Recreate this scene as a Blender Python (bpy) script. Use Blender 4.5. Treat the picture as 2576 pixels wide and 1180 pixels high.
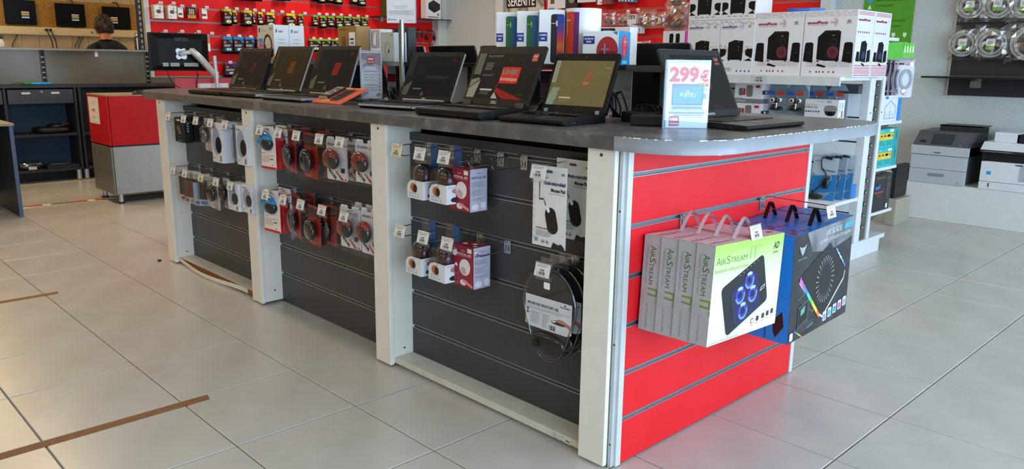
import bpy, bmesh, math, random
from mathutils import Matrix, Vector
random.seed(7)
for o in list(bpy.data.objects): bpy.data.objects.remove(o)
SC = bpy.context.scene; COL = SC.collection
PI = math.pi; R = math.radians
# ---------------------------------------------------------------- camera
FPX, CX, CY, CZ = 1966.82, 4.9537, -0.5301, 1.2110
YAW, PITCH, ROLL = -0.800149, 0.217287, -0.012578
_f = Vector((math.sin(YAW)*math.cos(PITCH), math.cos(YAW)*math.cos(PITCH), -math.sin(PITCH)))
_r0 = Vector((math.cos(YAW), -math.sin(YAW), 0)); _d0 = _f.cross(_r0)
_r = _r0*math.cos(ROLL)+_d0*math.sin(ROLL); _d = -_r0*math.sin(ROLL)+_d0*math.cos(ROLL)
cam = bpy.data.objects.new('camera', bpy.data.cameras.new('camera')); COL.objects.link(cam)
cam.data.sensor_fit = 'HORIZONTAL'; cam.data.sensor_width = 36; cam.data.lens = 36*FPX/2576
cam.data.clip_start = .05; cam.data.clip_end = 100
cam.matrix_world = Matrix(((_r.x, -_d.x, -_f.x, CX), (_r.y, -_d.y, -_f.y, CY), (_r.z, -_d.z, -_f.z, CZ), (0, 0, 0, 1)))
SC.camera = cam
CAM = Vector((CX, CY, CZ))
def _q(px, py): return _f*FPX+_r*(px-1288)+_d*(py-590)
def onx(px, py, X): q = _q(px, py); return CAM+q*((X-CX)/q.x)      # photo pixel -> point on a wall x = X
def ony(px, py, Y): q = _q(px, py); return CAM+q*((Y-CY)/q.y)
def onz(px, py, Z): q = _q(px, py); return CAM+q*((Z-CZ)/q.z)
# ---------------------------------------------------------------- world, lights, exposure
W = bpy.data.worlds.new('sky'); SC.world = W; W.use_nodes = True
nt = W.node_tree; bg = nt.nodes['Background']
bg.inputs[0].default_value = (.62, .80, 1, 1); bg.inputs[1].default_value = 1.2
SC.view_settings.view_transform = 'Standard'; SC.view_settings.look = 'None'
SC.view_settings.gamma = 1; SC.view_settings.use_curve_mapping = False
SC.view_settings.exposure = 0.0
def area(name, loc, target, sx, sy, power, col):
    l = bpy.data.lights.new(name, 'AREA'); l.shape = 'RECTANGLE'; l.size = sx; l.size_y = sy; l.energy = power; l.color = col
    o = bpy.data.objects.new(name, l); COL.objects.link(o); o.location = loc
    o.rotation_euler = (Vector(target)-Vector(loc)).to_track_quat('-Z', 'Y').to_euler(); return o
# daylight through the shop windows (right wall and front wall)
area('daylight_shop_window', (7.95, 1.6, 1.45), (0, 1.6, 1.2), 9.0, 2.3, 420, (.60, .79, 1))
# ---------------------------------------------------------------- materials
MC = {}
def lin(h):
    h = h.lstrip('#'); c = [int(h[i:i+2], 16)/255 for i in (0, 2, 4)]
    return tuple((x/12.92 if x <= .04045 else ((x+.055)/1.055)**2.4) for x in c)
def M(h, r=.5, m=0., v=.06, sc=18, bump=0., spec=.5, em=0., coat=0., bsc=None):
    """procedural painted / plastic / metal surface: base colour with noise variation"""
    k = (h, r, m, v, sc, bump, spec, em, coat, bsc)
    if k in MC: return MC[k]
    mt = bpy.data.materials.new('surface_'+h.lstrip('#')); mt.use_nodes = True; n = mt.node_tree.nodes; L = mt.node_tree.links
    p = n['Principled BSDF']; c = lin(h)
    tc = n.new('ShaderNodeTexCoord'); nz = n.new('ShaderNodeTexNoise'); nz.inputs['Scale'].default_value = sc; nz.inputs['Detail'].default_value = 3
    L.new(tc.outputs['Object'], nz.inputs['Vector'])
    rp = n.new('ShaderNodeValToRGB'); e = rp.color_ramp.elements
    e[0].position = .3; e[1].position = .7
    e[0].color = tuple(x*(1-v) for x in c)+(1,); e[1].color = tuple(min(1, x*(1+v)) for x in c)+(1,)
    L.new(nz.outputs['Fac'], rp.inputs[0]); L.new(rp.outputs[0], p.inputs['Base Color'])
    p.inputs['Roughness'].default_value = r; p.inputs['Metallic'].default_value = m
    p.inputs['Specular IOR Level'].default_value = spec; p.inputs['Coat Weight'].default_value = coat
    if em: L.new(rp.outputs[0], p.inputs['Emission Color']); p.inputs['Emission Strength'].default_value = em
    if bump:
        b = n.new('ShaderNodeBump'); b.inputs['Strength'].default_value = bump; b.inputs['Distance'].default_value = .004
        n2 = n.new('ShaderNodeTexNoise'); n2.inputs['Scale'].default_value = bsc or sc*6; n2.inputs['Detail'].default_value = 4
        L.new(tc.outputs['Object'], n2.inputs['Vector']); L.new(n2.outputs['Fac'], b.inputs['Height']); L.new(b.outputs[0], p.inputs['Normal'])
    MC[k] = mt; return mt
def CLEAR(name='clear_plastic', tint=(.96, .97, .98), gloss=.1, rough=.08):
    k = (name, tint, gloss, rough)
    if k in MC: return MC[k]
    mt = bpy.data.materials.new(name); mt.use_nodes = True; n = mt.node_tree.nodes; L = mt.node_tree.links
    n.remove(n['Principled BSDF']); out = n['Material Output']
    t = n.new('ShaderNodeBsdfTransparent'); g = n.new('ShaderNodeBsdfGlossy'); mx = n.new('ShaderNodeMixShader')
    nz = n.new('ShaderNodeTexNoise'); nz.inputs['Scale'].default_value = 25; mr = n.new('ShaderNodeMapRange')
    mr.inputs['To Min'].default_value = gloss*.5; mr.inputs['To Max'].default_value = gloss*1.5
    L.new(nz.outputs['Fac'], mr.inputs['Value']); L.new(mr.outputs[0], mx.inputs[0])
    t.inputs[0].default_value = tint+(1,); g.inputs['Roughness'].default_value = rough; g.inputs[0].default_value = (1, 1, 1, 1)
    L.new(t.outputs[0], mx.inputs[1]); L.new(g.outputs[0], mx.inputs[2]); L.new(mx.outputs[0], out.inputs[0])
    MC[k] = mt; return mt
def NOISEMAT(name, stops, scale, rough, bump=.1, detail=8, dist=0., stretch=(1, 1, 1), vor=None, spec=.5):
    if name in MC: return MC[name]
    mt = bpy.data.materials.new(name); mt.use_nodes = True; n = mt.node_tree.nodes; L = mt.node_tree.links; p = n['Principled BSDF']
    tc = n.new('ShaderNodeTexCoord'); mp = n.new('ShaderNodeMapping'); mp.inputs['Scale'].default_value = stretch
    L.new(tc.outputs['Object'], mp.inputs['Vector'])
    if vor: nz = n.new('ShaderNodeTexVoronoi'); o = 'Color'
    else: nz = n.new('ShaderNodeTexNoise'); o = 'Fac'; nz.inputs['Detail'].default_value = detail; nz.inputs['Distortion'].default_value = dist
    nz.inputs['Scale'].default_value = scale; L.new(mp.outputs[0], nz.inputs['Vector'])
    rp = n.new('ShaderNodeValToRGB'); cr = rp.color_ramp
    while len(cr.elements) < len(stops): cr.elements.new(.5)
    for e, (ps, h) in zip(cr.elements, stops): e.position = ps; e.color = lin(h)+(1,)
    if vor:
        sx = n.new('ShaderNodeSeparateColor'); L.new(nz.outputs['Color'], sx.inputs[0]); L.new(sx.outputs[0], rp.inputs[0])
    else: L.new(nz.outputs[o], rp.inputs[0])
    L.new(rp.outputs[0], p.inputs['Base Color']); p.inputs['Roughness'].default_value = rough; p.inputs['Specular IOR Level'].default_value = spec
    if bump:
        b = n.new('ShaderNodeBump'); b.inputs['Strength'].default_value = bump; b.inputs['Distance'].default_value = .003
        L.new(rp.outputs[0], b.inputs['Height']); L.new(b.outputs[0], p.inputs['Normal'])
    MC[name] = mt; return mt
# ---------------------------------------------------------------- mesh builder
TXT = {}
def textmesh(s, bold=0.):
    k = (s, bold)
    if k not in TXT:
        c = bpy.data.curves.new('lettering', 'FONT'); c.body = s; c.size = 1; c.resolution_u = 2; c.offset = bold; c.fill_mode = 'FRONT'
        o = bpy.data.objects.new('lettering', c); me = o.to_mesh()
        v = [(p.co.x, p.co.y) for p in me.vertices]; f = [tuple(p.vertices) for p in me.polygons]
        o.to_mesh_clear(); bpy.data.objects.remove(o); bpy.data.curves.remove(c)
        xs = [p[0] for p in v] or [0]; TXT[k] = (v, f, min(xs), max(xs))
    return TXT[k]
def rrect(x0, y0, x1, y1, r, n=4):
    P = []
    for cx, cy, a in ((x1-r, y0+r, -90), (x1-r, y1-r, 0), (x0+r, y1-r, 90), (x0+r, y0+r, 180)):
        for i in range(n+1): t = R(a+90*i/n); P.append((cx+r*math.cos(t), cy+r*math.sin(t)))
    return P
def ellp(cx, cy, rx, ry, n=20, rot=0):
    c, s = math.cos(rot), math.sin(rot)
    return [(cx+rx*math.cos(2*PI*i/n)*c-ry*math.sin(2*PI*i/n)*s, cy+rx*math.cos(2*PI*i/n)*s+ry*math.sin(2*PI*i/n)*c) for i in range(n)]
class MB:
    def __init__(s): s.v = []; s.f = []; s.mi = []; s.mats = []; s.sm = []; s.T = Matrix(); s.lift = .0004; s.bc = None
    def _m(s, m):
        if m not in s.mats: s.mats.append(m)
        return s.mats.index(m)
    def add(s, vs, fs, m, smooth=False):
        b = len(s.v); T = s.T; s.v += [tuple(T @ Vector(p)) for p in vs]; k = s._m(m)
        for f in fs: s.f.append(tuple(i+b for i in f)); s.mi.append(k); s.sm.append(smooth)
        return s
    def box(s, x0, y0, z0, x1, y1, z1, m):
        return s.add([(x0, y0, z0), (x1, y0, z0), (x1, y1, z0), (x0, y1, z0), (x0, y0, z1), (x1, y0, z1), (x1, y1, z1), (x0, y1, z1)],
                     [(0, 3, 2, 1), (4, 5, 6, 7), (0, 1, 5, 4), (1, 2, 6, 5), (2, 3, 7, 6), (3, 0, 4, 7)], m)
    def bbox(s, x0, y0, z0, x1, y1, z1, m, b=.002):   # chamfered box
        v = []; 
        for z, i in ((z0, b), (z0+b, 0), (z1-b, 0), (z1, b)):
            v += [(x0+i+(b if i == 0 else 0)*0, y0+i, z), (x1-i, y0+i, z), (x1-i, y1-i, z), (x0+i, y1-i, z)]
        f = [(3, 2, 1, 0), (12, 13, 14, 15)]
        for k in (0, 4, 8):
            for j in range(4): f.append((k+j, k+(j+1) % 4, k+4+(j+1) % 4, k+4+j))
        return s.add(v, f, m)
    def prism(s, P, a, b, m, ax='z', smooth=False):
        n = len(P)
        g = {'z': lambda p, h: (p[0], p[1], h), 'y': lambda p, h: (p[0], h, p[1]), 'x': lambda p, h: (h, p[0], p[1])}[ax]
        vs = [g(p, a) for p in P]+[g(p, b) for p in P]
        s.add(vs, [tuple(range(n))[::-1], tuple(range(n, 2*n))], m)
        bse = len(s.v)-2*n; k = s._m(m)
        for i in range(n): s.f.append((bse+i, bse+(i+1) % n, bse+n+(i+1) % n, bse+n+i)); s.mi.append(k); s.sm.append(smooth)
        return s
    def tube(s, path, r, m, n=6, closed=False, caps=True):
        P = [Vector(p) for p in path]; rr = r if isinstance(r, (list, tuple)) else [r]*len(P); vs = []; N = len(P); up = None
        for i, p in enumerate(P):
            t = (P[(i+1) % N] if (closed or i < N-1) else P[i])-(P[i-1] if (closed or i > 0) else P[i]); t = t.normalized() if t.length > 1e-9 else Vector((0, 0, 1))
            if up is None: up = Vector((0, 0, 1)) if abs(t.z) < .9 else Vector((1, 0, 0))
            a = t.cross(up); a = a.normalized() if a.length > 1e-6 else t.orthogonal().normalized(); b = a.cross(t); up = b
            vs += [tuple(p+(a*math.cos(2*PI*j/n)+b*math.sin(2*PI*j/n))*rr[i]) for j in range(n)]
        fs = []
        for i in range(N if closed else N-1):
            for j in range(n): q = (i+1) % N; fs.append((i*n+j, i*n+(j+1) % n, q*n+(j+1) % n, q*n+j))
        s.add(vs, fs, m, True)
        if caps and not closed: s.add(vs[:n], [tuple(range(n))[::-1]], m); s.add(vs[-n:], [tuple(range(n))], m)
        return s
    def cyl(s, a, b, r, m, n=16, r2=None): return s.tube([a, b], [r, r if r2 is None else r2], m, n)
    def ell(s, c, rad, m, nu=16, nv=10, z0=-1., z1=1., pw=1.):   # ellipsoid, clipped between z0..z1 (unit), pw<1 boxier
        vs = []; a0, a1 = math.asin(z0), math.asin(z1); sg = lambda x: math.copysign(abs(x)**pw, x)
        for i in range(nv+1):
            t = a0+(a1-a0)*i/nv; ct, st = sg(math.cos(t)), sg(math.sin(t))
            for j in range(nu): p = 2*PI*j/nu; vs.append((c[0]+rad[0]*ct*sg(math.cos(p)), c[1]+rad[1]*ct*sg(math.sin(p)), c[2]+rad[2]*st))
        fs = [(i*nu+j, i*nu+(j+1) % nu, (i+1)*nu+(j+1) % nu, (i+1)*nu+j) for i in range(nv) for j in range(nu)]
        s.add(vs, fs, m, True)
        if z0 > -1: s.add(vs[:nu], [tuple(range(nu))[::-1]], m)
        if z1 < 1: s.add(vs[-nu:], [tuple(range(nu))], m)
        return s
    def lathe(s, prof, m, n=24, c=(0, 0, 0)):
        vs = [(c[0]+r*math.cos(2*PI*j/n), c[1]+r*math.sin(2*PI*j/n), c[2]+z) for r, z in prof for j in range(n)]
        return s.add(vs, [(i*n+j, i*n+(j+1) % n, (i+1)*n+(j+1) % n, (i+1)*n+j) for i in range(len(prof)-1) for j in range(n)], m, True)
    def surf(s, fn, nu, nv, m, smooth=True):
        vs = [fn(i/nu, j/nv) for i in range(nu+1) for j in range(nv+1)]; k = nv+1
        return s.add(vs, [(i*k+j, (i+1)*k+j, (i+1)*k+j+1, i*k+j+1) for i in range(nu) for j in range(nv)], m, smooth)
    # ---- flat print: choose a face frame, then draw in (u right, v up) metres
    def face(s, o, u, v):
        u = Vector(u).normalized(); v = Vector(v).normalized(); n = u.cross(v)
        s.T = Matrix(((u.x, v.x, n.x, o[0]), (u.y, v.y, n.y, o[1]), (u.z, v.z, n.z, o[2]), (0, 0, 0, 1))); return s
    def p(s, P, m, k=1): return s.add([(x, y, s.lift*k) for x, y in P], [tuple(range(len(P)))], m)
    def q(s, u, v, w, h, m, k=1): return s.p([(u, v), (u+w, v), (u+w, v+h), (u, v+h)], m, k)
    def e(s, u, v, ru, rv, m, k=1, n=20, rot=0): return s.p(ellp(u, v, ru, rv, n, rot), m, k)
    def rr(s, u, v, w, h, r, m, k=1): return s.p(rrect(u, v, u+w, v+h, r), m, k)
    def ring(s, u, v, ru, rv, w, m, k=1, n=20, a0=0, a1=360):
        a = [R(a0+(a1-a0)*i/n) for i in range(n+1)]
        vs = [(u+ru*math.cos(t), v+rv*math.sin(t), s.lift*k) for t in a]+[(u+(ru-w)*math.cos(t), v+(rv-w)*math.sin(t), s.lift*k) for t in a]
        return s.add(vs, [(i, i+1, n+2+i, n+1+i) for i in range(n)], m)
    def t(s, txt, u, v, size, m, k=2, al='l', w=None, bold=.0, rot=0, shear=0.):   # w: fit to this width
        vv, ff, x0, x1 = textmesh(txt, bold); sx = size
        if w: sx = w/max(1e-6, x1-x0)
        wd = (x1-x0)*sx; off = {'l': 0, 'c': -wd/2, 'r': -wd}[al]; c, sn = math.cos(rot), math.sin(rot)
        P = []
        for x, y in vv: a = (x-x0)*sx+off+shear*y*size; b = y*size; P.append((u+a*c-b*sn, v+a*sn+b*c, s.lift*k))
        return s.add(P, ff, m)
    def lines(s, u, v, w, n, dv, h, m, k=1, rag=.25):   # rows of unreadable small print
        for i in range(n): s.q(u, v-i*dv, w*(1-rag*((i*37) % 10)/10), h, m, k)
        return s
    def bars(s, u, v, w, h, m, k=2, n=12):
        for i in range(n):
            if (i*7) % 5 != 2: s.q(u+w*i/n, v, w/n*(.4+.4*((i*3) % 2)), h, m, k)
        return s
    def mesh(s, name):
        me = bpy.data.meshes.new(name); me.from_pydata(s.v, [], s.f)
        for m in s.mats: me.materials.append(m)
        me.polygons.foreach_set('material_index', s.mi); me.polygons.foreach_set('use_smooth', s.sm); me.update(); return me
    def build(s, name, parent=None, loc=None, rz=None, mod=None):
        o = bpy.data.objects.new(name, s.mesh(name)); COL.objects.link(o)
        if parent is not None: o.parent = parent
        if loc is not None: o.location = loc
        if rz is not None: o.rotation_euler = (0, 0, rz)
        if mod: mod(o)
        return o
def bev(w=.002, seg=2, ang=35):
    def f(o):
        b = o.modifiers.new('bevel', 'BEVEL'); b.width = w; b.segments = seg; b.limit_method = 'ANGLE'; b.angle_limit = R(ang)
    return f
def tag(o, label, cat, group=None):
    o['label'] = label; o['category'] = cat
    if group: o['group'] = group
    return o
def thing(name, label, cat, loc=(0, 0, 0), rz=0, group=None, rot=None):
    o = bpy.data.objects.new(name, None); COL.objects.link(o); o.empty_display_size = .05
    o.location = loc; o.rotation_euler = rot or (0, 0, rz); return tag(o, label, cat, group)
def struct(o): o['kind'] = 'structure'; return o
def sroot(name, loc=(0, 0, 0)):
    o = bpy.data.objects.new(name, None); COL.objects.link(o); o.location = loc; return struct(o)
def dup(root, loc=None, rz=None, label=None, group=None, rot=None):
    r = root.copy(); COL.objects.link(r)
    if loc is not None: r.location = loc
    if rz is not None: r.rotation_euler = (0, 0, rz)
    if rot is not None: r.rotation_euler = rot
    if label: r['label'] = label
    if group: r['group'] = group
    for ch in list(root.children):
        c = ch.copy(); COL.objects.link(c); c.parent = r
        for g in list(ch.children): d = g.copy(); COL.objects.link(d); d.parent = c
    return r
def part(parent, name, fn, mod=None, loc=None, rz=None):
    m = MB(); fn(m); return m.build(name, parent, loc, rz, mod)
def share(parent, name, me, loc, rot=None, scale=None):
    o = bpy.data.objects.new(name, me); COL.objects.link(o); o.parent = parent; o.location = loc
    if rot: o.rotation_euler = rot
    if scale: o.scale = scale
    return o
# common colours
WHITE = M('#e2e2e0', .45, v=.03); PAPER = M('#eeeeee', .6, v=.02); BLACK = M('#0d0d0e', .45); INK = M('#1a1a1c', .5)
GREYTXT = M('#8a8a90', .6); ALU = M('#b9bcc0', .3, .85, v=.04); CHROME = M('#c9cacc', .16, 1., v=.03); RED = M('#c8161d', .42, v=.05)
CHAR = M('#2d2d30', .5, v=.08); SCREWM = M('#6b4a1e', .4, .6); CLR = CLEAR(); STEEL = M('#9a9b9d', .35, .9, v=.05)
# ================================================================ room shell
FLX0, FLX1, FLY0, FLY1 = -6.6, 8.2, -4.8, 6.75
TX, TY = .45, .44395
floor = part(None, 'floor', lambda m: m.box(FLX0, FLY0, -.06, FLX1, FLY1, -.0035, M('#6f6a62', .8, v=.15))); struct(floor)
TILE = NOISEMAT('floor_tile', [(.3, '#b3afa8'), (.7, '#bfbbb4')], 5, .27, .02, 6, .4)
def tilemesh():
    m = MB(); a, b = TX-.0045, TY-.0045; c = .0022
    m.add([(0, 0, -.004), (a, 0, -.004), (a, b, -.004), (0, b, -.004), (0, 0, -c), (a, 0, -c), (a, b, -c), (0, b, -c), (c, c, 0), (a-c, c, 0), (a-c, b-c, 0), (c, b-c, 0)],
          [(0, 1, 5, 4), (1, 2, 6, 5), (2, 3, 7, 6), (3, 0, 4, 7), (4, 5, 9, 8), (5, 6, 10, 9), (6, 7, 11, 10), (7, 4, 8, 11), (8, 9, 10, 11)], TILE)
    return m
tm = tilemesh(); tme = tm.mesh('tile'); near = []; rest = MB()
for i in range(int(FLX0/TX), int(FLX1/TX)):
    for j in range(int(FLY0/TY), int(FLY1/TY)):
        c = Vector((i*TX+TX/2, j*TY+TY/2, 0)); v = c-CAM; z = v.dot(_f); vis = False
        if z > .4: u = 1288+FPX*v.dot(_r)/z; w = 590+FPX*v.dot(_d)/z; vis = -300 < u < 2876 and w < 1480
        near.append((0 if vis else 1, v.length, i, j))
near.sort()
for k, (a, d, i, j) in enumerate(near):
    if a == 0 and k < 290: share(floor, 'tile', tme, (i*TX+.002, j*TY+.002, 0))
    else: rest.T = Matrix.Translation((i*TX+.002, j*TY+.002, 0)); rest.add(tm.v, tm.f, TILE)
o = rest.build('tile_field', floor); o['kind'] = 'stuff'
PLASTER = NOISEMAT('plaster', [(.35, '#b4bcba'), (.65, '#c0c8c6')], 60, .85, .35, 10)
struct(part(None, 'wall_back', lambda m: m.box(-4.2, 6.75, 0, 8.2, 6.9, 2.95, PLASTER)))
WALLB = M('#b9a98a', .75, v=.08, sc=3)
struct(part(None, 'wall_left', lambda m: m.box(-6.75, -4.8, 0, -6.6, 6.9, 2.95, WALLB)))
struct(part(None, 'wall_partition', lambda m: m.box(-4.2, 2.72, 0, -4.06, 6.75, 2.95, M('#c9cac2', .8))))
struct(part(None, 'wall_front', lambda m: m.box(-6.6, -4.95, 0, 8.3, -4.8, 2.95, M('#b9a88a', .8))))
def rwall(m):
    w = M('#cfd0cc', .8)
    m.box(8.2, -4.8, 0, 8.35, 6.9, .25, w).box(8.2, -4.8, 2.65, 8.35, 6.9, 2.95, w).box(8.2, -4.8, .25, 8.35, -3.1, 2.65, w).box(8.2, 6.3, .25, 8.35, 6.9, 2.65, w)
struct(part(None, 'wall_right', rwall))
def wframe(m, y0=-3.1, y1=6.3):
    n = 6; f = M('#d8d8d6', .4, v=.02)
    for k in range(n+1): y = y0+(y1-y0)*k/n; m.box(8.22, y-.03, .25, 8.3, y+.03, 2.65, f)
    for z in (.25, 2.62): m.box(8.22, y0, z, 8.3, y1, z+.04, f)
struct(part(None, 'window_1', wframe))
struct(part(None, 'ceiling', lambda m: m.box(-6.75, -4.95, 2.95, 8.35, 6.9, 3.05, M('#d9d5cb', .85, v=.03))))
# corner boxing beside the red slatwall, pale trims of the back wall
def trim(n, x0, y0, x1, y1, c='#cfd3cf'): struct(part(None, 'trim_%d' % n, lambda m: m.box(x0, y0, 0, x1, y1, 2.95, M(c, .6, v=.03))))
trim(1, -4.06, 6.60, -3.93, 6.75, '#c3c8c8'); trim(2, -2.86, 6.70, -2.72, 6.75, '#d0d3cb'); trim(3, 1.56, 6.66, 1.66, 6.75, '#c9ccca')
# ceiling lamps (unseen fixtures, out of frame above)
def lamp(x, y, power, col, label):
    t = thing('unseen_ceiling_light', label, 'lamp', (x, y, 2.95), 0, 'ceiling lights')
    part(t, 'housing', lambda m: m.box(-.62, -.16, -.06, .62, .16, 0, M('#dcdcda', .5)))
    part(t, 'diffuser', lambda m: m.box(-.58, -.13, -.068, .58, .13, -.06, M('#fff0d8', .5, em=2.)))
    a = area('unseen_ceiling_light_lamp', (x, y, 2.875), (x, y, 0), 1.16, .26, power, col); return t
LL = 'long ceiling light fixture with warm white diffuser'
for y in (-2.6, 1.0, 4.6):
    lamp(-5.3, y, 27, (1, .68, .33), LL); lamp(-2.6, y, 42 if y > 4 else 30, (1, .92, .80) if y > 4 else (1, .70, .36), LL); lamp(.2, y, 22, (1, .95, .88) if y > 4 else (1, .82, .60), LL)
for y in (-2.6, 3.6): lamp(3.0, y, 26 if y < 0 else 12, (1, .88, .70), LL)  # front lamp of this pair is added as fill for the island's front faces
# ================================================================ display island
YF = 1.19; YS = 1.305; ZU = .975; ZT = 1.0155; XE = 3.61
isl = thing('display_island', 'long white display island with charcoal slatwall bays and a red slatted end', 'display stand')
PW = M('#e6e1d6', .4, v=.03)
def post(x0, x1):
    p = part(isl, 'post', lambda m: m.box(x0+.004, 1.2085, .012, x1-.004, 1.36, ZU, PW))
    part(p, 'front_board', lambda m: m.box(x0, YF, .008, x1, 1.208, ZU, PW), bev(.0025))
    part(p, 'screw', lambda m: m.cyl((x0+.052, YF+.001, .957), (x0+.052, YF-.0015, .957), .005, SCREWM, 10))
    part(p, 'screw', lambda m: m.cyl((x1-.005, 1.262, .066), (x1-.0028, 1.262, .066), .004, BLACK, 10))
    part(p, 'foot', lambda m: m.cyl((x0+.05, 1.27, 0), (x0+.05, 1.27, .013), .022, BLACK, 14))
for a, b in ((.182, .287), (1.285, 1.39), (2.388, 2.49), (3.49, 3.592)): post(a, b)
SLAT = NOISEMAT('charcoal_laminate', [(.3, '#37373a'), (.7, '#3f3f42')], 7, .42, 0, 4)
SLOTS = (.152, .302, .452, .602, .752, .902)
REDL = NOISEMAT('red_laminate', [(.3, '#d8161f'), (.7, '#df1b25')], 6, .42, 0, 4, spec=.35)
GROOVE = M('#4a4b4e', .5, .5)
def railmesh(L, groove=GROOVE):   # aluminium insert of a slat groove, running along x, face towards -y
    m = MB(); m.box(0, .0085, -.006, L, .0105, .006, groove); m.box(0, -.0012, -.0078, L, .0085, -.0056, ALU); m.box(0, -.0012, .0056, L, .0085, .0078, ALU); return m.mesh('rail')
def slatbay(x0, x1, zb, zt):
    part(isl, 'backing', lambda m: m.box(x0, YS+.012, zb, x1, YS+.03, zt-.0, BLACK))
    zs = [zb]+[s for s in SLOTS]+[zt]
    for i in range(len(zs)-1):
        a = zs[i]+(.008 if i else 0); b = zs[i+1]-(.008 if i < len(zs)-2 else 0)
        part(isl, 'slat', lambda m: m.box(x0, YS, a, x1, YS+.0118, b, SLAT))
    me = railmesh(x1-x0)
    for z in SLOTS: share(isl, 'rail', me, (x0, YS, z))
slatbay(.283, 1.289, .03, .938); slatbay(1.386, 2.392, .004, ZU); slatbay(2.486, 3.494, .03, .940)
for x0, x1 in ((.283, 1.289), (2.486, 3.494)): part(isl, 'recess', lambda m: m.box(x0, 1.40, .93, x1, 1.42, ZU, BLACK))
# kick boards of the outer bays; the edging of one has come loose
KB = M('#cfcbbd', .5, v=.06); CORE = NOISEMAT('particle_board', [(.3, '#7a4a16'), (.7, '#98622a')], 90, .8, .3)
part(isl, 'kick_board', lambda m: m.box(2.490, 1.214, .012, 3.492, YS, .037, KB), bev(.0015))
part(isl, 'kick_board', lambda m: (m.box(.285, 1.216, .012, 1.289, YS, .0365, KB), m.box(.29, 1.2145, .0125, 1.288, 1.2159, .036, CORE)))
def loose(m):
    def fn(u, v):
        x = .288+.895*u; dz = -.0; bow = math.sin(PI*min(1, u/.92))**1.3
        return (x, 1.2135-.030*bow, .0365-.0245*v-.008*bow*(1-v*.4))
    m.surf(fn, 24, 2, M('#dcd8cc', .5))
part(isl, 'loose_edging', loose)['label'] = 'white edging strip bowed away from brown particle board'
SC_ = MB()
for x, y, w in ((2.60, 1.232, .012), (2.625, 1.23, .010), (2.93, 1.216, .004), (3.1, 1.27, .01)): SC_.face((x, y, .0373), (1, .5, 0), (-.5, 1, 0)).q(0, 0, w, .002, M('#7a6247', .7))
SC_.face((3.36, 1.2136, .012), (1, 0, 0), (0, 0, 1))
for k in range(16): SC_.q(random.random()*.1, random.random()*.02, .006+.01*random.random(), .0012, M('#4d4a44', .8))
SC_.build('scuffs', isl)['kind'] = 'stuff'
# red end
def endpan():
    y0, y1 = 1.247, 2.332; zs = [.006]+list(SLOTS)+[ZU]
    part(isl, 'end_backing', lambda m: m.box(XE-.03, y0, .006, XE-.012, y1, ZU, BLACK))
    for i in range(len(zs)-1):
        a = zs[i]+(.008 if i else 0); b = zs[i+1]-(.008 if i < len(zs)-2 else 0)
        part(isl, 'slat', lambda m: m.box(XE-.0118, y0, a, XE, y1, b, REDL))['label'] = 'red slat of the island end'
    me = railmesh(y1-y0, M('#7d8087', .4, .6))
    for z in SLOTS: share(isl, 'rail', me, (XE, y0, z), (0, 0, PI/2))
    TR = M('#cfd2d4', .35, .2, v=.02)
    part(isl, 'corner_trim', lambda m: (m.box(XE-.02, 1.224, .004, XE+.004, y0, ZU, TR), m.box(3.594, 1.208, .004, XE-.004, 1.226, ZU, M('#b8bdbd', .4, .2))), bev(.001))
    part(isl, 'corner_trim', lambda m: m.box(XE-.02, y1, .004, XE+.004, y1+.026, ZU, TR), bev(.001))
    [part(isl, 'screw', lambda m: m.cyl((3.602, 1.2085, z), (3.602, 1.2065, z), .0032, SCREWM, 8)) for z in (.08, .40, .80)]
endpan()
part(isl, 'carcass', lambda m: (m.box(.19, 1.42, .02, XE-.04, 2.32, ZU, CHAR), m.box(.19, 2.32, .01, XE-.03, 2.335, ZU, SLAT), m.box(.185, 1.36, .01, .2, 2.33, ZU, PW)))
# ---------------------------------------------------------------- worktop
LAM = NOISEMAT('slate_laminate', [(.25, '#474646'), (.5, '#5a5958'), (.60, '#666463'), (.65, '#7d7b79'), (.70, '#5c5a59')], 9, .3, .04, 12, 1.2)
def outline():
    P = []
    for cx, cy, r, a in ((3.862-.21, 1.172+.21, .21, -90), (3.862-.2, 2.465-.2, .2, 0), (-.33+.25, 2.465-.25, .25, 90), (-.33+.42, 1.172+.42, .42, 180)):
        for i in range(13): t = R(a+90*i/12); P.append((cx+r*math.cos(t), cy+r*math.sin(t)))
    return P
OUT = outline()
top = thing('countertop', 'dark slate laminate countertop with rounded corners and chipped pale end edge', 'countertop')
part(top, 'board', lambda m: m.prism(OUT, ZU, ZT, LAM), bev(.0015, 2, 60))
BAND = M('#8d9299', .32, v=.05, bump=.15, sc=9)
def band(m):
    # pale edge strip round the end of the island: from x = 3.6 round both corners
    path = [(3.60, 1.172)]+OUT[0:26]+[(3.3, 2.465)]
    V = []; F = []
    for i, (x, y) in enumerate(path):
        p, q = path[max(0, i-1)], path[min(len(path)-1, i+1)]; d = Vector((q[0]-p[0], q[1]-p[1])).normalized(); n = Vector((d.y, -d.x))*.0012
        V += [(x+n.x, y+n.y, ZU+.0005), (x+n.x, y+n.y, ZT-.0006), (x, y, ZT-.0005)]
        if i: F += [(3*i-3, 3*i, 3*i+1, 3*i-2), (3*i-2, 3*i+1, 3*i+2, 3*i-1)]
    m.add(V, F, BAND, True)
part(top, 'edge_band', band)['label'] = 'pale grey edge band'
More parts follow.
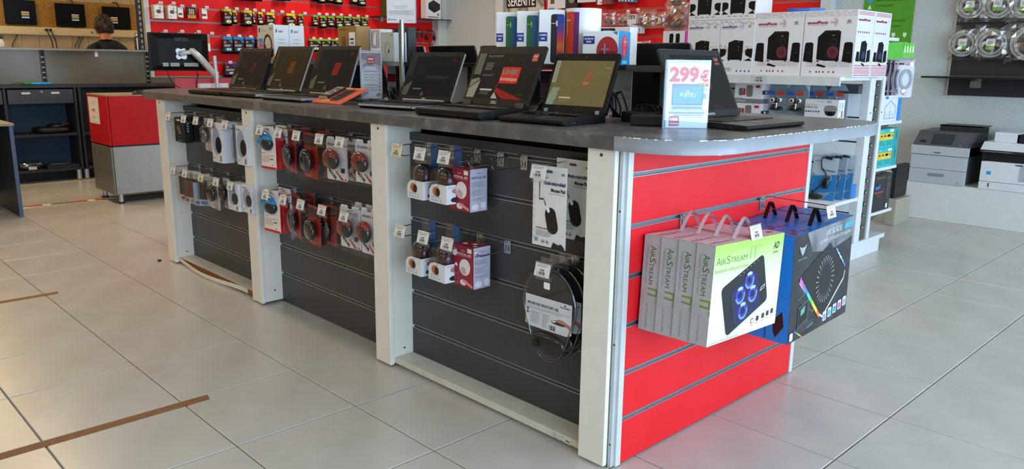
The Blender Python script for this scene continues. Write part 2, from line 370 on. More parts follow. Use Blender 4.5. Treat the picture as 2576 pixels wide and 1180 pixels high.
def chips(m):
    rnd = random.Random(3); wh = M('#e9e9e6', .6)
    path = [(3.63, 1.172)]+OUT[0:26]
    for i in range(len(path)-1):
        (x0, y0), (x1, y1) = path[i], path[i+1]; L = math.hypot(x1-x0, y1-y0); d = ((x1-x0)/L, (y1-y0)/L); n = (d[1]*.0016, -d[0]*.0016); s = 0
        while s < L:
            w = rnd.uniform(.004, .03); dens = .75 if (y0 < 1.25 or y1 > 1.5) else .5
            if rnd.random() < dens:
                h = rnd.uniform(.0008, .0034); e = min(L, s+w); a = (x0+d[0]*s+n[0], y0+d[1]*s+n[1]); b = (x0+d[0]*e+n[0], y0+d[1]*e+n[1])
                m.add([(a[0], a[1], ZT-h), (b[0], b[1], ZT-h*.5), (b[0], b[1], ZT+.0003), (a[0], a[1], ZT+.0003), (a[0]-n[0]*2.2, a[1]-n[1]*2.2, ZT+.0004), (b[0]-n[0]*2, b[1]-n[1]*2, ZT+.0004)], [(0, 1, 2, 3), (3, 2, 5, 4)], wh)
            if rnd.random() < .12:
                e = min(L, s+.012); a = (x0+d[0]*s+n[0], y0+d[1]*s+n[1]); b = (x0+d[0]*e+n[0], y0+d[1]*e+n[1])
                m.add([(a[0], a[1], ZU+.0005), (b[0], b[1], ZU+.0005), (b[0], b[1], ZU+.002), (a[0], a[1], ZU+.003)], [(0, 1, 2, 3)], wh)
            s += w+rnd.uniform(.002, .02)
o = part(top, 'chips', chips); o['kind'] = 'stuff'
# ---------------------------------------------------------------- raised shelf along the middle of the worktop
SH0, SH1, ZS = 1.74, 1.98, 1.204
shf = thing('raised_shelf', 'long black raised shelf with grey metal edging above the countertop', 'shelf', (0, 0, ZT))
part(shf, 'shelf_board', lambda m: m.box(.2, SH0, 1.186-ZT, 3.345, SH1, ZS-ZT, M('#151516', .45)))
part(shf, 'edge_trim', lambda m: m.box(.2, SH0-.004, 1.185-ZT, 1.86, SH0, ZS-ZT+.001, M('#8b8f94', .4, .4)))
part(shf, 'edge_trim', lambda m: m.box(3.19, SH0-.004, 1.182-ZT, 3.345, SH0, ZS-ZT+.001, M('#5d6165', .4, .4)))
for x in (.3, 1.3, 2.27, 3.28): part(shf, 'bracket', lambda m: m.box(x-.015, 1.80, 0, x+.015, 1.90, 1.186-ZT, M('#1b1b1c', .5)))
# ================================================================ white plinth by the back wall
part(None, 'plinth', lambda m: m.box(2.575, 6.245, 0, 4.9, 6.748, .298, M('#d3d3d0', .55, v=.03)), bev(.003)); tag(bpy.data.objects['plinth'], 'low white plinth along the wall carrying two printers', 'plinth')
# ================================================================ workshop behind the divider (far left)
XW = -6.6
OSB = NOISEMAT('osb_board', [(0, '#84581c'), (.3, '#966722'), (.6, '#a67a2e'), (.85, '#b98f42'), (1, '#8f6220')], 110, .75, .4, stretch=(1, 1, 1.6), vor=True)
osb = part(None, 'osb_board', lambda m: m.box(XW+.0145, 1.55, 1.569, XW+.03, 3.47, 1.905, OSB)); tag(osb, 'oriented strand board mounted on the workshop wall behind the screens', 'board')
PLK = M('#b3a080', .7, v=.08, sc=4)
wl = bpy.data.objects['wall_left']
y = 1.1
pm = MB(); pm.box(0, 0, 0, .014, .188, 2.9, PLK); pme = pm.mesh('plank')
for k in range(14): share(wl, 'plank', pme, (XW, y+k*.1925, 0))
TRK = M('#cdbd92', .5, v=.03)
trunk = thing('cable_trunking', 'cream cable trunking running below the workshop screens', 'trunking', (XW+.0145, 0, 1.45))
part(trunk, 'channel', lambda m: m.box(0, 1.55, .02, .06, 3.46, .118, TRK), bev(.003))
part(trunk, 'cover', lambda m: m.box(.06, 1.55, .03, .064, 3.46, .095, TRK))
for yy in (2.33, 2.375): part(trunk, 'plug', lambda m: m.cyl((.06, yy, .085), (.10, yy, .085), .016, BLACK, 12))
for yy in (2.87, 2.93, 3.42): part(trunk, 'socket', lambda m: m.cyl((.06, yy, .07), (.066, yy, .07), .02, M('#8f8464', .6), 12))
for yy in (2.33, 2.375):
    c = part(None, 'hanging_cable', lambda m: m.tube([(XW+.10, yy, 1.535), (XW+.115, yy+.01, 1.50), (XW+.09, yy+.05, 1.40), (XW+.07, yy+.07, 1.2), (XW+.06, yy+.07, .8)], .006, BLACK)); tag(c, 'black cable hanging from a plug in the cream trunking', 'cable', 'cables under the trunking')
for k, yy in enumerate((1.97, 2.68, 2.72)):
    c = part(None, 'grey_cable', lambda m: m.tube([(XW+.03, yy+.05, 1.47), (XW+.05, yy+.02, 1.42), (XW+.04, yy-.02, 1.35), (XW+.03, yy-.04, 1.0)], .008, M('#4a443a', .5))); tag(c, 'dark grey cable dropping behind the bench below the trunking', 'cable', 'grey cables under the trunking')
for k, (y0, y1, z0, z1, sy) in enumerate(((1.899, 2.239, 1.590, 1.885, .52), (2.462, 2.805, 1.585, 1.872, .52), (3.021, 3.363, 1.572, 1.862, .27))):
    t = thing('wall_screen', ('black wall screen above the cable plugs, colour sticker right of centre', 'black wall screen between two others, colour sticker right of centre', 'black wall screen partly behind the seated person')[k], 'monitor', (XW+.03, (y0+y1)/2, z0), 0, 'workshop wall screens')
    w = (y1-y0)/2; h = z1-z0
    part(t, 'bracket', lambda m: m.box(-.012, -.06, h*.3, .02, .06, h*.7, BLACK))
    part(t, 'casing', lambda m: m.box(.02, -w, 0, .055, w, h, M('#060607', .5, spec=.15)), bev(.004))
    part(t, 'panel', lambda m: m.face((.055, -w, 0), (0, 1, 0), (0, 0, 1)).q(.012, .02, 2*w-.024, h-.032, M('#040405', .4, spec=.15)))
    def st(m):
        m.face((.0555, -w, 0), (0, 1, 0), (0, 0, 1)); u = 2*w*sy; v = h*.27
        for i, c in enumerate(('#e8e6ef', '#2a55c8', '#27a04a', '#d8c820', '#cf2a3a', '#d9d2ea')): m.q(u, v+i*.013, .085, .0135, M(c, .5), 2)
    part(t, 'energy_sticker', st)
    part(t, 'cable', lambda m: m.tube([(.03, .05, h-.01), (.0, .04, h+.05), (-.01, -.02, h+.06)], .008, M('#3a352c', .5)))
# ---------------------------------------------------------------- person seated with the back to us
def person():
    t = thing('person', 'person with short dark hair in a black t-shirt seated behind the grey divider', 'person', (-4.62, 2.455, 0))
    SK = M('#b8714a', .55, v=.06); TEE = M('#111113', .85, v=.15, sc=30); HAIR = NOISEMAT('dark_hair', [(.3, '#150d08'), (.7, '#3a2415')], 60, .5, .5, stretch=(1, 1, .25))
    chair = thing('work_stool', 'black work stool under the seated person in black t-shirt', 'stool', (-4.62, 2.455, 0))
    part(chair, 'seat', lambda m: m.lathe([(0, .36), (.19, .36), (.2, .38), (.19, .42), (0, .425)], BLACK, 24))
    part(chair, 'column', lambda m: m.cyl((0, 0, .06), (0, 0, .36), .025, STEEL, 12))
    part(chair, 'base', lambda m: [m.tube([(0, 0, .08), (.26*math.cos(a), .26*math.sin(a), .05), (.28*math.cos(a), .28*math.sin(a), 0.012)], .012, BLACK) for a in [R(72*i) for i in range(5)]])
    # body: one continuous skin (back towards +x, leaning a little forward towards the bench at -x)
    V = [(0, 0, .56), (.0, 0, .70), (-.01, 0, .92), (-.02, 0, 1.12), (-.03, 0, 1.27), (-.04, 0, 1.35), (-.055, .005, 1.395), (-.075, .01, 1.44), (-.10, .012, 1.49),
         (-.03, -.10, 1.335), (-.035, -.175, 1.29), (-.06, -.21, 1.12), (-.16, -.22, 1.00), (-.36, -.14, 1.02), (-.44, -.12, 1.02),
         (-.03, .10, 1.335), (-.035, .175, 1.29), (-.06, .21, 1.12), (-.16, .22, 1.00), (-.36, .14, 1.02), (-.44, .12, 1.02),
         (-.05, -.10, .55), (-.40, -.14, .52), (-.42, -.14, .10), (-.52, -.14, .05), (-.05, .10, .55), (-.40, .14, .52), (-.42, .14, .10), (-.52, .14, .05)]
    E_ = [(0, 1), (1, 2), (2, 3), (3, 4), (4, 5), (5, 6), (6, 7), (7, 8), (4, 9), (9, 10), (10, 11), (11, 12), (12, 13), (13, 14), (4, 15), (15, 16), (16, 17), (17, 18), (18, 19), (19, 20), (0, 21), (21, 22), (22, 23), (23, 24), (0, 25), (25, 26), (26, 27), (27, 28)]
    RD = [(.15, .12), (.15, .12), (.155, .12), (.165, .12), (.13, .10), (.085, .075), (.064, .060), (.06, .062), (.06, .06), (.095, .08), (.062, .062), (.052, .052), (.043, .043), (.034, .034), (.03, .03),
          (.095, .08), (.062, .062), (.052, .052), (.043, .043), (.034, .034), (.03, .03), (.10, .09), (.075, .075), (.05, .05), (.04, .035), (.10, .09), (.075, .075), (.05, .05), (.04, .035)]
    me = bpy.data.meshes.new('body'); me.from_pydata(V, E_, []); ob = bpy.data.objects.new('body', me); COL.objects.link(ob)
    sk = ob.modifiers.new('skin', 'SKIN'); sk.use_smooth_shade = True
    for i, r in enumerate(RD): me.skin_vertices[0].data[i].radius = r
    me.skin_vertices[0].data[0].use_root = True
    sb = ob.modifiers.new('sub', 'SUBSURF'); sb.levels = 2; sb.render_levels = 2
    dg = bpy.context.evaluated_depsgraph_get(); ev = ob.evaluated_get(dg); m2 = bpy.data.meshes.new_from_object(ev)
    bpy.data.objects.remove(ob); m2.materials.clear()
    JE = M('#23262e', .85)
    for mm in (SK, TEE, JE): m2.materials.append(mm)
    for p in m2.polygons:
        c = p.center
        k = 0
        if c.z < .68 and c.z > .12: k = 2
        elif c.z < 1.40 and not (c.x < -.12 and c.z < 1.12): k = 1
        if c.z <= .12: k = 1
        p.material_index = k; p.use_smooth = True
    ob = bpy.data.objects.new('body', m2); COL.objects.link(ob); ob.parent = t
    def head(m):
        # skull with face towards -x
        def fn(u, v):
            a = 2*PI*u; b = -PI/2+PI*v; cb = math.cos(b)
            x = -.098*math.cos(a)*cb; yy = .077*math.sin(a)*cb; z = .115*math.sin(b)
            if z < 0: s = 1+.18*z/.115; x = x*s+(-.012 if math.cos(a) > 0 else .02)*abs(z)/.115; yy *= s
            return (-.115+x, .012+yy, 1.525+z)
        m.surf(fn, 24, 16, SK)
        for s in (-1, 1): m.ell((-.11, .012+s*.082, 1.515), (.02, .011, .034), SK, 10, 8)
        m.ell((-.225, .012, 1.50), (.018, .014, .022), SK, 8, 6)
        for s in (-1, 1): m.ell((-.207, .012+s*.032, 1.525), (.008, .013, .008), M('#e8e2da', .3), 8, 6)
        m.ell((-.205, .012, 1.46), (.008, .024, .006), M('#8e4a3c', .5), 8, 6)
    part(t, 'head', head)
    def hair(m):
        rnd = random.Random(5)
        def pt(a, v, k):
            b = -.55+(PI/2+.55)*v; cb = math.cos(b); lo = .75*max(0, math.cos(a))**1.5*(1-v)
            return Vector((-.113-.100*math.cos(a)*math.cos(b+lo)*k, .012+.080*math.sin(a)*math.cos(b+lo*.6)*k, 1.535+.118*math.sin(b+lo)*k))
        m.surf(lambda u, v: tuple(pt(2*PI*u, v, 1.07+.03*math.sin(7*2*PI*u+4*v))), 28, 10, HAIR)
        for i in range(260):   # short tousled tufts
            a = 2*PI*rnd.random(); v = rnd.random()**.8; p = pt(a, v, 1.05); q = pt(a+.28*rnd.uniform(-1, 1), min(1, v+.14), 1.16+.10*rnd.random()*(v > .4)); m.tube([p, (p+q)/2+(p-Vector((-.113, .012, 1.535)))*.06, q], [.011, .009, .001], HAIR, 5)
    part(t, 'hair', hair)
person()
bench = thing('workbench', 'plain workbench in front of the workshop wall behind the divider', 'bench', (-5.6, 0, 0))
part(bench, 'bench_top', lambda m: m.box(-.9, 1.2, .88, .35, 3.5, .92, M('#8d7a58', .6)))
for yy in (1.25, 3.4): part(bench, 'leg', lambda m: m.box(.25, yy, 0, .31, yy+.06, .88, BLACK))
# ---------------------------------------------------------------- grey metal divider with slotted uprights
DIV = NOISEMAT('satin_taupe_metal', [(.3, '#57503f'), (.7, '#625a48')], 3, .25, .02, 4, .3)
dv = thing('metal_divider', 'taupe metal back panels with slotted uprights and a top cap behind the black desk', 'divider', (-4.0, 0, 0))
for a, b in ((.2, 1.615), (1.665, 2.615)): part(dv, 'panel', lambda m: m.box(-.012, a, .935, .0, b, 1.266, DIV))
part(dv, 'cap', lambda m: m.box(-.04, .2, 1.268, .03, 2.66, 1.287, M('#8d857b', .4, .3)))
UPR = M('#3b3833', .4, .5)
def upright(y0, y1, z0, z1, par, x=0.0):
    def fn(m):
        m.box(x-.03, y0, z0, x+.002, y0+.012, z1, UPR).box(x-.03, y1-.012, z0, x+.002, y1, z1, UPR).box(x-.03, y0, z0, x-.02, y1, z1, BLACK)
        z = z0+.01
        while z < z1-.03: m.box(x-.02, y0+.012, z, x+.001, y1-.012, z+.012, M('#8d857b', .35, .6)); z += .05
    return part(par, 'upright', fn)
upright(1.615, 1.665, .935, 1.268, dv); upright(2.615, 2.665, .9, 1.268, dv)
part(dv, 'panel', lambda m: m.box(-.012, 2.665, .935, 0, 3.9, 1.0, DIV))
part(dv, 'price_label', lambda m: m.face((.0005, 2.125, 1.212), (0, 1, 0), (0, 0, 1)).q(0, 0, .03, .05, PAPER))
part(dv, 'base_panel', lambda m: m.box(-.03, .2, 0, -.02, 3.9, .935, M('#2b3038', .6)))
# black desk with drawers
BL = NOISEMAT('black_desk_laminate', [(.3, '#1d2026'), (.7, '#23262c')], 12, .5, 0, 4)
dk = thing('drawer_desk', 'black shelving desk with key-lock drawers in front of the taupe divider', 'desk', (-3.65, 0, 0))
part(dk, 'desktop', lambda m: m.box(-.35, .5, .912, .012, 3.9, .938, BL), bev(.002))
for yy in (1.195, 1.795, 1.835): part(dk, 'side_panel', lambda m: m.box(-.34, yy, .105, 0, yy+.022, .912, BL))
part(dk, 'back_panel', lambda m: m.box(-.345, .5, .105, -.33, 1.8, .912, M('#26405c', .6)))
part(dk, 'back_panel', lambda m: m.box(-.345, 1.85, .105, -.33, 3.9, .912, BL))
for z in (.448, .105): part(dk, 'shelf', lambda m: m.box(-.335, .5, z, 0, 1.8, z+.024, BL))
for z in (.448, .105): part(dk, 'shelf', lambda m: m.box(-.335, 1.857, z, 0, 3.9, z+.024, BL))
def drawer(y0, y1, labels):
    d = part(dk, 'drawer', lambda m: m.box(-.28, y0, .764, .012, y1, .898, M('#30333a', .45, v=.05)), bev(.002))
    for a in labels: part(d, 'label_sticker', lambda m: m.face((.0122, a, .855), (0, 1, 0), (0, 0, 1)).rr(0, 0, .072, .019, .003, M('#c9c9c6', .5)))
    part(d, 'lock', lambda m: (m.cyl((.012, (y0+y1)/2+.005, .876), (.018, (y0+y1)/2+.005, .876), .012, CHROME, 14), m.box(.018, (y0+y1)/2+.003, .868, .0185, (y0+y1)/2+.007, .884, BLACK)))
drawer(.62, 1.185, (.7,)); drawer(1.228, 1.785, (1.345, 1.595))
for yy in (1.775, 1.845): part(dk, 'leg', lambda m: m.cyl((-.03, yy, .008), (-.03, yy, .105), .024, ALU, 16)); part(dk, 'foot', lambda m: m.cyl((-.03, yy, 0), (-.03, yy, .012), .03, M('#8a6a3a', .6), 16))
part(dk, 'plinth_back', lambda m: m.box(-.3, .5, .0, -.29, 3.9, .105, BLACK))
o = thing('tissue_pack', 'bright blue and green flat pack lying on the black desk top', 'packet', (-3.80, 1.52, .938), R(4))
part(o, 'pack', lambda m: m.ell((0, .03, .012), (.07, .11, .0125), M('#1fa3dc', .3), 16, 8, pw=.6)); part(o, 'green_end', lambda m: m.ell((.0, -.085, .013), (.055, .045, .0125), M('#1f8f3c', .3), 12, 8, pw=.6))
o = thing('black_bag', 'black laptop bag lying flat on the middle shelf of the black desk', 'bag', (-3.80, 1.60, .472), R(6))
part(o, 'body', lambda m: (m.ell((0, 0, .03), (.14, .15, .03), M('#0b0b0c', .6), 16, 8, pw=.45), m.ell((.02, .05, .065), (.09, .08, .02), M('#101011', .5), 12, 8, pw=.5)))
part(o, 'handle', lambda m: m.tube([(.1, .04, .07), (.13, .07, .085), (.13, .11, .085), (.1, .14, .06)], .008, BLACK))
part(o, 'buckle', lambda m: m.box(.09, .11, .082, .11, .125, .092, M('#c8c8c8', .3, .8)))
o = thing('bagged_cable', 'clear bag with a coiled cable on the bottom shelf of the black desk', 'bag', (-3.76, 1.36, .129), 0)
part(o, 'coil', lambda m: m.tube([(.05*math.cos(a), .08*math.sin(a), .03+.015*math.sin(3*a)) for a in [2*PI*i/20 for i in range(20)]], .012, M('#1a1a18', .5), 8, True))
part(o, 'bag', lambda m: m.ell((0, 0, .045), (.10, .14, .045), CLEAR('cable_bag', gloss=.15), 16, 8, pw=.8)); part(o, 'paper_slip', lambda m: m.box(.06, -.02, .005, .075, .05, .03, PAPER))
o = thing('keyboard_box', 'flat black box with white lettering on the bottom shelf of the black desk', 'box', (-3.72, 1.64, .129), R(3))
part(o, 'body', lambda m: m.box(-.09, -.15, 0, .07, .14, .035, M('#15161a', .4)), bev(.003))
part(o, 'lettering', lambda m: m.face((-.03, -.09, .0352), (0, 1, 0), (-1, 0, 0)).t('OBIC', 0, -.02, .07, M('#cfd0d2', .5), w=.17, bold=.03))
# dark desk at the left edge of the view
ld = thing('side_desk', 'dark desk end panel with a pale top standing beside the walkway', 'desk', (-1.9, .86, 0))
part(ld, 'end_panel', lambda m: (m.box(-.75, 0, 0, 0, .018, .695, BL), m.box(-.012, -.004, 0, .002, .022, .695, M('#46597a', .5))))
part(ld, 'top', lambda m: m.box(-.8, -1.3, .695, .01, .03, .715, M('#8c8471', .5, v=.06)), bev(.002))
part(ld, 'end_panel', lambda m: m.box(-.75, -1.25, 0, 0, -1.232, .695, BL)); part(ld, 'back_panel', lambda m: m.box(-.72, -1.232, .1, -.7, 0, .695, BL))
# threshold bar with hazard tape
tb = thing('threshold_bar', 'metal floor strip with red and white hazard tape between the desks', 'floor strip', (-2.32, .95, 0))
part(tb, 'strip', lambda m: m.prism([(-.03, .0), (.03, 0), (.02, .007), (-.02, .007)], 0, .80, M('#9b9788', .35, .7), 'y'))
for a, b, c in ((.05, .16, '#c2421c'), (.16, .22, '#e2ded4'), (.41, .5, '#c2421c'), (.5, .56, '#e2ded4'), (.56, .65, '#b83a1c'), (.65, .76, '#e2ded4')):
    part(tb, 'tape', lambda m: m.prism([(-.024, .0045), (.024, .0045), (.0195, .0078), (-.0195, .0078)], a, b, M(c, .5), 'y'))
# ================================================================ checkout counter
ck = thing('checkout_counter', 'red and silver checkout counter on metal feet with a red screen panel', 'counter', (-2.0, 1.58, 0))
GM = M('#9b9b98', .38, .35, v=.05); CR = M('#bc0d18', .45, v=.05, spec=.25); YL = 1.9
part(ck, 'lower_panel', lambda m: (m.box(-.022, .02, .082, 0, YL, .478, GM)), bev(.002))
part(ck, 'upper_panel', lambda m: (m.box(-.022, .02, .490, 0, YL, .895, CR)), bev(.002))
part(ck, 'side_panel', lambda m: m.box(-.5, 0, .082, 0.0, .016, .478, M('#77746c', .38, .35)), bev(.002))
part(ck, 'side_panel', lambda m: m.box(-.5, 0, .490, 0.0, .016, .895, CR), bev(.002))
part(ck, 'carcass', lambda m: m.box(-.49, .022, .085, -.024, YL, .89, BLACK))
part(ck, 'top', lambda m: m.box(-.5, 0, .895, 0, YL, .905, M('#9a8a64', .5)))
part(ck, 'foot', lambda m: (m.cyl((-.04, .06, .012), (-.04, .06, .082), .02, ALU, 16), m.cyl((-.04, .06, 0), (-.04, .06, .012), .026, BLACK, 16)))
part(ck, 'foot', lambda m: (m.cyl((-.46, .06, .012), (-.46, .06, .082), .02, ALU, 16), m.cyl((-.46, .06, 0), (-.46, .06, .012), .026, BLACK, 16)))
part(ck, 'foot', lambda m: (m.cyl((-.04, YL-.1, .012), (-.04, YL-.1, .082), .02, ALU, 16), m.cyl((-.04, YL-.1, 0), (-.04, YL-.1, .012), .026, BLACK, 16)))
sp = part(ck, 'screen_panel', lambda m: m.box(-.3, .68, .905, -.28, 1.45, 1.028, M('#c23641', .4, v=.04)), bev(.002))
part(ck, 'paper_strip', lambda m: m.face((-.2795, .9, .94), (0, 1, 0), (0, 0, 1)).q(0, 0, .27, .043, M('#dfe3ee', .5)).q(-.022, 0, .022, .043, M('#e8b0bc', .5)).q(.12, .02, .09, .002, GREYTXT, 2))
no = part(ck, 'notice', lambda m: (m.face((-.405, -.0005, .655), (1, 0, 0), (0, 0, 1)).rr(-.06, 0, .27, .225, .01, M('#dcd6cc', .4)).q(-.045, .012, .24, .2, M('#e9e4da', .5), 2),
    m.t('ENTREE', .07, .165, .03, M('#cfc0b4', .5), 3, 'c'), m.t('PRIVE', .07, .10, .034, M('#b5372f', .5), 3, 'c', bold=.03), m.t('INTERDIT', .07, .045, .024, M('#c98f86', .5), 3, 'c')))
# monitor on a gas arm
mo = thing('monitor', 'black flat monitor seen from behind on a silver gas-spring arm over the checkout counter', 'monitor', (-2.25, 2.31, 0))
MBK = M('#070708', .4, v=.1, spec=.2)
def mback(m):
    m.prism(rrect(-.262, 1.095, .262, 1.425, .012), -.03, -.006, MBK, 'x')
    a = rrect(-.25, 1.105, .25, 1.415, .012); 
    v = [(-.006, p[0], p[1]) for p in a]+[(.022, p[0]*.78, 1.26+(p[1]-1.26)*.74) for p in a]; n = len(a)
    m.add(v, [(i, (i+1) % n, n+(i+1) % n, n+i) for i in range(n)]+[tuple(range(n, 2*n))], MBK)
part(mo, 'casing', mback)
part(mo, 'screen', lambda m: m.face((-.0305, .24, 1.115), (0, -1, 0), (0, 0, 1)).q(0, 0, .48, .29, M('#101418', .2)))
for a, w in ((-.165, .05), (-.10, .08), (.02, .13)): part(mo, 'rating_label', lambda m: m.face((.0225, a, 1.135), (0, 1, 0), (0, 0, 1)).q(0, 0, w, .032, M('#8fa0a4', .4)))
part(mo, 'vent', lambda m: m.box(.02, -.05, 1.355, .024, .07, 1.385, BLACK))
def vesa(m):
    P = []
    for i in range(32): a = 2*PI*i/32; rr = .038+.022*abs(math.sin(2*a))**1.5; P.append((rr*math.cos(a), 1.245+rr*math.sin(a)))
    m.prism(P, .022, .03, ALU, 'x')
    for s in (-1, 1):
        for u in (-1, 1): m.cyl((.03, s*.036, 1.245+u*.036), (.033, s*.036, 1.245+u*.036), .006, STEEL, 8)
arm = mo
SIL = M('#c6c8ca', .3, .25, v=.03)
part(arm, 'mount_plate', vesa)
part(arm, 'tilt_head', lambda m: (m.cyl((.03, 0, 1.245), (.075, 0, 1.245), .024, STEEL, 16), m.cyl((.075, -.01, 1.25), (.075, .075, 1.262), .02, SIL, 16)))
part(arm, 'spring_arm', lambda m: m.tube([(.085, .055, 1.285), (.085, .075, 1.275), (.08, .15, 1.205), (.07, .24, 1.105), (.06, .275, 1.06), (.06, .285, 1.05)], [.012, .027, .031, .028, .023, .012], SIL, 12))
part(arm, 'arm_cover', lambda m: m.tube([(.085, .075, 1.25), (.08, .15, 1.18), (.07, .235, 1.078)], [.016, .018, .012], M('#77797c', .4, .4), 8))
part(arm, 'pole', lambda m: (m.cyl((.05, .296, 1.028), (.05, .29, 1.232), .017, SIL, 18), m.cyl((.05, .296, 1.03), (.05, .295, 1.09), .024, SIL, 18), m.cyl((.05, .298, .905), (.05, .297, 1.03), .017, SIL, 14)))
for k, (yy, pts) in enumerate(((-.13, [(.0, -.125, 1.10), (.01, -.115, 1.04), (.03, -.09, .98), (.08, -.04, .94), (.1, 0, .912)]), (.1, [(.0, .145, 1.10), (0, .145, 1.06), (-.02, .14, .98), (-.02, .14, .912)]))):
    part(mo, 'cable', lambda m: m.tube(pts, .0045, BLACK))
part(mo, 'cable_clip', lambda m: m.cyl((0, .145, 1.045), (0, .145, 1.07), .008, BLACK, 8))
# aerosol can on the divider cap
o = thing('aerosol_can', 'dark aerosol can with a white stripe and nozzle standing on the divider cap', 'spray can', (-3.995, 2.555, 1.287))
part(o, 'can', lambda m: m.lathe([(0, 0), (.024, 0), (.025, .004), (.025, .13), (.018, .142), (0, .143)], M('#1c1214', .35), 20)); part(o, 'nozzle', lambda m: m.lathe([(.009, .142), (.009, .155), (.005, .165), (.0, .172)], M('#d5d3d6', .4), 12))
part(o, 'stripe', lambda m: m.prism([(.0255*math.cos(a), .0255*math.sin(a)) for a in (R(-35), R(-25), R(-15), R(-5))]+[(.0252*math.cos(a), .0252*math.sin(a)) for a in (R(-5), R(-35))], .005, .125, M('#cfcbd2', .4)))
o = thing('green_bottle', 'dark green glue bottle standing on the divider cap', 'bottle', (-3.995, 1.30, 1.287))
part(o, 'body', lambda m: m.lathe([(0, 0), (.03, 0), (.032, .01), (.032, .05), (.02, .075), (.012, .082), (0, .083)], M('#c8c6b4', .4), 16)); part(o, 'cap', lambda m: m.lathe([(.014, .08), (.024, .085), (.022, .115), (0, .12)], M('#173b22', .4), 16))
o = thing('red_leaflet_box', 'red box standing on the divider cap beside the green bottle', 'box', (-3.995, 1.215, 1.287)); part(o, 'body', lambda m: m.box(-.02, -.06, 0, .02, .035, .12, M('#b3201f', .5)), bev(.002)); part(o, 'print', lambda m: m.face((.0205, -.06, 0), (0, 1, 0), (0, 0, 1)).q(.01, .07, .06, .02, M('#d8a8a0', .5)))
# ================================================================ red slatwall on the partition (faces +x)
XR = -4.045
def slatwall(name, label, L, z0, z1, slots, mat, place, groove=GROOVE, trimc=None):
    """local frame: runs along +x, faces -y"""
    t = thing(name, label, 'slatwall', place[0], place[1])
    part(t, 'backing', lambda m: m.box(0, .012, z0, L, .016, z1, BLACK))
    zs = [z0]+list(slots)+[z1]
    for i in range(len(zs)-1):
        a = zs[i]+(.008 if i else 0); b = zs[i+1]-(.008 if i < len(zs)-2 else 0)
        part(t, 'slat', lambda m: m.box(0, 0, a, L, .0118, b, mat))
    me = railmesh(L, groove)
    for z in slots: share(t, 'rail', me, (0, 0, z))
    return t
REDW = NOISEMAT('red_wall_laminate', [(.3, '#d60f10'), (.7, '#df1414')], 5, .5, 0, 4, spec=.25)
SL1 = [1.014+.147*k for k in range(1, 9)]
sw = slatwall('red_slatwall', 'tall red slatwall hung with printer ink beside the white frame post', 3.86, 1.014, 2.45, SL1, REDW, ((XR, 2.72, 0), PI/2), M('#8a8d92', .4, .6))
part(sw, 'frame_post', lambda m: m.box(-.055, -.02, .96, -.002, .02, 2.45, M('#c9c6c4', .45)), bev(.002))
part(sw, 'slotted_post', lambda m: (m.box(-.12, .03, .98, -.06, .05, 2.45, M('#2a2622', .4, .5)), [m.box(-.10, .02, 1.3+.06*k, -.08, .032, 1.335+.06*k, M('#8a8274', .4, .6)) for k in range(18)]))
part(sw, 'end_trim', lambda m: m.box(3.86, -.012, 1.014, 3.885, .016, 2.45, M('#b9bdc0', .4, .5)))
HOOKW = M('#b8babd', .25, 1.)
ORD = ('first', 'second', 'third', 'fourth', 'fifth', 'sixth', 'seventh', 'eighth', 'ninth', 'tenth', 'eleventh', 'twelfth', 'thirteenth', 'fourteenth', 'fifteenth', 'sixteenth', 'seventeenth', 'eighteenth', 'nineteenth', 'twentieth', 'twenty-first', 'twenty-second')
CNT = {}
def nth(*k): n = CNT.get(k, 0); CNT[k] = n+1; return ORD[n]
def wallhook(px, py, L=.11, tagw=.042, tagh=.03):
    rw = 'middle' if py < 45 else ('lower' if py < 130 else 'bottom')
    p = onx(px, py, XR+L); t = thing('price_hook', '%s price tag hook from the white frame post, %s row of the ink slatwall' % (nth('wh', rw), rw), 'display hook', (XR, p.y, p.z), 0, 'price hooks on the ink slatwall')
    part(t, 'wire', lambda m: (m.tube([(-.0, 0, -.012), (.01, 0, .0), (L-.005, 0, .004)], .002, HOOKW), m.tube([(0, 0, -.03), (.01, 0, -.034), (L-.015, 0, -.034), (L-.008, 0, -.028)], .002, HOOKW), m.box(-.002, -.012, -.045, .003, .012, -.002, HOOKW)))
    tg = part(t, 'price_tag', lambda m: (m.box(L-.004, -tagw/2, -tagh/2, L-.002, tagw/2, tagh/2, M('#d8d8dc', .4)), m.face((L-.0018, -tagw/2, -tagh/2), (0, 1, 0), (0, 0, 1)), m.q(.006, .006, tagw-.012, .005, GREYTXT), m.q(.010, .014, tagw-.02, .003, GREYTXT)))
    return t
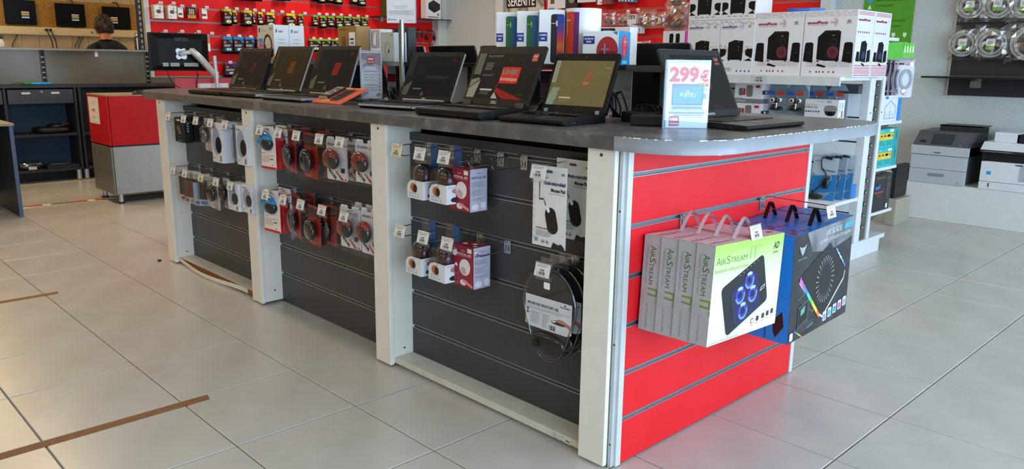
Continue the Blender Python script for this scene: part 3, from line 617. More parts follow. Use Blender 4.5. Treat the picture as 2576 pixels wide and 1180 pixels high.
def inkpack(px0, px1, py0, py1, col, row, X=XR+.10, deep=.03, style=0):
    a = onx(px0, py0, X); b = onx(px1, py1, X); w = b.y-a.y; h = a.z-b.z
    n = ORD.index(nth(col[1], row))
    t = thing('ink_cartridge_pack', '%s %s-topped black ink pack counted from the white frame, %s row of the red slatwall' % (ORD[n], col[1], row), 'ink pack', (X, (a.y+b.y)/2, b.z), PI/2, 'ink packs with %s tops' % col[1])
    C1 = M(col[0], .35); BK = M('#161213', .4)
    def body(m):
        m.box(-w/2, 0, 0, w/2, deep, h*.84, M('#2a1214', .4)); m.box(-w/2, 0, 0, w/2, deep, h*.1, C1)
    part(t, 'carton', body)
    part(t, 'header', lambda m: m.box(-w/2+.004, 0, h*.80, w/2-.004, .004 if deep < .05 else deep*.8, h, C1))
    def pr(m):
        m.face((-w/2, -.0003, 0), (1, 0, 0), (0, 0, 1)); m.q(0, h*.1, w, h*.71, BK)
        m.p([(w*.62, h*.81), (w, h*.62), (w, h*.81)], C1, 2)
        m.p([(w*.1, h*.62), (w*.3, h*.62), (w*.33, h*.7), (w*.25, h*.77), (w*.12, h*.75)], M('#d05a56', .5), 2)
        for k in range(2): m.q(w*.1, h*(.50-.07*k), w*(.72-.1*k), h*.035, M('#cfcfd0', .5), 2)
        m.e(w*.55, h*.25, w*.36, h*.10, C1, 2); m.e(w*.6, h*.26, w*.26, h*.065, M('#e6e6e4', .5), 3); m.p([(w*.5, h*.24), (w*.72, h*.3), (w*.62, h*.2)], BK, 4)
    part(t, 'front_print', pr)
    return t
YE, GN, BU, PU = ('#d6c414', 'yellow'), ('#6fae22', 'green'), ('#1f86c9', 'blue'), ('#6a2a86', 'purple')
Z5 = lambda a: 540+a*.163
def IK(a0, a1, b0, b1, col, row, **k): return inkpack(Z5(a0), Z5(a1), b0*.163, b1*.163, col, row, **k)
for a0, a1, b0, b1, d in ((140, 275, 130, 400, .09), (277, 350, 160, 375, .03), (445, 585, 155, 408, .09), (587, 632, 185, 375, .03), (665, 755, 185, 388, .03), (795, 935, 190, 440, .03)): IK(a0, a1, b0, b1, YE, 'middle', deep=d)
o = IK(1105, 1255, 205, 440, YE, 'middle', deep=.07)
for a0, a1, b0, b1 in ((1290, 1375, 212, 440), (1512, 1600, 232, 405), (1625, 1730, 243, 438), (1745, 1850, 250, 415), (1872, 1985, 243, 438), (1987, 2112, 250, 420), (2122, 2252, 262, 440), (2262, 2368, 262, 420)): IK(a0, a1, b0, b1, GN, 'middle')
for a0, a1 in ((125, 285), (290, 460), (465, 622), (640, 790)): IK(a0, a1, 568, 828, BU, 'lower', deep=.05)
for a0, a1 in ((1455, 1640), (1648, 1790), (1800, 1908), (1915, 2010)): IK(a0, a1, 598, 800, GN, 'lower')
for a0, a1, b1 in ((370, 556, 10), (562, 735, 22), (965, 1080, 12), (1085, 1175, 12)): IK(a0, a1, -220, b1, YE, 'upper')
for a0, a1, b1 in ((1520, 1598, 20), (1602, 1712, 52), (1737, 1842, 42), (1852, 1976, 68), (2100, 2212, 62), (2217, 2337, 98)): IK(a0, a1, b1-200, b1, GN, 'upper')
inkpack(565, 597, 157, 193, PU, 'bottom', deep=.05)
inkpack(600, 612, 157, 193, PU, 'bottom', deep=.05)
Z3 = lambda a, b: (350+a*.2034, b*.2034)
WH = [Z3(a, b) for a, b in ((268, 35), (430, 40), (535, 75), (678, 72), (838, 90), (330, 385), (535, 388), (742, 392), (905, 412), (1130, 770))]+[(Z5(a), b*.163) for a, b in ((190, 125), (345, 135), (500, 145), (625, 155), (755, 160), (897, 170), (1045, 180), (1210, 185), (1398, 205), (1617, 215), (1735, 220), (1837, 225), (1957, 228), (2093, 240), (2218, 248), (2350, 252), (218, 550), (388, 555), (562, 565), (715, 567), (1535, 590), (1640, 600), (1772, 600), (1895, 605))]
for q in WH: wallhook(*q)
def wallbox(nm, label, cat, px0, px1, py0, py1, mat, prn, deep=.03, X=XR+.09, grp=None):
    a = onx(px0, py0, X); b = onx(px1, py1, X); w = b.y-a.y; h = a.z-b.z
    t = thing(nm, label, cat, (X, (a.y+b.y)/2, b.z), PI/2, grp); part(t, 'carton', lambda m: m.box(-w/2, 0, 0, w/2, deep, h, mat), bev(.001))
    def pr(m): m.face((-w/2, -.0003, 0), (1, 0, 0), (0, 0, 1)); prn(m, w, h)
    part(t, 'front_print', pr); return t
GR = M('#4b4b4a', .5); CREAM = M('#d9d2c2', .55)
def camprint(m, w, h): m.q(w*.05, h*.03, w*.9, h*.94, PAPER).q(w*.3, h*.38, w*.4, h*.28, GR, 2).p([(w*.12, h*.52), (w*.3, h*.58), (w*.3, h*.42)], GR, 2).e(w*.65, h*.78, w*.12, h*.06, M('#a08a70', .5), 2).p([(w*.82, h*.6), (w*.98, h*.5), (w*.86, h*.45)], GR, 2).lines(w*.1, h*.2, w*.4, 2, h*.05, h*.02, GREYTXT, 2)
wallbox('accessory_box', 'white accessory box with camera picture next to the white frame post', 'box', *[v for p in zip(Z3(180, 55), Z3(310, 232)) for v in p], CREAM, camprint, .11, grp='white boxes on the ink slatwall')
wallbox('accessory_box', 'white accessory box with camera picture, second from the white frame post', 'box', *[v for p in zip(Z3(350, 65), Z3(472, 237)) for v in p], CREAM, camprint, .11, grp='white boxes on the ink slatwall')
wallbox('adapter_pack', 'small white hang pack with a black adapter beside the camera boxes', 'pack', *[v for p in zip(Z3(476, 92), Z3(550, 218)) for v in p], PAPER, lambda m, w, h: m.q(w*.1, h*.25, w*.7, h*.2, GR, 2).p([(0, 0), (w*.3, 0), (0, h*.2)], RED, 2))
wallbox('battery_pack', 'black and orange battery blister on the ink slatwall', 'pack', *[v for p in zip(Z3(590, 85), Z3(705, 230)) for v in p], M('#191411', .4), lambda m, w, h: (m.q(0, 0, w, h*.3, M('#d08a16', .4), 2), [m.rr(w*.2+w*.22*i, h*.35, w*.16, h*.5, w*.05, M('#b9ab86', .3, .6), 3) for i in range(3)]))
wallbox('cable_pack', 'red and white cable pack on the ink slatwall', 'pack', *[v for p in zip(Z3(735, 95), Z3(850, 235)) for v in p], M('#c8201f', .4), lambda m, w, h: m.q(w*.35, 0, w*.6, h*.95, PAPER, 2).q(w*.3, h*.25, w*.55, h*.2, GR, 3))
wallbox('marker_pack', 'narrow orange and white hang pack half hidden behind the monitor', 'pack', *[v for p in zip(Z3(835, 470), Z3(885, 635)) for v in p], PAPER, lambda m, w, h: m.q(0, h*.6, w, h*.4, M('#e07a14', .5), 2))
# glass shelf on the slatwall with boxes
pa = onx(930, 41, XR); pb = onx(1118, 50, XR)
gs = thing('glass_shelf', 'dark glass shelf with clear clips at the end of the ink slatwall', 'shelf', (XR, 0, pa.z-.01))
part(gs, 'pane', lambda m: m.box(0, pa.y, 0, .24, 6.74, .01, M('#141a18', .15)))
for yy in (pa.y+.16, 6.15): part(gs, 'clip', lambda m: m.box(0, yy, -.05, .03, yy+.03, .0, M('#aab0ae', .25)))
def shelfbox(nm, label, y0, y1, h, mat, prn=None, d=.12, x=.04):
    t = thing(nm, label, 'box', (XR+x+d, (y0+y1)/2, pa.z), PI/2); w = y1-y0
    part(t, 'carton', lambda m: m.box(-w/2, 0, 0, w/2, d, h, mat), bev(.001))
    if prn: part(t, 'front_print', lambda m: prn(m.face((-w/2, -.0003, 0), (1, 0, 0), (0, 0, 1)), w, h))
ga = onx(972, 20, XR+.16).y; gb = onx(1000, 20, XR+.16).y
shelfbox('software_box', 'dark green software box standing on the glass shelf', ga, ga+.22, .5, M('#3d5418', .5), lambda m, w, h: m.q(w*.2, h*.6, w*.5, h*.1, M('#7d9a44', .5)))
ra = onx(1075, 20, XR+.16).y; rb = onx(1106, 20, XR+.16).y
def modem(m, w, h): m.p([(w*.15, h*.45), (w*.55, h*.28), (w*.95, h*.45), (w*.95, h*.68), (w*.5, h*.85), (w*.15, h*.7)], M('#26262a', .4), 2).p([(w*.15, h*.45), (w*.55, h*.28), (w*.6, h*.5), (w*.2, h*.66)], M('#1a1a1d', .4), 3).q(w*.75, h*.18, w*.12, h*.08, RED, 2).q(w*.1, h*.08, w*.75, h*.03, INK, 2)
shelfbox('modem_box', 'white modem box with a black device picture standing on the glass shelf', ra-.02, rb+.02, .30, PAPER, modem)
# headphones hung at the end of the slatwall
def headset(px, py, label, mat, s=1.):
    p = onx(px, py, XR+.05); t = thing('headphones', label, 'headphones', (XR+.05, p.y, p.z))
    part(t, 'headband', lambda m: m.tube([(0, .065*s*math.cos(a), .02+.075*s*math.sin(a)) for a in [PI*i/12 for i in range(13)]], .006, mat, 8))
    for sd in (-1, 1): part(t, 'ear_cushion', lambda m: m.ell((0, sd*.06*s, -.0), (.03, .018, .035), mat, 14, 8))
    part(t, 'cable', lambda m: (m.tube([(.02, .05*s*math.cos(a)*(1-.1*math.sin(3*a)), -.03+.07*s*math.sin(a)) for a in [2*PI*i/22 for i in range(22)]], .004, mat, 6, True), m.tube([(.015, -.04, -.06), (.02, -.02, -.12), (.01, .0, -.13), (.01, .025, -.08)], .004, mat, 6)))
    part(t, 'peg', lambda m: m.tube([(-.05, 0, .09*s), (.03, 0, .09*s)], .003, HOOKW))
headset(1056, 88, 'black and white headphones hanging behind the display pole', M('#2a2230', .4), .8); headset(1083, 95, 'tangled black headphones hanging at the end of the ink slatwall', BLACK, 1.1)
# ================================================================ white double-sided gondola
GX = 2.99; GW = M('#d9dbdc', .42, v=.03)
gd = thing('gondola_shelving', 'white double-sided gondola shelving unit with a perforated end upright', 'shelving', (0, 0, 0))
part(gd, 'base', lambda m: (m.box(.6, 4.20, 0, GX, 4.822, .085, GW), m.box(.6, 4.13, .085, GX+.005, 4.887, .112, GW)), bev(.002))
part(gd, 'end_flange', lambda m: m.box(GX-.05, 4.40, .112, GX, 4.478, 1.142, GW), bev(.002)); part(gd, 'end_flange', lambda m: m.box(GX-.05, 4.592, .112, GX, 4.632, 1.142, GW), bev(.002))
def perf(m):
    g = M('#6f6c66', .35, .7); m.box(GX-.03, 4.478, .112, GX-.012, 4.592, 1.142, g)
    for k in range(13): z = .19+.075*k; m.box(GX-.0125, 4.50, z, GX-.006, 4.535, z+.022, BLACK); m.box(GX-.0125, 4.515, z+.004, GX-.0045, 4.53, z+.016, M('#cfcabd', .35, .6))
part(gd, 'perforated_upright', perf)
for y_ in (4.44, 4.61): part(gd, 'bolt', lambda m: [m.cyl((GX, y_, z), (GX+.002, y_, z), .006, STEEL, 10) for z in (.93,)])
gz = [.112, .30, .45, .60, .75, .90, 1.05, 1.10]
part(gd, 'core', lambda m: m.box(.6, 4.42, .112, GX-.05, 4.60, 1.10, M('#8d9092', .6)))
for i in range(len(gz)-1):
    for yy in (4.40, 4.60): part(gd, 'slat', lambda m: m.box(.6, yy, gz[i]+.005, GX-.05, yy+.018, gz[i+1]-.005, M('#e6ecf0', .5, v=.02)))
for z in gz[1:-1]: part(gd, 'groove', lambda m: m.box(.6, 4.412, z-.0052, GX-.05, 4.42, z+.0052, M('#3a3b40', .5)))
part(gd, 'top_shelf', lambda m: (m.box(.6, 4.0, 1.128, 2.98, 4.66, 1.150, GW), m.box(.6, 3.985, 1.098, 2.98, 4.0, 1.150, M('#cfd2d3', .4))), bev(.0015))
part(gd, 'ticket_strip', lambda m: m.face((2.42, 3.9845, 1.103), (1, 0, 0), (0, 0, 1)).q(0, 0, .11, .043, M('#c3c8cc', .3)).t('49,90€', .055, .026, .014, INK, 2, 'c', bold=.02).bars(.025, .008, .06, .013, INK))
for y0, y1, z, x1 in ((4.02, 4.40, .385, 2.985), (4.08, 4.40, .80, 2.2)): part(gd, 'shelf', lambda m: m.box(.9, y0, z, x1, y1, z+.022, GW), bev(.0015))
part(gd, 'shelf', lambda m: m.box(1.3, 4.05, .852, 2.975, 4.40, .872, GW), bev(.0015))
for z in (.845, .548, .255): part(gd, 'shelf', lambda m: m.box(1.6, 4.632, z, GX, 4.975, z+.02, GW), bev(.0015)); part(gd, 'bracket', lambda m: m.prism([(4.632, z), (4.86, z), (4.632, z-.06)], GX-.03, GX-.026, M('#55565a', .4, .5), 'x'))
part(gd, 'top_bar', lambda m: m.box(2.4, 4.63, 1.37, 2.97, 4.82, 1.39, GW)); part(gd, 'bar_post', lambda m: m.box(2.93, 4.64, 1.15, 2.955, 4.665, 1.37, BLACK))
# ---------------------------------------------------------------- cartons helper
def carton(nm, label, w, d, h, mat, loc, rz=0, front=None, right=None, top=None, left=None, cat='box', grp=None, rot=None, side=None):
    t = thing(nm, label, cat, loc, rz, grp, rot)
    part(t, 'carton', lambda m: m.box(-w/2, -d/2, 0, w/2, d/2, h, mat), bev(.0012))
    for fn, o, u, v, a, b, n in ((front, (-w/2, -d/2-.0003, 0), (1, 0, 0), (0, 0, 1), w, h, 'front_print'), (right, (w/2+.0003, -d/2, 0), (0, 1, 0), (0, 0, 1), d, h, 'side_print'), (top, (-w/2, -d/2, h+.0003), (1, 0, 0), (0, 1, 0), w, d, 'top_print'), (left, (-w/2-.0003, d/2, 0), (0, -1, 0), (0, 0, 1), d, h, 'side_print')):
        if fn:
            m = MB(); m.face(o, u, v); fn(m, a, b); m.build(n, t)
    return t
CW = M('#dcdbde', .4, v=.02); SPK = M('#080809', .5, spec=.25); SPG = M('#0e0e10', .5, spec=.25)
def dots(m, u, v, w, h, nx, ny, cols, rnd, dens=.8, s=.55):
    for i in range(nx):
        for j in range(ny):
            if rnd.random() < dens: m.q(u+w*i/nx, v+h*j/ny, w/nx*s, h/ny*s, rnd.choice(cols))
def adv(m, u, v, s, c): m.t('AD', u, v, s, c, 2, 'c', bold=.02); m.t('ADVANCE', u, v-s*.45, s*.4, c, 2, 'c', bold=.02)
def f23(m, w, h):
    rnd = random.Random(1); rd = [M('#a8324a', .5), M('#2b2226', .5), M('#c24058', .5)]
    dots(m, w*.01, h*.91, w*.98, h*.085, 56, 6, rd, rnd, .68, .45); dots(m, w*.1, h*.15, w*.86, h*.11, 44, 6, [M('#c79aa6', .5), M('#a88a92', .5)], rnd, .85)
    m.t('ssoundPhonic', w*.06, h*.80, h*.062, M('#9c1c3c', .5), w=w*.40, bold=.04); m.t('23W', w*.50, h*.80, h*.055, M('#a88a5a', .5), w=w*.11)
    for k in range(3): m.ring(w*.56, h*.825, w*(.055+.016*k), h*(.045+.013*k), .0022, M('#c89aa4', .5), 2, 14, -70, 80)
    adv(m, w*.85, h*.82, h*.045, INK); m.lines(w*.08, h*.775, w*.36, 1, h*.02, h*.010, M('#c9a8b0', .5))
    # subwoofer
    m.p([(w*.29, h*.26), (w*.44, h*.24), (w*.44, h*.68), (w*.29, h*.60)], SPK, 2); m.p([(w*.44, h*.24), (w*.72, h*.24), (w*.72, h*.68), (w*.44, h*.68)], SPG, 2); m.p([(w*.29, h*.60), (w*.44, h*.68), (w*.72, h*.68), (w*.68, h*.70), (w*.42, h*.70)], M('#18181b', .4), 2)
    m.e(w*.595, h*.37, w*.115, h*.10, M('#4a121c', .5), 3, 22); m.ring(w*.595, h*.37, w*.10, h*.085, .012, M('#6a2030', .5), 4); m.e(w*.605, h*.53, w*.05, h*.05, SPK, 4, 18); m.ring(w*.605, h*.53, w*.05, h*.05, .003, M('#3c3c42', .3), 5)
    m.q(w*.30, h*.225, w*.04, h*.02, SPK, 2).q(w*.66, h*.225, w*.04, h*.02, SPK, 2).q(w*.56, h*.62, w*.05, h*.012, M('#8a7a30', .5), 4)
    for u in (.03, .78):
        m.p([(w*u, h*.23), (w*(u+.19), h*.21), (w*(u+.18), h*.50), (w*(u+.15), h*.52), (w*(u+.05), h*.52), (w*(u+.02), h*.50)], SPK, 2); m.q(w*(u+.08), h*.36, w*.06, h*.006, M('#55555a', .4), 3)
    m.p([(w*.29, h*.165), (w*.46, h*.135), (w*.5, h*.155), (w*.33, h*.195)], SPK, 3)
    for k, u in enumerate((.18, .30, .36, .43, .54, .63)): m.q(w*u, h*.055, w*.028, h*.028, M('#a0203c', .5), 2) if k % 2 else m.e(w*u+.004, h*.069, w*.015, h*.014, M('#a0203c', .5), 2, 10)
def s23(m, d, h):
    rnd = random.Random(2); rd = [M('#b8485c', .5), M('#c8707e', .5)]
    for k in range(7): m.q(d*.04, h*(.02+.025*k), d*.92, h*.011, rd[k % 2])
    for k in range(3): m.q(d*.04, h*(.20+.02*k), d*.92, h*.009, M('#d9d8a0', .5))
    for k in range(3): m.q(d*.05, h*(.93+.02*k), d*.9, h*.008, rd[0])
    m.t('ssoundPhonic', d*.06, h*.84, h*.05, M('#9c1c3c', .5), w=d*.68, bold=.04); m.ring(d*.78, h*.85, d*.09, h*.04, .002, M('#c89aa4', .5), 2, 12, -70, 80)
    for k in range(6): m.q(d*(.08+.12*k), h*.66, d*.05, h*.025, M('#a0203c', .5), 2)
    m.p([(d*.28, h*.24), (d*.66, h*.22), (d*.68, h*.5), (d*.56, h*.55), (d*.34, h*.53)], SPG, 2); m.e(d*.5, h*.33, d*.10, h*.06, M('#2a3566', .4), 3, 14); m.e(d*.48, h*.45, d*.06, h*.035, SPK, 3, 12)
    m.p([(d*.08, h*.24), (d*.27, h*.23), (d*.27, h*.38), (d*.12, h*.38)], SPK, 2); m.p([(d*.70, h*.22), (d*.92, h*.24), (d*.90, h*.42), (d*.72, h*.40)], SPK, 2); m.p([(d*.42, h*.20), (d*.6, h*.16), (d*.62, h*.185), (d*.46, h*.215)], SPK, 3)
for k, (xx, yy, lb) in enumerate(((2.545, 4.17, 'white 2.1 speaker carton with dotted red print beside the smaller speaker cartons'), (2.862, 4.17, 'white 2.1 speaker carton with dotted red print, front one at the gondola end'), (2.862, 4.415, 'white 2.1 speaker carton standing behind the one at the gondola end'))):
    carton('speaker_carton', lb, .312, .238, .375, CW, (xx, yy, 1.150), 0, f23 if k < 2 else None, s23 if k else None, grp='large speaker cartons')
def f12(m, w, h, low=True):
    if not low: f12b(m, w, h); return
    rnd = random.Random(4); rd = [M('#2b3a7a', .5), M('#8a2a40', .5), M('#2c2c30', .5), M('#c0603a', .5)]
    for i in range(22): dots(m, w*(.02+.044*i), h*(.96-.012*(rnd.randint(0, 5))), w*.03, h*.035, 1, 3, [rnd.choice(rd)], rnd, 1, .6)
    m.t('ssoundPhonic', w*.05, h*.855, h*.05, M('#2d3c86', .5), w=w*.45, bold=.04); m.t('12W', w*.54, h*.855, h*.05, M('#7d88b0', .5), w=w*.12); m.ring(w*.60, h*.88, w*.09, h*.05, .003, M('#8f98c0', .5), 2, 12, -70, 80); adv(m, w*.85, h*.87, h*.038, INK)
    m.lines(w*.05, h*.835, w*.4, 1, h*.02, h*.008, GREYTXT)
    for i in range(20):
        if not (6 < i < 13): dots(m, w*(.02+.048*i), h*.40, w*.03, h*(.05+.12*rnd.random()), 1, 5, [[M('#28306e', .5), M('#2c2c38', .5)], [M('#c0502a', .5), M('#c8a23a', .5)]][i > 10], rnd, .9, .6)
    m.p([(w*.27, h*.27), (w*.69, h*.27), (w*.70, h*.61), (w*.45, h*.63), (w*.27, h*.585)], SPK, 2); m.q(w*.29, h*.25, w*.04, h*.02, SPK, 2).q(w*.63, h*.25, w*.04, h*.02, SPK, 2)
    for v in (.60, .51, .445): m.e(w*.57, h*v, w*.012, h*.008, M('#b0b0b4', .4), 3, 8)
    m.p([(w*.03, h*.32), (w*.05, h*.30), (w*.20, h*.36), (w*.21, h*.44), (w*.18, h*.47), (w*.03, h*.47)], SPK, 2); m.p([(w*.02, h*.255), (w*.2, h*.25), (w*.12, h*.27)], SPK, 2)
    m.p([(w*.97, h*.32), (w*.95, h*.30), (w*.78, h*.36), (w*.77, h*.44), (w*.82, h*.47), (w*.98, h*.47)], SPK, 2); m.p([(w*.74, h*.255), (w*.97, h*.25), (w*.9, h*.3)], SPK, 2)
    m.t('Bluetooth', w*.14, h*.105, h*.03, INK, w=w*.22, bold=.02); m.lines(w*.14, h*.08, w*.28, 2, h*.02, h*.008, GREYTXT)
    for k, u in enumerate((.56, .68, .80, .92)): m.e(w*u, h*.065, w*.022, h*.018, M('#2b4a9c', .5), 2, 10)
def f12b(m, w, h):
    m.p([(w*.27, h*.11), (w*.69, h*.11), (w*.70, h*.45), (w*.45, h*.47), (w*.27, h*.425)], SPK, 2); m.q(w*.29, h*.09, w*.04, h*.02, SPK, 2).q(w*.63, h*.09, w*.04, h*.02, SPK, 2)
    for v in (.44, .35, .285): m.e(w*.57, h*v, w*.012, h*.008, M('#b0b0b4', .4), 3, 8)
    for s in (-1, 1): f = lambda u: w*(.5+s*(.5-u)); m.p([(f(.97), h*.16), (f(.95), h*.14), (f(.80), h*.20), (f(.79), h*.28), (f(.84), h*.31), (f(.97), h*.31)], SPK, 2); m.p([(f(.78), h*.095), (f(.97), h*.09), (f(.92), h*.15)], SPK, 2)
    for k in range(4): m.q(w*(.2+.17*k), h*.05, w*.1, h*.012, GREYTXT, 2)
    m.t('AD', w*.6, h*.6, h*.06, INK, 2)
for k, (xx, zz, lb) in enumerate(((2.02, 1.150, 'white 12 watt speaker carton under another, mostly behind the open laptop'), (2.266, 1.150, 'white 12 watt speaker carton next to the large red-print speaker cartons'), (2.02, 1.4915, 'white 12 watt speaker carton stacked on top, next to the hanging headset bag'), (2.262, 1.4915, 'white 12 watt speaker carton stacked on top, next to the blue carton'))):
    carton('speaker_carton', lb, .243, .20, .340, CW, (xx, 4.145, zz), 0, f12 if k < 2 else f12b, grp='small speaker cartons')
def fblue(m, w, h): 
    m.q(0, 0, w*.25, h, M('#1f6ad8', .4)); m.t('soundPhonic', w*.2, h*.06, w*.2, M('#cfe0ff', .5), 2, rot=PI/2, bold=.03)
    m.rr(w*.32, h*.1, w*.35, h*.5, .01, M('#17223a', .4), 2); m.q(w*.75, 0, w*.25, h, M('#5d9cf0', .4), 1)
carton('speaker_carton', 'bright blue speaker carton behind the large red-print cartons', .20, .12, .42, M('#2f7fe6', .35), (2.50, 4.48, 1.150), 0, fblue, lambda m, d, h: [m.q(d*(.1+.2*i), 0, d*.08, h, M('#7db4f4', .4)) for i in range(5)])
def f20(m, w, h):
    for u in (.28, .55): m.p([(w*u, h*.32), (w*(u+.16), h*.32), (w*(u+.17), h*.8), (w*(u+.12), h*.88), (w*u, h*.84)], SPK, 2)
    m.t('soundPhonic', w*.92, h*.2, h*.13, INK, 2, 'l', w=w*.42, rot=PI, bold=.04); m.q(w*.05, h*.12, w*.14, h*.03, GREYTXT, 2); m.q(w*.93, 0, w*.07, h, M('#d62a9a', .4), 2)
carton('spare_carton', 'plain white carton carrying the upside-down speaker carton', .20, .16, .152, CW, (1.80, 4.11, 1.150))
carton('speaker_carton', 'small white speaker carton standing upside down with a pink edge', .19, .14, .125, CW, (1.80, 4.11, 1.303), 0, f20, lambda m, d, h: m.q(0, 0, d, h, M('#d62a9a', .4)))
# items on the inner shelf of the gondola (front at y 4.05)
ZG = .8722
def fsp(m, w, h):
    m.p(rrect(w*.16, h*.2, w*.30, h*.68, .006), M('#6c665f', .5), 2); m.p([(w*.30, h*.22), (w*.40, h*.25), (w*.40, h*.62), (w*.32, h*.72)], M('#c4201e', .5), 2); m.p(rrect(w*.43, h*.14, w*.66, h*.88, .012), M('#75706a', .5), 2)
    m.rr(w*.76, h*.72, w*.16, h*.16, .003, M('#c01c2c', .5), 2); m.q(w*.03, h*.04, w*.3, h*.03, GREYTXT, 2)
def ssp(m, d, h): m.q(0, h*.3, d, h*.25, M('#3a3a40', .4)); m.e(d*.5, h*.42, d*.12, h*.08, PAPER, 2, 12)
for k, zz in enumerate((ZG, ZG+.126)):
    t = carton('speaker_box', ('white box of two grey stereo speakers, lower one under the gondola top shelf', 'white box of two grey stereo speakers, upper one under the gondola top shelf')[k], .195, .10, .0978, CW, (2.343, 4.152, zz), 0, fsp, ssp, grp='stereo speaker boxes')
o = carton('flat_box', 'flat grey and white box between the two stereo speaker boxes', .192, .10, .0278, M('#77777c', .4), (2.345, 4.152, ZG+.098), 0, lambda m, w, h: m.q(w*.03, h*.3, w*.4, h*.4, M('#a8a8ac', .4)))
def blister_cam(x, y, label):
    t = thing('webcam_blister', label, 'webcam pack', (x, y, ZG), 0, 'robot webcam blister packs')
    sh = CLEAR('tinted_blister', (.93, .96, .98), .10, .1)
    part(t, 'card', lambda m: m.box(-.062, .045, 0, .062, .048, .225, M('#cdd8df', .4)))
    part(t, 'shell', lambda m: (m.prism([(-.01, 0), (.045, 0), (.045, .19), (-.002, .19), (-.004, .14), (.02, .09), (.018, .06)], -.062, .062, sh, 'x'),))
    part(t, 'hang_tab', lambda m: m.prism([(-.06, .19), (.06, .19), (.035, .228), (-.035, .228)], .03, .045, M('#8296a0', .4), 'y'))
    part(t, 'header_print', lambda m: m.face((-.062, -.0045, .15), (1, 0, 0), (0, 0, 1)).rr(.008, .008, .045, .024, .004, M('#2a58a8', .4)).rr(.068, .008, .045, .024, .004, M('#c4402c', .4)))
    def bot(m):
        dk = M('#42181a', .3); m.ell((0, .012, .125), (.040, .018, .017), dk, 16, 10)
        for s in (-1, 1): m.ell((s*.024, -.002, .127), (.018, .008, .013), M('#dfe3e6', .2), 12, 8); m.ell((s*.022, -.010, .126), (.0085, .004, .0085), M('#16181c', .2), 10, 6)
        m.cyl((0, .012, .14), (0, .012, .152), .006, M('#888a90', .3, .8), 10); m.cyl((0, .01, .11), (0, .005, .07), .005, CHROME, 8)
        m.ell((-.02, .012, .082), (.022, .015, .018), dk, 12, 8); m.ell((.025, .006, .076), (.02, .014, .012), BLACK, 12, 8); m.ell((0, .0, .069), (.05, .012, .006), BLACK, 14, 6)
    part(t, 'webcam', bot)
for x_, y_, lb in ((2.534, 4.11, 'robot-shaped webcam in a clear blister next to the stereo speaker boxes'), (2.662, 4.11, 'robot-shaped webcam in a clear blister next to the dome camera box'), (2.715, 4.26, 'webcam blister behind the dome camera box, next to the front webcams'), (2.842, 4.26, 'webcam blister behind the dome camera box, towards the gondola end')): blister_cam(x_, y_, lb)
def fdome(m, w, h):
    m.t('SMART VISION', w*.03, h*.62, h*.12, M('#b3a176', .5), w=w*.34); m.t('DOME HD 720P', w*.03, h*.47, h*.12, INK, w=w*.36, bold=.01); m.q(w*.04, h*.43, w*.34, h*.008, GREYTXT); m.t('EQUA VISION', w*.34, h*.85, h*.08, GREYTXT, w=w*.24)
    for k in range(4): m.q(w*(.66+.035*k), h*.80, w*.018, h*.14, M('#9d8a62', .5))
    for k, c in enumerate(('#2a2a2e', '#2a2a2e', '#6a5a4a', '#2a6ab0', '#55555a', '#2a2a2e')): m.rr(w*(.03+.075*k), h*.20, w*.05, h*.09, .003, M(c, .5), 2)
    g = M('#8c8a86', .4); m.p([(w*.58, h*.32)]+[(w*.77+w*.19*math.cos(R(a)), h*.5+h*.18*math.sin(R(a))) for a in range(180, -1, -20)][0:0]+[(w*.60, h*.58), (w*.68, h*.66), (w*.86, h*.66), (w*.95, h*.58), (w*.97, h*.36), (w*.90, h*.30), (w*.64, h*.30)], g, 2)
    m.p([(w*.60, h*.30), (w*.95, h*.30), (w*.90, h*.06), (w*.82, h*0.01), (w*.71, h*.01), (w*.64, h*.08)], M('#2c2c30', .3), 2); m.e(w*.77, h*.14, w*.09, h*.10, M('#141418', .2), 3)
def sdome(m, d, h):
    m.q(d*.2, h*.5, d*.06, h*.4, GREYTXT); m.lines(d*.5, h*.85, d*.3, 5, h*.05, h*.02, GREYTXT); m.q(d*.52, h*.25, d*.22, h*.3, M('#b05a60', .5)).q(d*.15, h*.2, d*.2, h*.1, M('#b89a4a', .5)).q(d*.2, h*.04, d*.1, h*.1, INK).q(d*.7, h*.05, d*.1, h*.15, M('#b89a4a', .5))
carton('camera_box', 'white dome security camera box lying on the gondola shelf', .207, .085, .142, CW, (2.834, 4.142, ZG), R(0), lambda m, w, h: (setattr(m, 'T', m.T @ Matrix.Translation((0, .046, 0))), fdome(m, w, .096)), sdome)
# bundle of pens hung under the top shelf
o = thing('pen_pack', 'small pack of coloured sticks tucked under the gondola top shelf', 'pack', (2.86, 4.30, 1.098))
part(o, 'card', lambda m: m.box(-.02, 0, -.05, .10, .06, 0, M('#3b3b42', .5)))
for k in range(4): part(o, 'stick', lambda m: m.cyl((-.10+.022*k, .0, -.012), (-.075+.022*k, .0, -.03), .008, M(('#5a4a66', '#8a2a48', '#c0b8c0', '#7a1e40')[k], .4), 8))
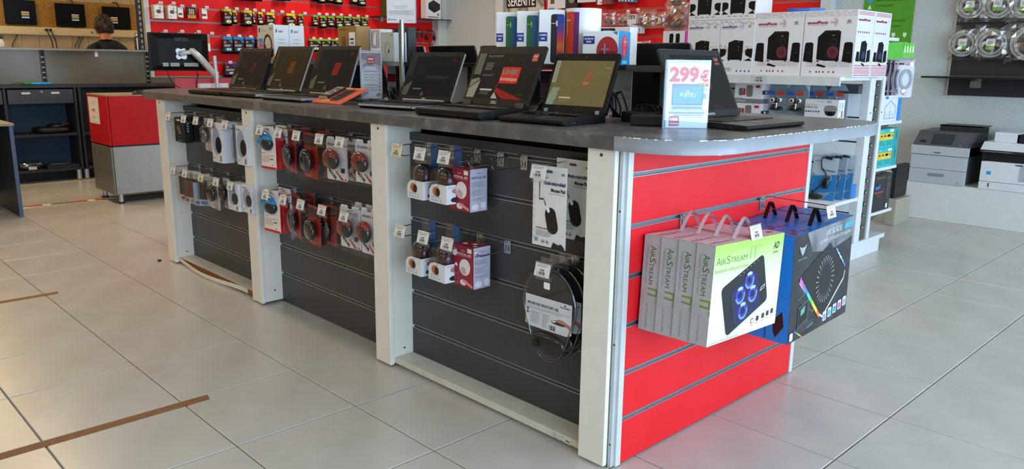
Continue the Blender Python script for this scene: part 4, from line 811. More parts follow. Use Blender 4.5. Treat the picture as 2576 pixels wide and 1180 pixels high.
# desktop microphones on the lower shelf
def micpack(x, y, rz, label):
    t = thing('microphone_blister', label, 'microphone pack', (x, y, .407), 0, 'desktop microphone packs', (R(-8), 0, rz)); w, h = .152, .262
    def pr(m):
        m.box(-w/2, .012, 0, w/2, .014, h, M('#d3d6da', .4)); m.face((-w/2, .0118, 0), (1, 0, 0), (0, 0, 1)); b = M('#2f86c4', .4); m.p([(0, h*.12), (w, h*.22), (w, h*.62), (0, h*.55)], b); m.p([(w*.55, 0), (w, 0), (w, h*.22), (w*.8, h*.18)], b, 1)
        m.t('LogiLink', w*.05, h*.90, h*.05, INK, w=w*.3); m.t('Desktop Microphone', w*.35, h*.70, h*.045, M('#1c3a7a', .5), w=w*.55, bold=.03, rot=-.08); m.q(w*.35, h*.67, w*.5, h*.008, GREYTXT)
        m.e(w*.68, h*.53, w*.13, w*.13, M('#b9c4cc', .4), 3, 18); m.e(w*.68, h*.53, w*.10, w*.10, M('#6c6a66', .4), 4, 16); m.lines(w*.35, h*.16, w*.15, 2, h*.02, h*.01, M('#8fc0e0', .4), 2)
    part(t, 'card', pr)
    part(t, 'stem', lambda m: m.tube([(-w*.30, .0, .05), (-w*.05, .0, .09), (w*.12, .0, .135), (w*.10, .0, .16), (-w*.12, 0, .20), (-w*.16, 0, .235), (-.02, 0, .26), (.0, 0, .262)], .0035, BLACK, 8)); part(t, 'capsule', lambda m: m.cyl((0, 0, .262), (.038, 0, .257), .0085, BLACK, 12)); part(t, 'base', lambda m: (m.ell((-w*.25, -.005, .02), (.055, .02, .016), BLACK, 16, 8), m.cyl((-w*.3, 0, .02), (-w*.3, 0, .055), .01, BLACK, 10)))
    part(t, 'cable_tie', lambda m: m.ell((w*.12, -.004, .105), (.02, .012, .034), M('#15171c', .25), 14, 8, pw=.7)); part(t, 'shell', lambda m: m.prism(rrect(-w/2-.006, 0, w/2+.006, h+.012, .015), -.012, .012, CLEAR('mic_shell', (.9, .94, .97), .09), 'y'))
micpack(2.872, 4.12, R(6), 'desktop microphone blister, front one on the low gondola shelf'); micpack(2.892, 4.20, R(2), 'desktop microphone blister, second one on the low gondola shelf'); micpack(2.905, 4.28, R(0), 'desktop microphone blister, rear one leaning on the gondola panel')
carton('blue_box', 'small blue box beside the microphone blisters on the low gondola shelf', .03, .06, .085, M('#1f78d0', .4), (2.967, 4.34, .407))
# right side shelves of the gondola
def fhouse(m, w, h):
    b = M('#6fb2e2', .5); L = [(w*.14, h*.55), (w*.42, h*.80), (w*.72, h*.55), (w*.72, h*.12), (w*.14, h*.12)]
    for i in range(5):
        p, q = Vector(L[i]), Vector(L[(i+1) % 5]); d = (q-p).normalized(); n = Vector((-d.y, d.x))*.003; m.p([p-n, q-n, q+n, p+n], b, 2)
    for k in range(3): m.q(w*(.2+.18*k), h*.2, w*.1, h*.1, M('#a9cfea', .5), 2)
    m.q(w*.14, h*.36, w*.58, h*.008, b, 2).q(w*.42, h*.12, w*.008, h*.5, b, 2).q(w*.82, 0, w*.18, h, M('#1f86d8', .4), 2); m.e(w*.2, h*.92, w*.09, h*.06, M('#1f86d8', .4), 2); m.q(w*.4, h*.88, w*.35, h*.01, b, 2); m.t('IDA', w*.86, h*.85, h*.07, PAPER, 3, bold=.03)

def ebox(nm, label, y0, y1, z, h, mat, prn, d=.12, x=2.982, grp=None): return carton(nm, label, y1-y0, d, h, mat, (x-d/2, (y0+y1)/2, z), PI/2, prn, grp=grp)
ebox('network_box', 'white box with a blue house drawing on the upper gondola end shelf', 4.64, 4.945, .865, .165, CW, fhouse)
TEAL = M('#27b3b0', .4); TEAL2 = M('#1f9a9c', .4)
def ftp(m, w, h):
    m.q(w*.74, 0, w*.26, h, TEAL2); m.q(w*.02, h*.42, w*.70, h*.36, M('#dcb81c', .4), 2); m.t('tp-link', w*.06, h*.85, h*.11, PAPER, 2, w=w*.16); m.q(w*.52, h*.83, w*.2, h*.12, PAPER, 2)
    for k in range(3): m.q(w*(.08+.17*k), h*.6, w*.09, h*.07, INK, 3)
    m.q(w*.42, h*.58, w*.13, h*.12, INK, 3); m.q(w*.6, h*.6, w*.1, h*.05, M('#8a7416', .5), 3)
    for k in range(4): m.q(w*(.28+.1*k), h*.47, w*.04, h*.06, PAPER, 3)
    m.lines(w*.05, h*.33, w*.28, 4, h*.06, h*.025, M('#1a7f80', .4), 2); m.lines(w*.4, h*.33, w*.3, 4, h*.06, h*.025, M('#1a7f80', .4), 2); m.q(w*.86, h*.4, w*.06, h*.45, M('#156a6c', .4), 2)
for k in (0, 1): ebox('router_box', ('teal router box with a yellow panel, bottom of the pair', 'teal router box with a yellow panel, top of the pair')[k], 4.64, 4.97, .568+.125*k, .124, TEAL, ftp, grp='teal router boxes')
def fps(m, w, h):
    m.t('Xtreme Power', w*.1, h*.90, h*.035, M('#c8b8a8', .5), w=w*.5); m.q(w*.1, h*.86, w*.5, h*.008, M('#8a3a28', .5)); m.p([(w*.05, h*.66), (w*.35, h*.72), (w*.33, h*.62), (w*.1, h*.60)], M('#2a6ac0', .4)); m.q(w*.05, h*.50, w*.5, h*.035, M('#c03a2a', .4)); m.lines(w*.2, h*.44, w*.3, 3, h*.03, h*.008, M('#7a4a40', .5)); m.q(w*.72, 0, w*.28, h, M('#26262a', .45)); m.t('850W', w*.76, h*.85, h*.05, M('#9a9aa0', .5), 2, w=w*.16); m.q(w*.8, h*.04, w*.1, h*.12, PAPER, 2); m.lines(w*.77, h*.7, w*.15, 9, h*.045, h*.01, M('#77777c', .5), 2)
ebox('power_supply_box', 'black power supply box with red print on the low gondola end shelf', 4.66, 4.93, .275, .245, M('#141416', .4), fps)
# hanging anti-theft cable packs at the gondola end
def lockpack(x, y, rz, label, show):
    t = thing('cable_lock_pack', label, 'cable lock', (x, y, 1.252), rz, 'cable lock packs'); w, h = .105, .235
    def card(m):
        m.box(-w/2, .006, -h, w/2, .008, 0, M('#a9a5ac', .5)); m.face((-w/2, .0058, -h), (1, 0, 0), (0, 0, 1)); m.q(w*.1, h*.88, w*.3, h*.05, INK).q(w*.5, h*.86, w*.3, h*.03, RED).q(w*.75, h*.84, w*.2, h*.12, PAPER, 2); m.q(0, 0, w*.08, h, M('#c88a98', .4))
    part(t, 'card', card)
    part(t, 'cable', lambda m: [m.tube([(.01+r_*math.cos(a), -.004, -.12+1.7*r_*math.sin(a)) for a in [2*PI*i/18 for i in range(18)]], .0045, M('#7d8386', .3, .3), 8, True) for r_ in (.036, .029)])
    part(t, 'lock', lambda m: (m.cyl((.0, -.012, -.195), (.0, .004, -.195), .012, CHROME, 12), m.cyl((.0, -.012, -.215), (.02, -.006, -.205), .008, CHROME, 10))); part(t, 'shell', lambda m: m.prism(rrect(-w/2, -h, w/2, -.03, .02), -.014, .005, CLEAR('lock_shell', (.95, .94, .96), .04), 'y'))
pk = [onx(2219, 200, 2.97), ]
for k, (px, rz) in enumerate(((2222, 97), (2233, 96), (2244, 95), (2256, 92), (2275, 35))):
    q = ony(px, 200, 4.76+.03*k); lockpack(q.x, q.y, R(rz), ('cable lock pack nearest the white speaker cartons, edge on', 'second cable lock pack from the speaker cartons, edge on', 'third cable lock pack from the speaker cartons, edge on', 'fourth cable lock pack from the speaker cartons, edge on', 'cable lock pack turned to show its coiled silver cable')[k], k == 4)
o = thing('lock_hook', 'wire hook with green price cards carrying the cable lock packs', 'display hook', (2.97, 4.64, 1.255)); part(o, 'wire', lambda m: m.tube([(0, 0, 0), (.0, .3, -.01), (.05, .36, 0.0)], .003, HOOKW)); part(o, 'post', lambda m: m.box(-.025, -.012, -.105, .002, .012, .0, GW))
def gcards(m):
    m.face((-.02, .0, .005), (.35, .94, 0), (0, 0, 1)); m.q(0, 0, .17, .10, M('#4aa522', .45)); [m.q(.175+.024*i, .01, .02, .09, M('#58b62e', .45)) for i in range(4)]; [m.q(.179+.024*i, .04, .012, .04, M('#bfe0a8', .5), 2) for i in range(4)]
part(o, 'green_cards', gcards)
# black loudspeaker and pc case standing behind the gondola
def pbx(nm, label, cat, px0, px1, py0, z0, Y, d, mat, extra=None):
    a = ony(px0, py0, Y); b = ony(px1, py0, Y); w = b.x-a.x; t = thing(nm, label, cat, ((a.x+b.x)/2, Y, z0)); h = a.z-z0
    part(t, 'cabinet', lambda m: m.box(-w/2, 0, 0, w/2, d, h, mat), bev(.003)); part(t, 'front_panel', lambda m: m.box(-w/2+.008, -.004, .012, w/2-.008, 0, h-.012, extra or mat))
zst = ony(2244, 499, 5.75).z
pbx('low_stand', 'low beige stand behind the gondola end shelves', 'stand', 2228, 2256, 499, 0, 5.75, .3, M('#a89f8c', .6)); pbx('desktop_computer', 'beige desktop computer on the low stand behind the gondola', 'computer', 2229, 2243, 430, zst, 5.76, .25, M('#c3c2b6', .5)); pbx('loudspeaker', 'tall black loudspeaker beside the beige computer on the low stand', 'loudspeaker', 2243.5, 2258, 415, zst, 5.78, .25, M('#0e0e0f', .5), M('#19191b', .8))
pbx('black_speaker', 'black speaker box on the plinth corner beside the grey printer', 'loudspeaker', 2264, 2287, 417, .298, 6.27, .2, M('#121213', .4), M('#1f1f22', .8))
# ================================================================ back wall: red slatwall, posters, black cable rack, printers
sw2 = slatwall('red_slatwall', 'red slatwall on the back wall hung with bagged cables behind the gondola', 3.86, .9, 2.4, [.9+.15*k for k in range(1, 10)], REDW, ((-2.28, 6.73, 0), 0), M('#b43a3c', .5))
YR = 6.70
def wtag(px, py):
    p = ony(px, py, YR-.12); t = thing('price_hook', 'white price tag on a wire hook of the back wall slatwall', 'display hook', (p.x, 6.73, p.z), 0, 'price hooks on the back wall')
    part(t, 'wire', lambda m: m.tube([(0, 0, -.01), (0, -.145, 0)], .002, HOOKW)); part(t, 'price_tag', lambda m: (m.box(-.02, -.152, -.018, .02, -.149, .018, PAPER), m.face((-.02, -.1522, -.018), (1, 0, 0), (0, 0, 1)).q(.006, .006, .028, .008, INK)))
wtag(1580, 29); wtag(1605, 25)
BAG = CLEAR('poly_bag', (.93, .93, .92), .22, .2)
def bagcable(px0, px1, py0, py1, label, col, inner='#1a1a1c', lab=None, nm='bagged_cable', dy=.08):
    a = ony(px0, py0, YR-dy); b = ony(px1, py1, YR-dy); w = b.x-a.x; h = a.z-b.z
    t = thing(nm, label, 'cable bag', ((a.x+b.x)/2, YR-dy, b.z), 0, 'bagged cables on the back wall'); r1 = min(w, h)*.34
    part(t, 'coil', lambda m: [m.tube([(r_*math.cos(q), .02+.004*math.sin(3*q), h*.42+r_*math.sin(q)*1.05) for q in [2*PI*i/20 for i in range(20)]], r1*.09, M(col, .45), 8, True) for r_ in (r1, r1*.85)])
    if inner: part(t, 'plug', lambda m: m.ell((w*.05, .015, h*.30), (w*.28, .012, h*.12), M(inner, .4), 12, 8, pw=.7))
    if lab: part(t, 'label', lambda m: (m.box(-w*.14, .006, h*.36, w*.12, .008, h*.62, PAPER), m.box(-w*.12, .004, h*.26, w*.10, .007, h*.4, M('#d6b020', .5))))
    def sh(m):
        rnd = random.Random(int(px0))
        def fn(u, v): s = math.sin(PI*u)**.4*math.sin(PI*min(1, v*1.05))**.3 if 0 < u < 1 and 0 < v < .95 else 0; return ((u-.5)*w, .02-(.035*s+.008*rnd.random()), v*h)
        m.surf(fn, 9, 9, BAG, False); m.surf(lambda u, v: ((u-.5)*w, .045, v*h), 1, 1, BAG)
    part(t, 'bag', sh)
bagcable(1510, 1544, 30, 64, 'clear bag with a blue cable on the back wall slatwall', '#2a5fb0'); bagcable(1546, 1579, 32, 64, 'clear bag with a grey cable on the back wall slatwall', '#a9aea8')
bagcable(1601, 1644, 25, 71, 'clear bag with a black cable and yellow label, left of its twin', '#26221f', None, 1); bagcable(1646, 1670, 29, 70, 'narrow clear bag with a black cable and yellow label', '#2a2018', None, 1); bagcable(1671, 1726, 8, 78, 'large clear bag with a black headset on the back wall slatwall', '#2c2f31', '#0c0c0d')
def bbox(nm, label, px0, px1, py0, py1, mat, prn=None, d=.07, cat='box', Y=None, grp=None):
    Y = Y or YR-.08; a = ony(px0, py0, Y); b = ony(px1, py1, Y); w = b.x-a.x; h = a.z-b.z
    return carton(nm, label, w, d, h, mat, ((a.x+b.x)/2, Y+d/2, b.z), 0, prn, None, cat=cat, grp=grp)
def fchg(m, w, h): m.q(w*.1, h*.5, w*.8, h*.38, M('#6e6a66', .5)); [m.q(w*(.25+.35*i), h*.55, w*.1, h*.2, PAPER, 2) for i in range(2)]
bbox('charger_box', 'white charger box with grey window hanging on the back wall slatwall', 1579, 1599, 36, 60, CW, fchg); 
for k in range(5): bbox('charger_box', 'thin white and blue charger box in the row below the grey-window one', 1580+6.5*k, 1586+6.5*k, 60+1.8*k, 76+2*k, CW, lambda m, w, h: m.q(w*.2, h*.1, w*.5, h*.7, M('#5a86b8', .5)), grp='thin charger boxes')
bbox('camera_box', 'brown and white photo box at the top of the back wall slatwall', 1500, 1538, -14, 10, M('#6a4038', .5), lambda m, w, h: m.q(w*.1, 0, w*.3, h, PAPER).p([(w*.2, h*.2), (w*.8, h*.4), (w*.6, h*.05)], M('#b02a2a', .5), 2)); bbox('white_box', 'white box beside the brown photo box at the top of the back wall', 1448, 1498, -14, 4, CW)
for k in range(5): bbox('blue_pack', 'thin blue pack in a row at the top of the back wall slatwall', 1556+8*k, 1562+8*k, -14, 4+.3*k, M('#2a8fb8', .4), lambda m, w, h: m.q(w*.2, h*.1, w*.4, h*.5, PAPER), grp='thin blue packs')
bagcable(1673, 1722, -22, 14, 'clear bag with a black headset at the very top of the back wall', '#151517', '#101012')
bbox('toner_box', 'white and brown box hanging at the left end of the back wall slatwall', 1378, 1402, -14, 26, CW, lambda m, w, h: m.q(w*.3, h*.4, w*.4, h*.6, M('#6a4a3c', .5)).q(w*.1, h*.05, w*.6, h*.12, GREYTXT)); bbox('camera_box', 'black camera box beside the white and brown box on the back wall', 1424, 1452, -14, 20, BLACK, lambda m, w, h: m.e(w*.5, h*.6, w*.25, h*.25, M('#8a8470', .5))); bbox('white_box', 'tall white box between the brown box and the black camera box', 1403, 1421, -14, 20, CW)
for k in range(6): bbox('usb_pack', 'small white pack in the lowest row of the back wall slatwall', 1586+4.6*k, 1590+4.6*k, 105, 122, CW, lambda m, w, h: m.q(w*.2, h*.3, w*.6, h*.4, M('#7a94a8', .5)), grp='small white packs')
bagcable(1612, 1632, 102, 125, 'small clear bag with a black adapter in the lowest row', '#2a2624', '#1c1a18'); bbox('device_box', 'white and grey device box on the white shelf of the back wall', 1630, 1664, 110, 125, CW, lambda m, w, h: m.q(w*.1, h*.15, w*.75, h*.35, M('#8c8c8a', .5)))
bws = thing('wall_shelf', 'white wall shelf below the bagged cables on the back wall', 'shelf', (0, 6.73, 0)); zsh = ony(1600, 122, YR-.2).z
part(bws, 'board', lambda m: m.box(-2.2, -.28, zsh-.03, 1.5, 0, zsh, GW)); part(bws, 'bracket', lambda m: m.box(-1.0, -.2, zsh-.12, -.98, 0, zsh-.03, GW)); part(bws, 'bracket', lambda m: m.box(.5, -.2, zsh-.12, .52, 0, zsh-.03, GW))
# poster SERENITE
po = thing('service_poster', 'beige printed poster with a black SÉRÉNITÉ band on the back wall', 'poster', (-2.69, 6.715, 1.75))
part(po, 'sheet', lambda m: m.box(0, 0, 0, .70, .006, .36, NOISEMAT('poster_print', [(.42, '#c8c0ac'), (.5, '#b4ac98'), (.55, '#6b665c'), (.6, '#cfc8b6')], 3.2, .5, 0, 2, .6)))
part(po, 'title_band', lambda m: (m.face((0, -.0005, 0), (1, 0, 0), (0, 0, 1)).q(.03, .135, .53, .17, M('#0c0c0c', .5)), m.t('SÉRÉNITÉ', .295, .16, .165, PAPER, 2, 'c', w=.48, bold=.02)))
# green poster
ga_ = ony(2175, 0, 6.74); gb_ = ony(2300, 121, 6.74)
gp = thing('green_poster', 'bright green antivirus poster on the back wall behind the speaker cartons', 'poster', (ga_.x, 6.742, gb_.z)); gw = ony(2295, 60, 6.74).x-ga_.x; gh = 1.95-gb_.z
part(gp, 'sheet', lambda m: m.box(0, 0, 0, gw, .004, gh, M('#4b9a1e', .45)))
def gpr(m):
    m.face((0, -.0005, 0), (1, 0, 0), (0, 0, 1)); d = M('#1f4a10', .5); wt = M('#dff0d4', .5)
    m.t('Antivirus Web Selfie Gratuit', gw*.24, .40, .028, d, w=gw*.6); m.t('Contrôle parental', gw*.24, .355, .028, d, w=gw*.35); m.e(gw*.12, .41, .022, .022, M('#3a9ad0', .5), 2); m.p([(gw*.08, .335), (gw*.16, .335), (gw*.12, .375)], wt, 2)
    m.t('vol & perte de données', gw*.48, .225, .026, d, w=gw*.38); m.t('outils sensibles', gw*.48, .18, .026, d, w=gw*.3); m.p([(gw*.62, .13), (gw*.69, .13), (gw*.69, .105), (gw*.655, .088), (gw*.62, .105)], wt, 2); m.p([(gw*.84, .13), (gw*.91, .13), (gw*.91, .105), (gw*.875, .088), (gw*.84, .105)], wt, 2); m.q(gw*.45, .045, gw*.5, .004, wt)
part(gp, 'print', gpr)
# black cable rack on the back wall
BR = NOISEMAT('black_rack_laminate', [(.3, '#1f1f20'), (.7, '#252526')], 9, .5, 0, 4)
rk = slatwall('cable_rack', 'black slatwall rack on the back wall hung with bagged white cable coils', 2.6, .985, 2.0, [.985+.15*k for k in range(1, 7)], BR, ((2.70, 6.73, 0), 0))
part(rk, 'edge_trim', lambda m: m.box(-.014, -.004, .98, 0, .018, 2.0, M('#b3b1a8', .4, .4)))
sh2 = thing('rack_shelf', 'black shelf on steel brackets below the coiled cables of the black rack', 'shelf', (2.565, 6.73, 1.125)); part(sh2, 'board', lambda m: m.box(0, -.26, -.0, 2.6, 0, .014, M('#161718', .35)))
part(sh2, 'bracket', lambda m: (m.box(.30, -.012, -.075, .38, 0, 0, M('#9a9c9e', .35, .8)), m.box(.33, -.2, -.02, .345, -.012, 0, BLACK)))
for xx in (1.2, 2.2): part(sh2, 'bracket', lambda m: m.box(xx, -.012, -.075, xx+.08, 0, 0, M('#9a9c9e', .35, .8)))
def coil(px, py, r, label, half=False):
    c = ony(px, py, 6.66); t = thing('cable_coil', label, 'cable coil', (c.x, 6.66, c.z), 0, 'bagged cable coils on the black rack'); cm = M('#b9bdb4', .4)
    part(t, 'coil', lambda m: [m.tube([((r-.008*j)*math.cos(q), .012*((j*7) % 3-1)+.004*math.sin(5*q+j), (r-.008*j)*math.sin(q)) for q in [2*PI*i/28 for i in range(28)]], .0055, cm, 6, True) for j in range(5)])
    part(t, 'label', lambda m: (m.face((-.032, -.028, -.045), (1, 0, 0), (0, .1, 1)).q(0, .028, .064, .055, PAPER).q(0, 0, .064, .03, M('#7ab82a', .5)), m.q(.012, .045, .04, .006, GREYTXT, 2).q(.012, .057, .03, .006, GREYTXT, 2)))
    def sh(m):
        rnd = random.Random(int(px)); s = r*1.35
        def fn(u, v): k = math.sin(PI*u)**.3*math.sin(PI*v)**.3 if 0 < u < 1 and 0 < v < 1 else 0; return ((u-.5)*2*s+.012*rnd.random(), .02-.055*k-.012*rnd.random(), (v-.5)*2*s*1.0+.012*rnd.random())
        m.surf(fn, 10, 10, CLEAR('coil_bag', (.92, .93, .93), .2, .18), False)
    part(t, 'bag', sh)
coil(2442, 14, .098, 'bagged white cable coil on the upper hooks of the black rack, beside the rack edge'); coil(2512, 13, .098, 'bagged white cable coil on the upper hooks of the black rack, second from the edge'); coil(2580, 12, .098, 'bagged white cable coil on the upper hooks of the black rack, third from the edge')
coil(2423, 110, .10, 'bagged white cable coil with a price tag above the rack shelf, beside the rack edge'); coil(2494, 110, .105, 'bagged white cable coil above the rack shelf, second from the edge'); coil(2592, 108, .13, 'large bagged cable coil above the rack shelf, with a black bag below')
# printers on the plinth
def printer1():
    t = thing('laser_printer', 'grey and white laser printer with a touch screen panel on the white plinth', 'printer', (2.85, 6.24, .298)); w, h = .21, .455; LG = M('#b4b8bc', .45, v=.03); DG = M('#4b4d52', .45, v=.04)
    part(t, 'paper_drawer', lambda m: m.box(-w, 0, 0, w, .45, .112, LG), bev(.004)); part(t, 'body', lambda m: (m.box(-w, .004, .114, w, .45, .225, LG), m.box(-w-.004, -.004, .228, w+.004, .45, .30, LG), m.box(w-.002, .01, .01, w+.004, .45, .34, M('#37393e', .5))), bev(.004))
    part(t, 'handle', lambda m: m.prism(rrect(-.068, .058, .055, .082, .011), -.002, .0, M('#7d8d98', .3), 'y')); part(t, 'badge', lambda m: m.face((.15, -.0005, .012), (1, 0, 0), (0, 0, 1)).q(0, 0, .016, .016, M('#3a3a3e', .5)).q(.002, .002, .012, .012, LG, 2))
    part(t, 'logo', lambda m: m.face((-.04, -.0046, .243), (1, 0, 0), (0, 0, 1)).t('LEXMARK', 0, 0, .016, M('#4a4a50', .5), w=.055, bold=.03))
    def pan(m):
        m.add([(-w+.005, -.004, .300), (w, -.004, .300), (w, .10, .412), (-w+.015, .10, .412), (w, .44, .415), (-w+.015, .44, .415), (w, .44, .30), (-w+.005, .44, .30)], [(0, 1, 2, 3), (3, 2, 4, 5), (1, 6, 4, 2), (0, 3, 5, 7)], DG)
    part(t, 'control_panel', pan)
    part(t, 'touch_screen', lambda m: m.face((-w, -.005, .300), (1, 0, 0), (0, .104, .112)).rr(.135, .02, .155, .105, .006, M('#2a2c30', .3)).rr(.145, .03, .135, .085, .003, M('#33393d', .15), 2)); part(t, 'keypad', lambda m: [m.face((-w, -.005, .300), (1, 0, 0), (0, .104, .112)).q(.325+.022*i, .045+.018*j, .013, .01, M('#5c5f65', .4)) for i in range(3) for j in range(4)])
    part(t, 'usb_slot', lambda m: m.face((-w, -.005, .300), (1, 0, 0), (0, .104, .112)).q(.05, .03, .045, .022, BLACK)); part(t, 'power_lamp', lambda m: m.face((-w, -.005, .300), (1, 0, 0), (0, .104, .112)).q(.345, .02, .01, .006, M('#2fc06a', .4, em=.6)))
    part(t, 'output_tray', lambda m: (m.box(-w+.13, .2, .412, w+.06, .22, .46, M('#26272b', .4)), m.box(-w+.13, .2, .45, w+.02, .44, .458, M('#2b2d31', .4))))
printer1()
def printer2():
    t = thing('multifunction_printer', 'white and black multifunction printer on the plinth beside the grey printer', 'printer', (3.40, 6.24, .298)); w = .245; WH = M('#d5d8db', .45, v=.03)
    part(t, 'paper_drawer', lambda m: m.box(-w, 0, 0, w, .42, .058, WH), bev(.004)); part(t, 'body', lambda m: m.box(-w, .002, .06, w, .42, .215, WH), bev(.004)); part(t, 'output_bay', lambda m: (m.box(-w+.005, .03, .215, w-.005, .42, .29, M('#15161a', .4)), m.box(-w, .0, .215, -w+.02, .42, .29, M('#1d1e22', .35))))
    part(t, 'control_panel', lambda m: m.add([(-w-.01, -.03, .305), (w, -.03, .305), (w, .05, .36), (-w-.01, .05, .36), (-w-.01, .42, .36), (w, .42, .36), (w, .42, .29), (w, -.02, .285), (-w-.01, -.02, .285), (-w-.01, .42, .29)], [(0, 1, 2, 3), (3, 2, 5, 4), (1, 7, 6, 5, 2), (8, 7, 1, 0), (0, 3, 4, 9, 8)], WH)); part(t, 'panel_strip', lambda m: m.face((-w-.012, -.0305, .288), (1, 0, 0), (0, -.4, 1)).q(.005, -.004, .46, .022, M('#23252a', .35)).lines(.02, .004, .2, 1, .01, .004, M('#9a9ca0', .4), 2))
    part(t, 'document_feeder', lambda m: (m.box(-w+.05, .06, .36, -w+.22, .42, .435, WH), m.box(-w+.2, .06, .36, w, .42, .43, M('#1a1b1f', .35)), m.box(-w+.28, .03, .40, w, .1, .415, M('#c9ccd0', .4))), bev(.004))
    part(t, 'sticker', lambda m: m.face((-w, .0013, .06), (1, 0, 0), (0, 0, 1)).q(.045, .055, .03, .026, M('#3b8fd0', .4)).q(.26, .02, .12, .13, M('#b9bcc6', .4)).lines(.265, .13, .1, 9, .013, .005, GREYTXT, 2)); part(t, 'lamp', lambda m: m.face((-w, -.0005, .0), (1, 0, 0), (0, 0, 1)).q(.065, .02, .008, .03, INK)); part(t, 'drawer_grip', lambda m: m.face((-w, .0012, .0), (1, 0, 0), (0, 0, 1)).rr(.23, .196, .05, .01, .004, M('#4a4c50', .4)))
printer2()
# ================================================================ laptops on the worktop
def GRAD(name, stops, ax=2, rough=.35):
    if name in MC: return MC[name]
    mt = bpy.data.materials.new(name); mt.use_nodes = True; n = mt.node_tree.nodes; L = mt.node_tree.links; p = n['Principled BSDF']
    tc = n.new('ShaderNodeTexCoord'); sp = n.new('ShaderNodeSeparateXYZ'); rp = n.new('ShaderNodeValToRGB'); cr = rp.color_ramp
    while len(cr.elements) < len(stops): cr.elements.new(.5)
    for e, (ps, h) in zip(cr.elements, stops): e.position = ps; e.color = lin(h)+(1,)
    L.new(tc.outputs['Generated'], sp.inputs[0]); L.new(sp.outputs[ax], rp.inputs[0]); L.new(rp.outputs[0], p.inputs['Base Color']); p.inputs['Roughness'].default_value = rough
    MC[name] = mt; return mt
def unik(m, u, v, s, em=.0, dim=1., k=2, bg='#c3262a', fg='#efe9e6'):
    A = M(bg, .3, em=em); B = M(fg, .3, em=em); m.rr(u, v, s, s, s*.08, A, k); m.t('UNiK', u+s*.5, v+s*.55, s*.34, B, k+1, 'c', w=s*.8, bold=.05); m.t('informatique', u+s*.5, v+s*.2, s*.26, B, k+1, 'c', w=s*.84, bold=.01)
def scr_full(m, w, h, e=.22, k=1.):   # shop wallpaper: striped column, spec lines, logo with a road, footer bar
    g = lambda c: M(c, .2, em=e, v=.02, spec=.18)
    for i in range(7): m.q(w*(.010+.017*i), h*.52, w*.009, h*.48, g('#9a9484' if i % 2 else '#6f6b60'), 2)
    m.p([(0, .0), (w*.13, 0), (w*.16, h*.40), (0, h*.20)], g('#8f897a'), 2); m.p([(0, h*.22), (w*.15, h*.42), (w*.12, h*.45), (0, h*.40)], g('#7d786a'), 2)
    m.t('DELL LATITUDE E5500', w*.17, h*.93, h*.04, g('#a8a49a'), 2, w=w*.24); m.q(w*.17, h*.905, w*.22, h*.004, g('#6a665e'), 2); m.lines(w*.17, h*.78, w*.14, 6, h*.03, h*.010, g('#8a867c'), 2); m.lines(w*.16, h*.52, w*.2, 2, h*.025, h*.008, g('#77736a'), 2)
    m.q(w*.20, h*.17, w*.20, h*.035, g('#b9b5aa'), 2); m.lines(w*.21, h*.145, w*.17, 3, h*.03, h*.01, g('#7a766c'), 2); m.p([(w*.42, 0), (w*.53, 0), (w*.45, h*.14)], g('#a9a598'), 2)
    m.p([(w*.46, h*.24), (w*.94, -.0), (w*.60, 0), (w*.44, h*.16)], g('#8f231c'), 2); m.p([(w*.47, h*.34), (w*.49, h*.36), (w*.47, h*.30), (w*.455, h*.24), (w*.445, h*.24)], g('#a82a20'), 2)
    A = g('#c8301f'); m.rr(w*.47, h*.34, w*.29, h*.36, w*.012, A, 2); m.t('UNiK', w*.615, h*.54, h*.15, g('#7b7670'), 3, 'c', w=w*.26, bold=.05); m.t('formatique', w*.48, h*.40, h*.115, g('#c9b6a2'), 3, w=w*.265, bold=.015)
    unik(m, w*.88, h*.83, w*.085, e, bg='#b02c22', fg='#b9a99a'); rnd = random.Random(9)
    for i in range(11): m.e(w*(.5+.45*rnd.random()), h*(.22+.72*rnd.random()), w*.006, w*.005, g('#5b564e'), 2, 7)
    m.t('e ok.SAFRY', w*.80, h*.10, h*.03, g('#3f7a2a'), 2, w=w*.12)
def scr_dim(m, w, h, e=.08, logo='#6a1f1c', txt=False, bars='#4b4a44'):
    g = lambda c: M(c, .2, em=e, v=.02, spec=.18)
    for i in range(5): m.q(w*(.01+.02*i), h*.5, w*.011, h*.5, g(bars if i % 2 else '#33322e'), 2)
    m.p([(0, 0), (w*.11, 0), (w*.14, h*.38), (0, h*.2)], g('#55564a'), 2); m.q(w*.2, h*.15, w*.18, h*.03, g('#6d6d68'), 2); m.p([(w*.38, 0), (w*.46, 0), (w*.42, h*.11)], g('#5b5b54'), 2); m.lines(w*.18, h*.75, w*.16, 6, h*.04, h*.008, g('#34373a'), 2)
    if txt: m.t('informatique.fr', w*.42, h*.44, h*.12, g('#4f4f50'), 2, w=w*.46)
    else: m.p([(w*.50, h*.36), (w*.66, h*.36), (w*.70, h*.68), (w*.54, h*.68)], g(logo), 2)
    m.p([(w*.45, h*.2), (w*.85, 0), (w*.58, 0)], g('#2a1519'), 2); m.rr(w*.86, h*.86, w*.09, h*.07, .003, g('#4a1f1c'), 2)
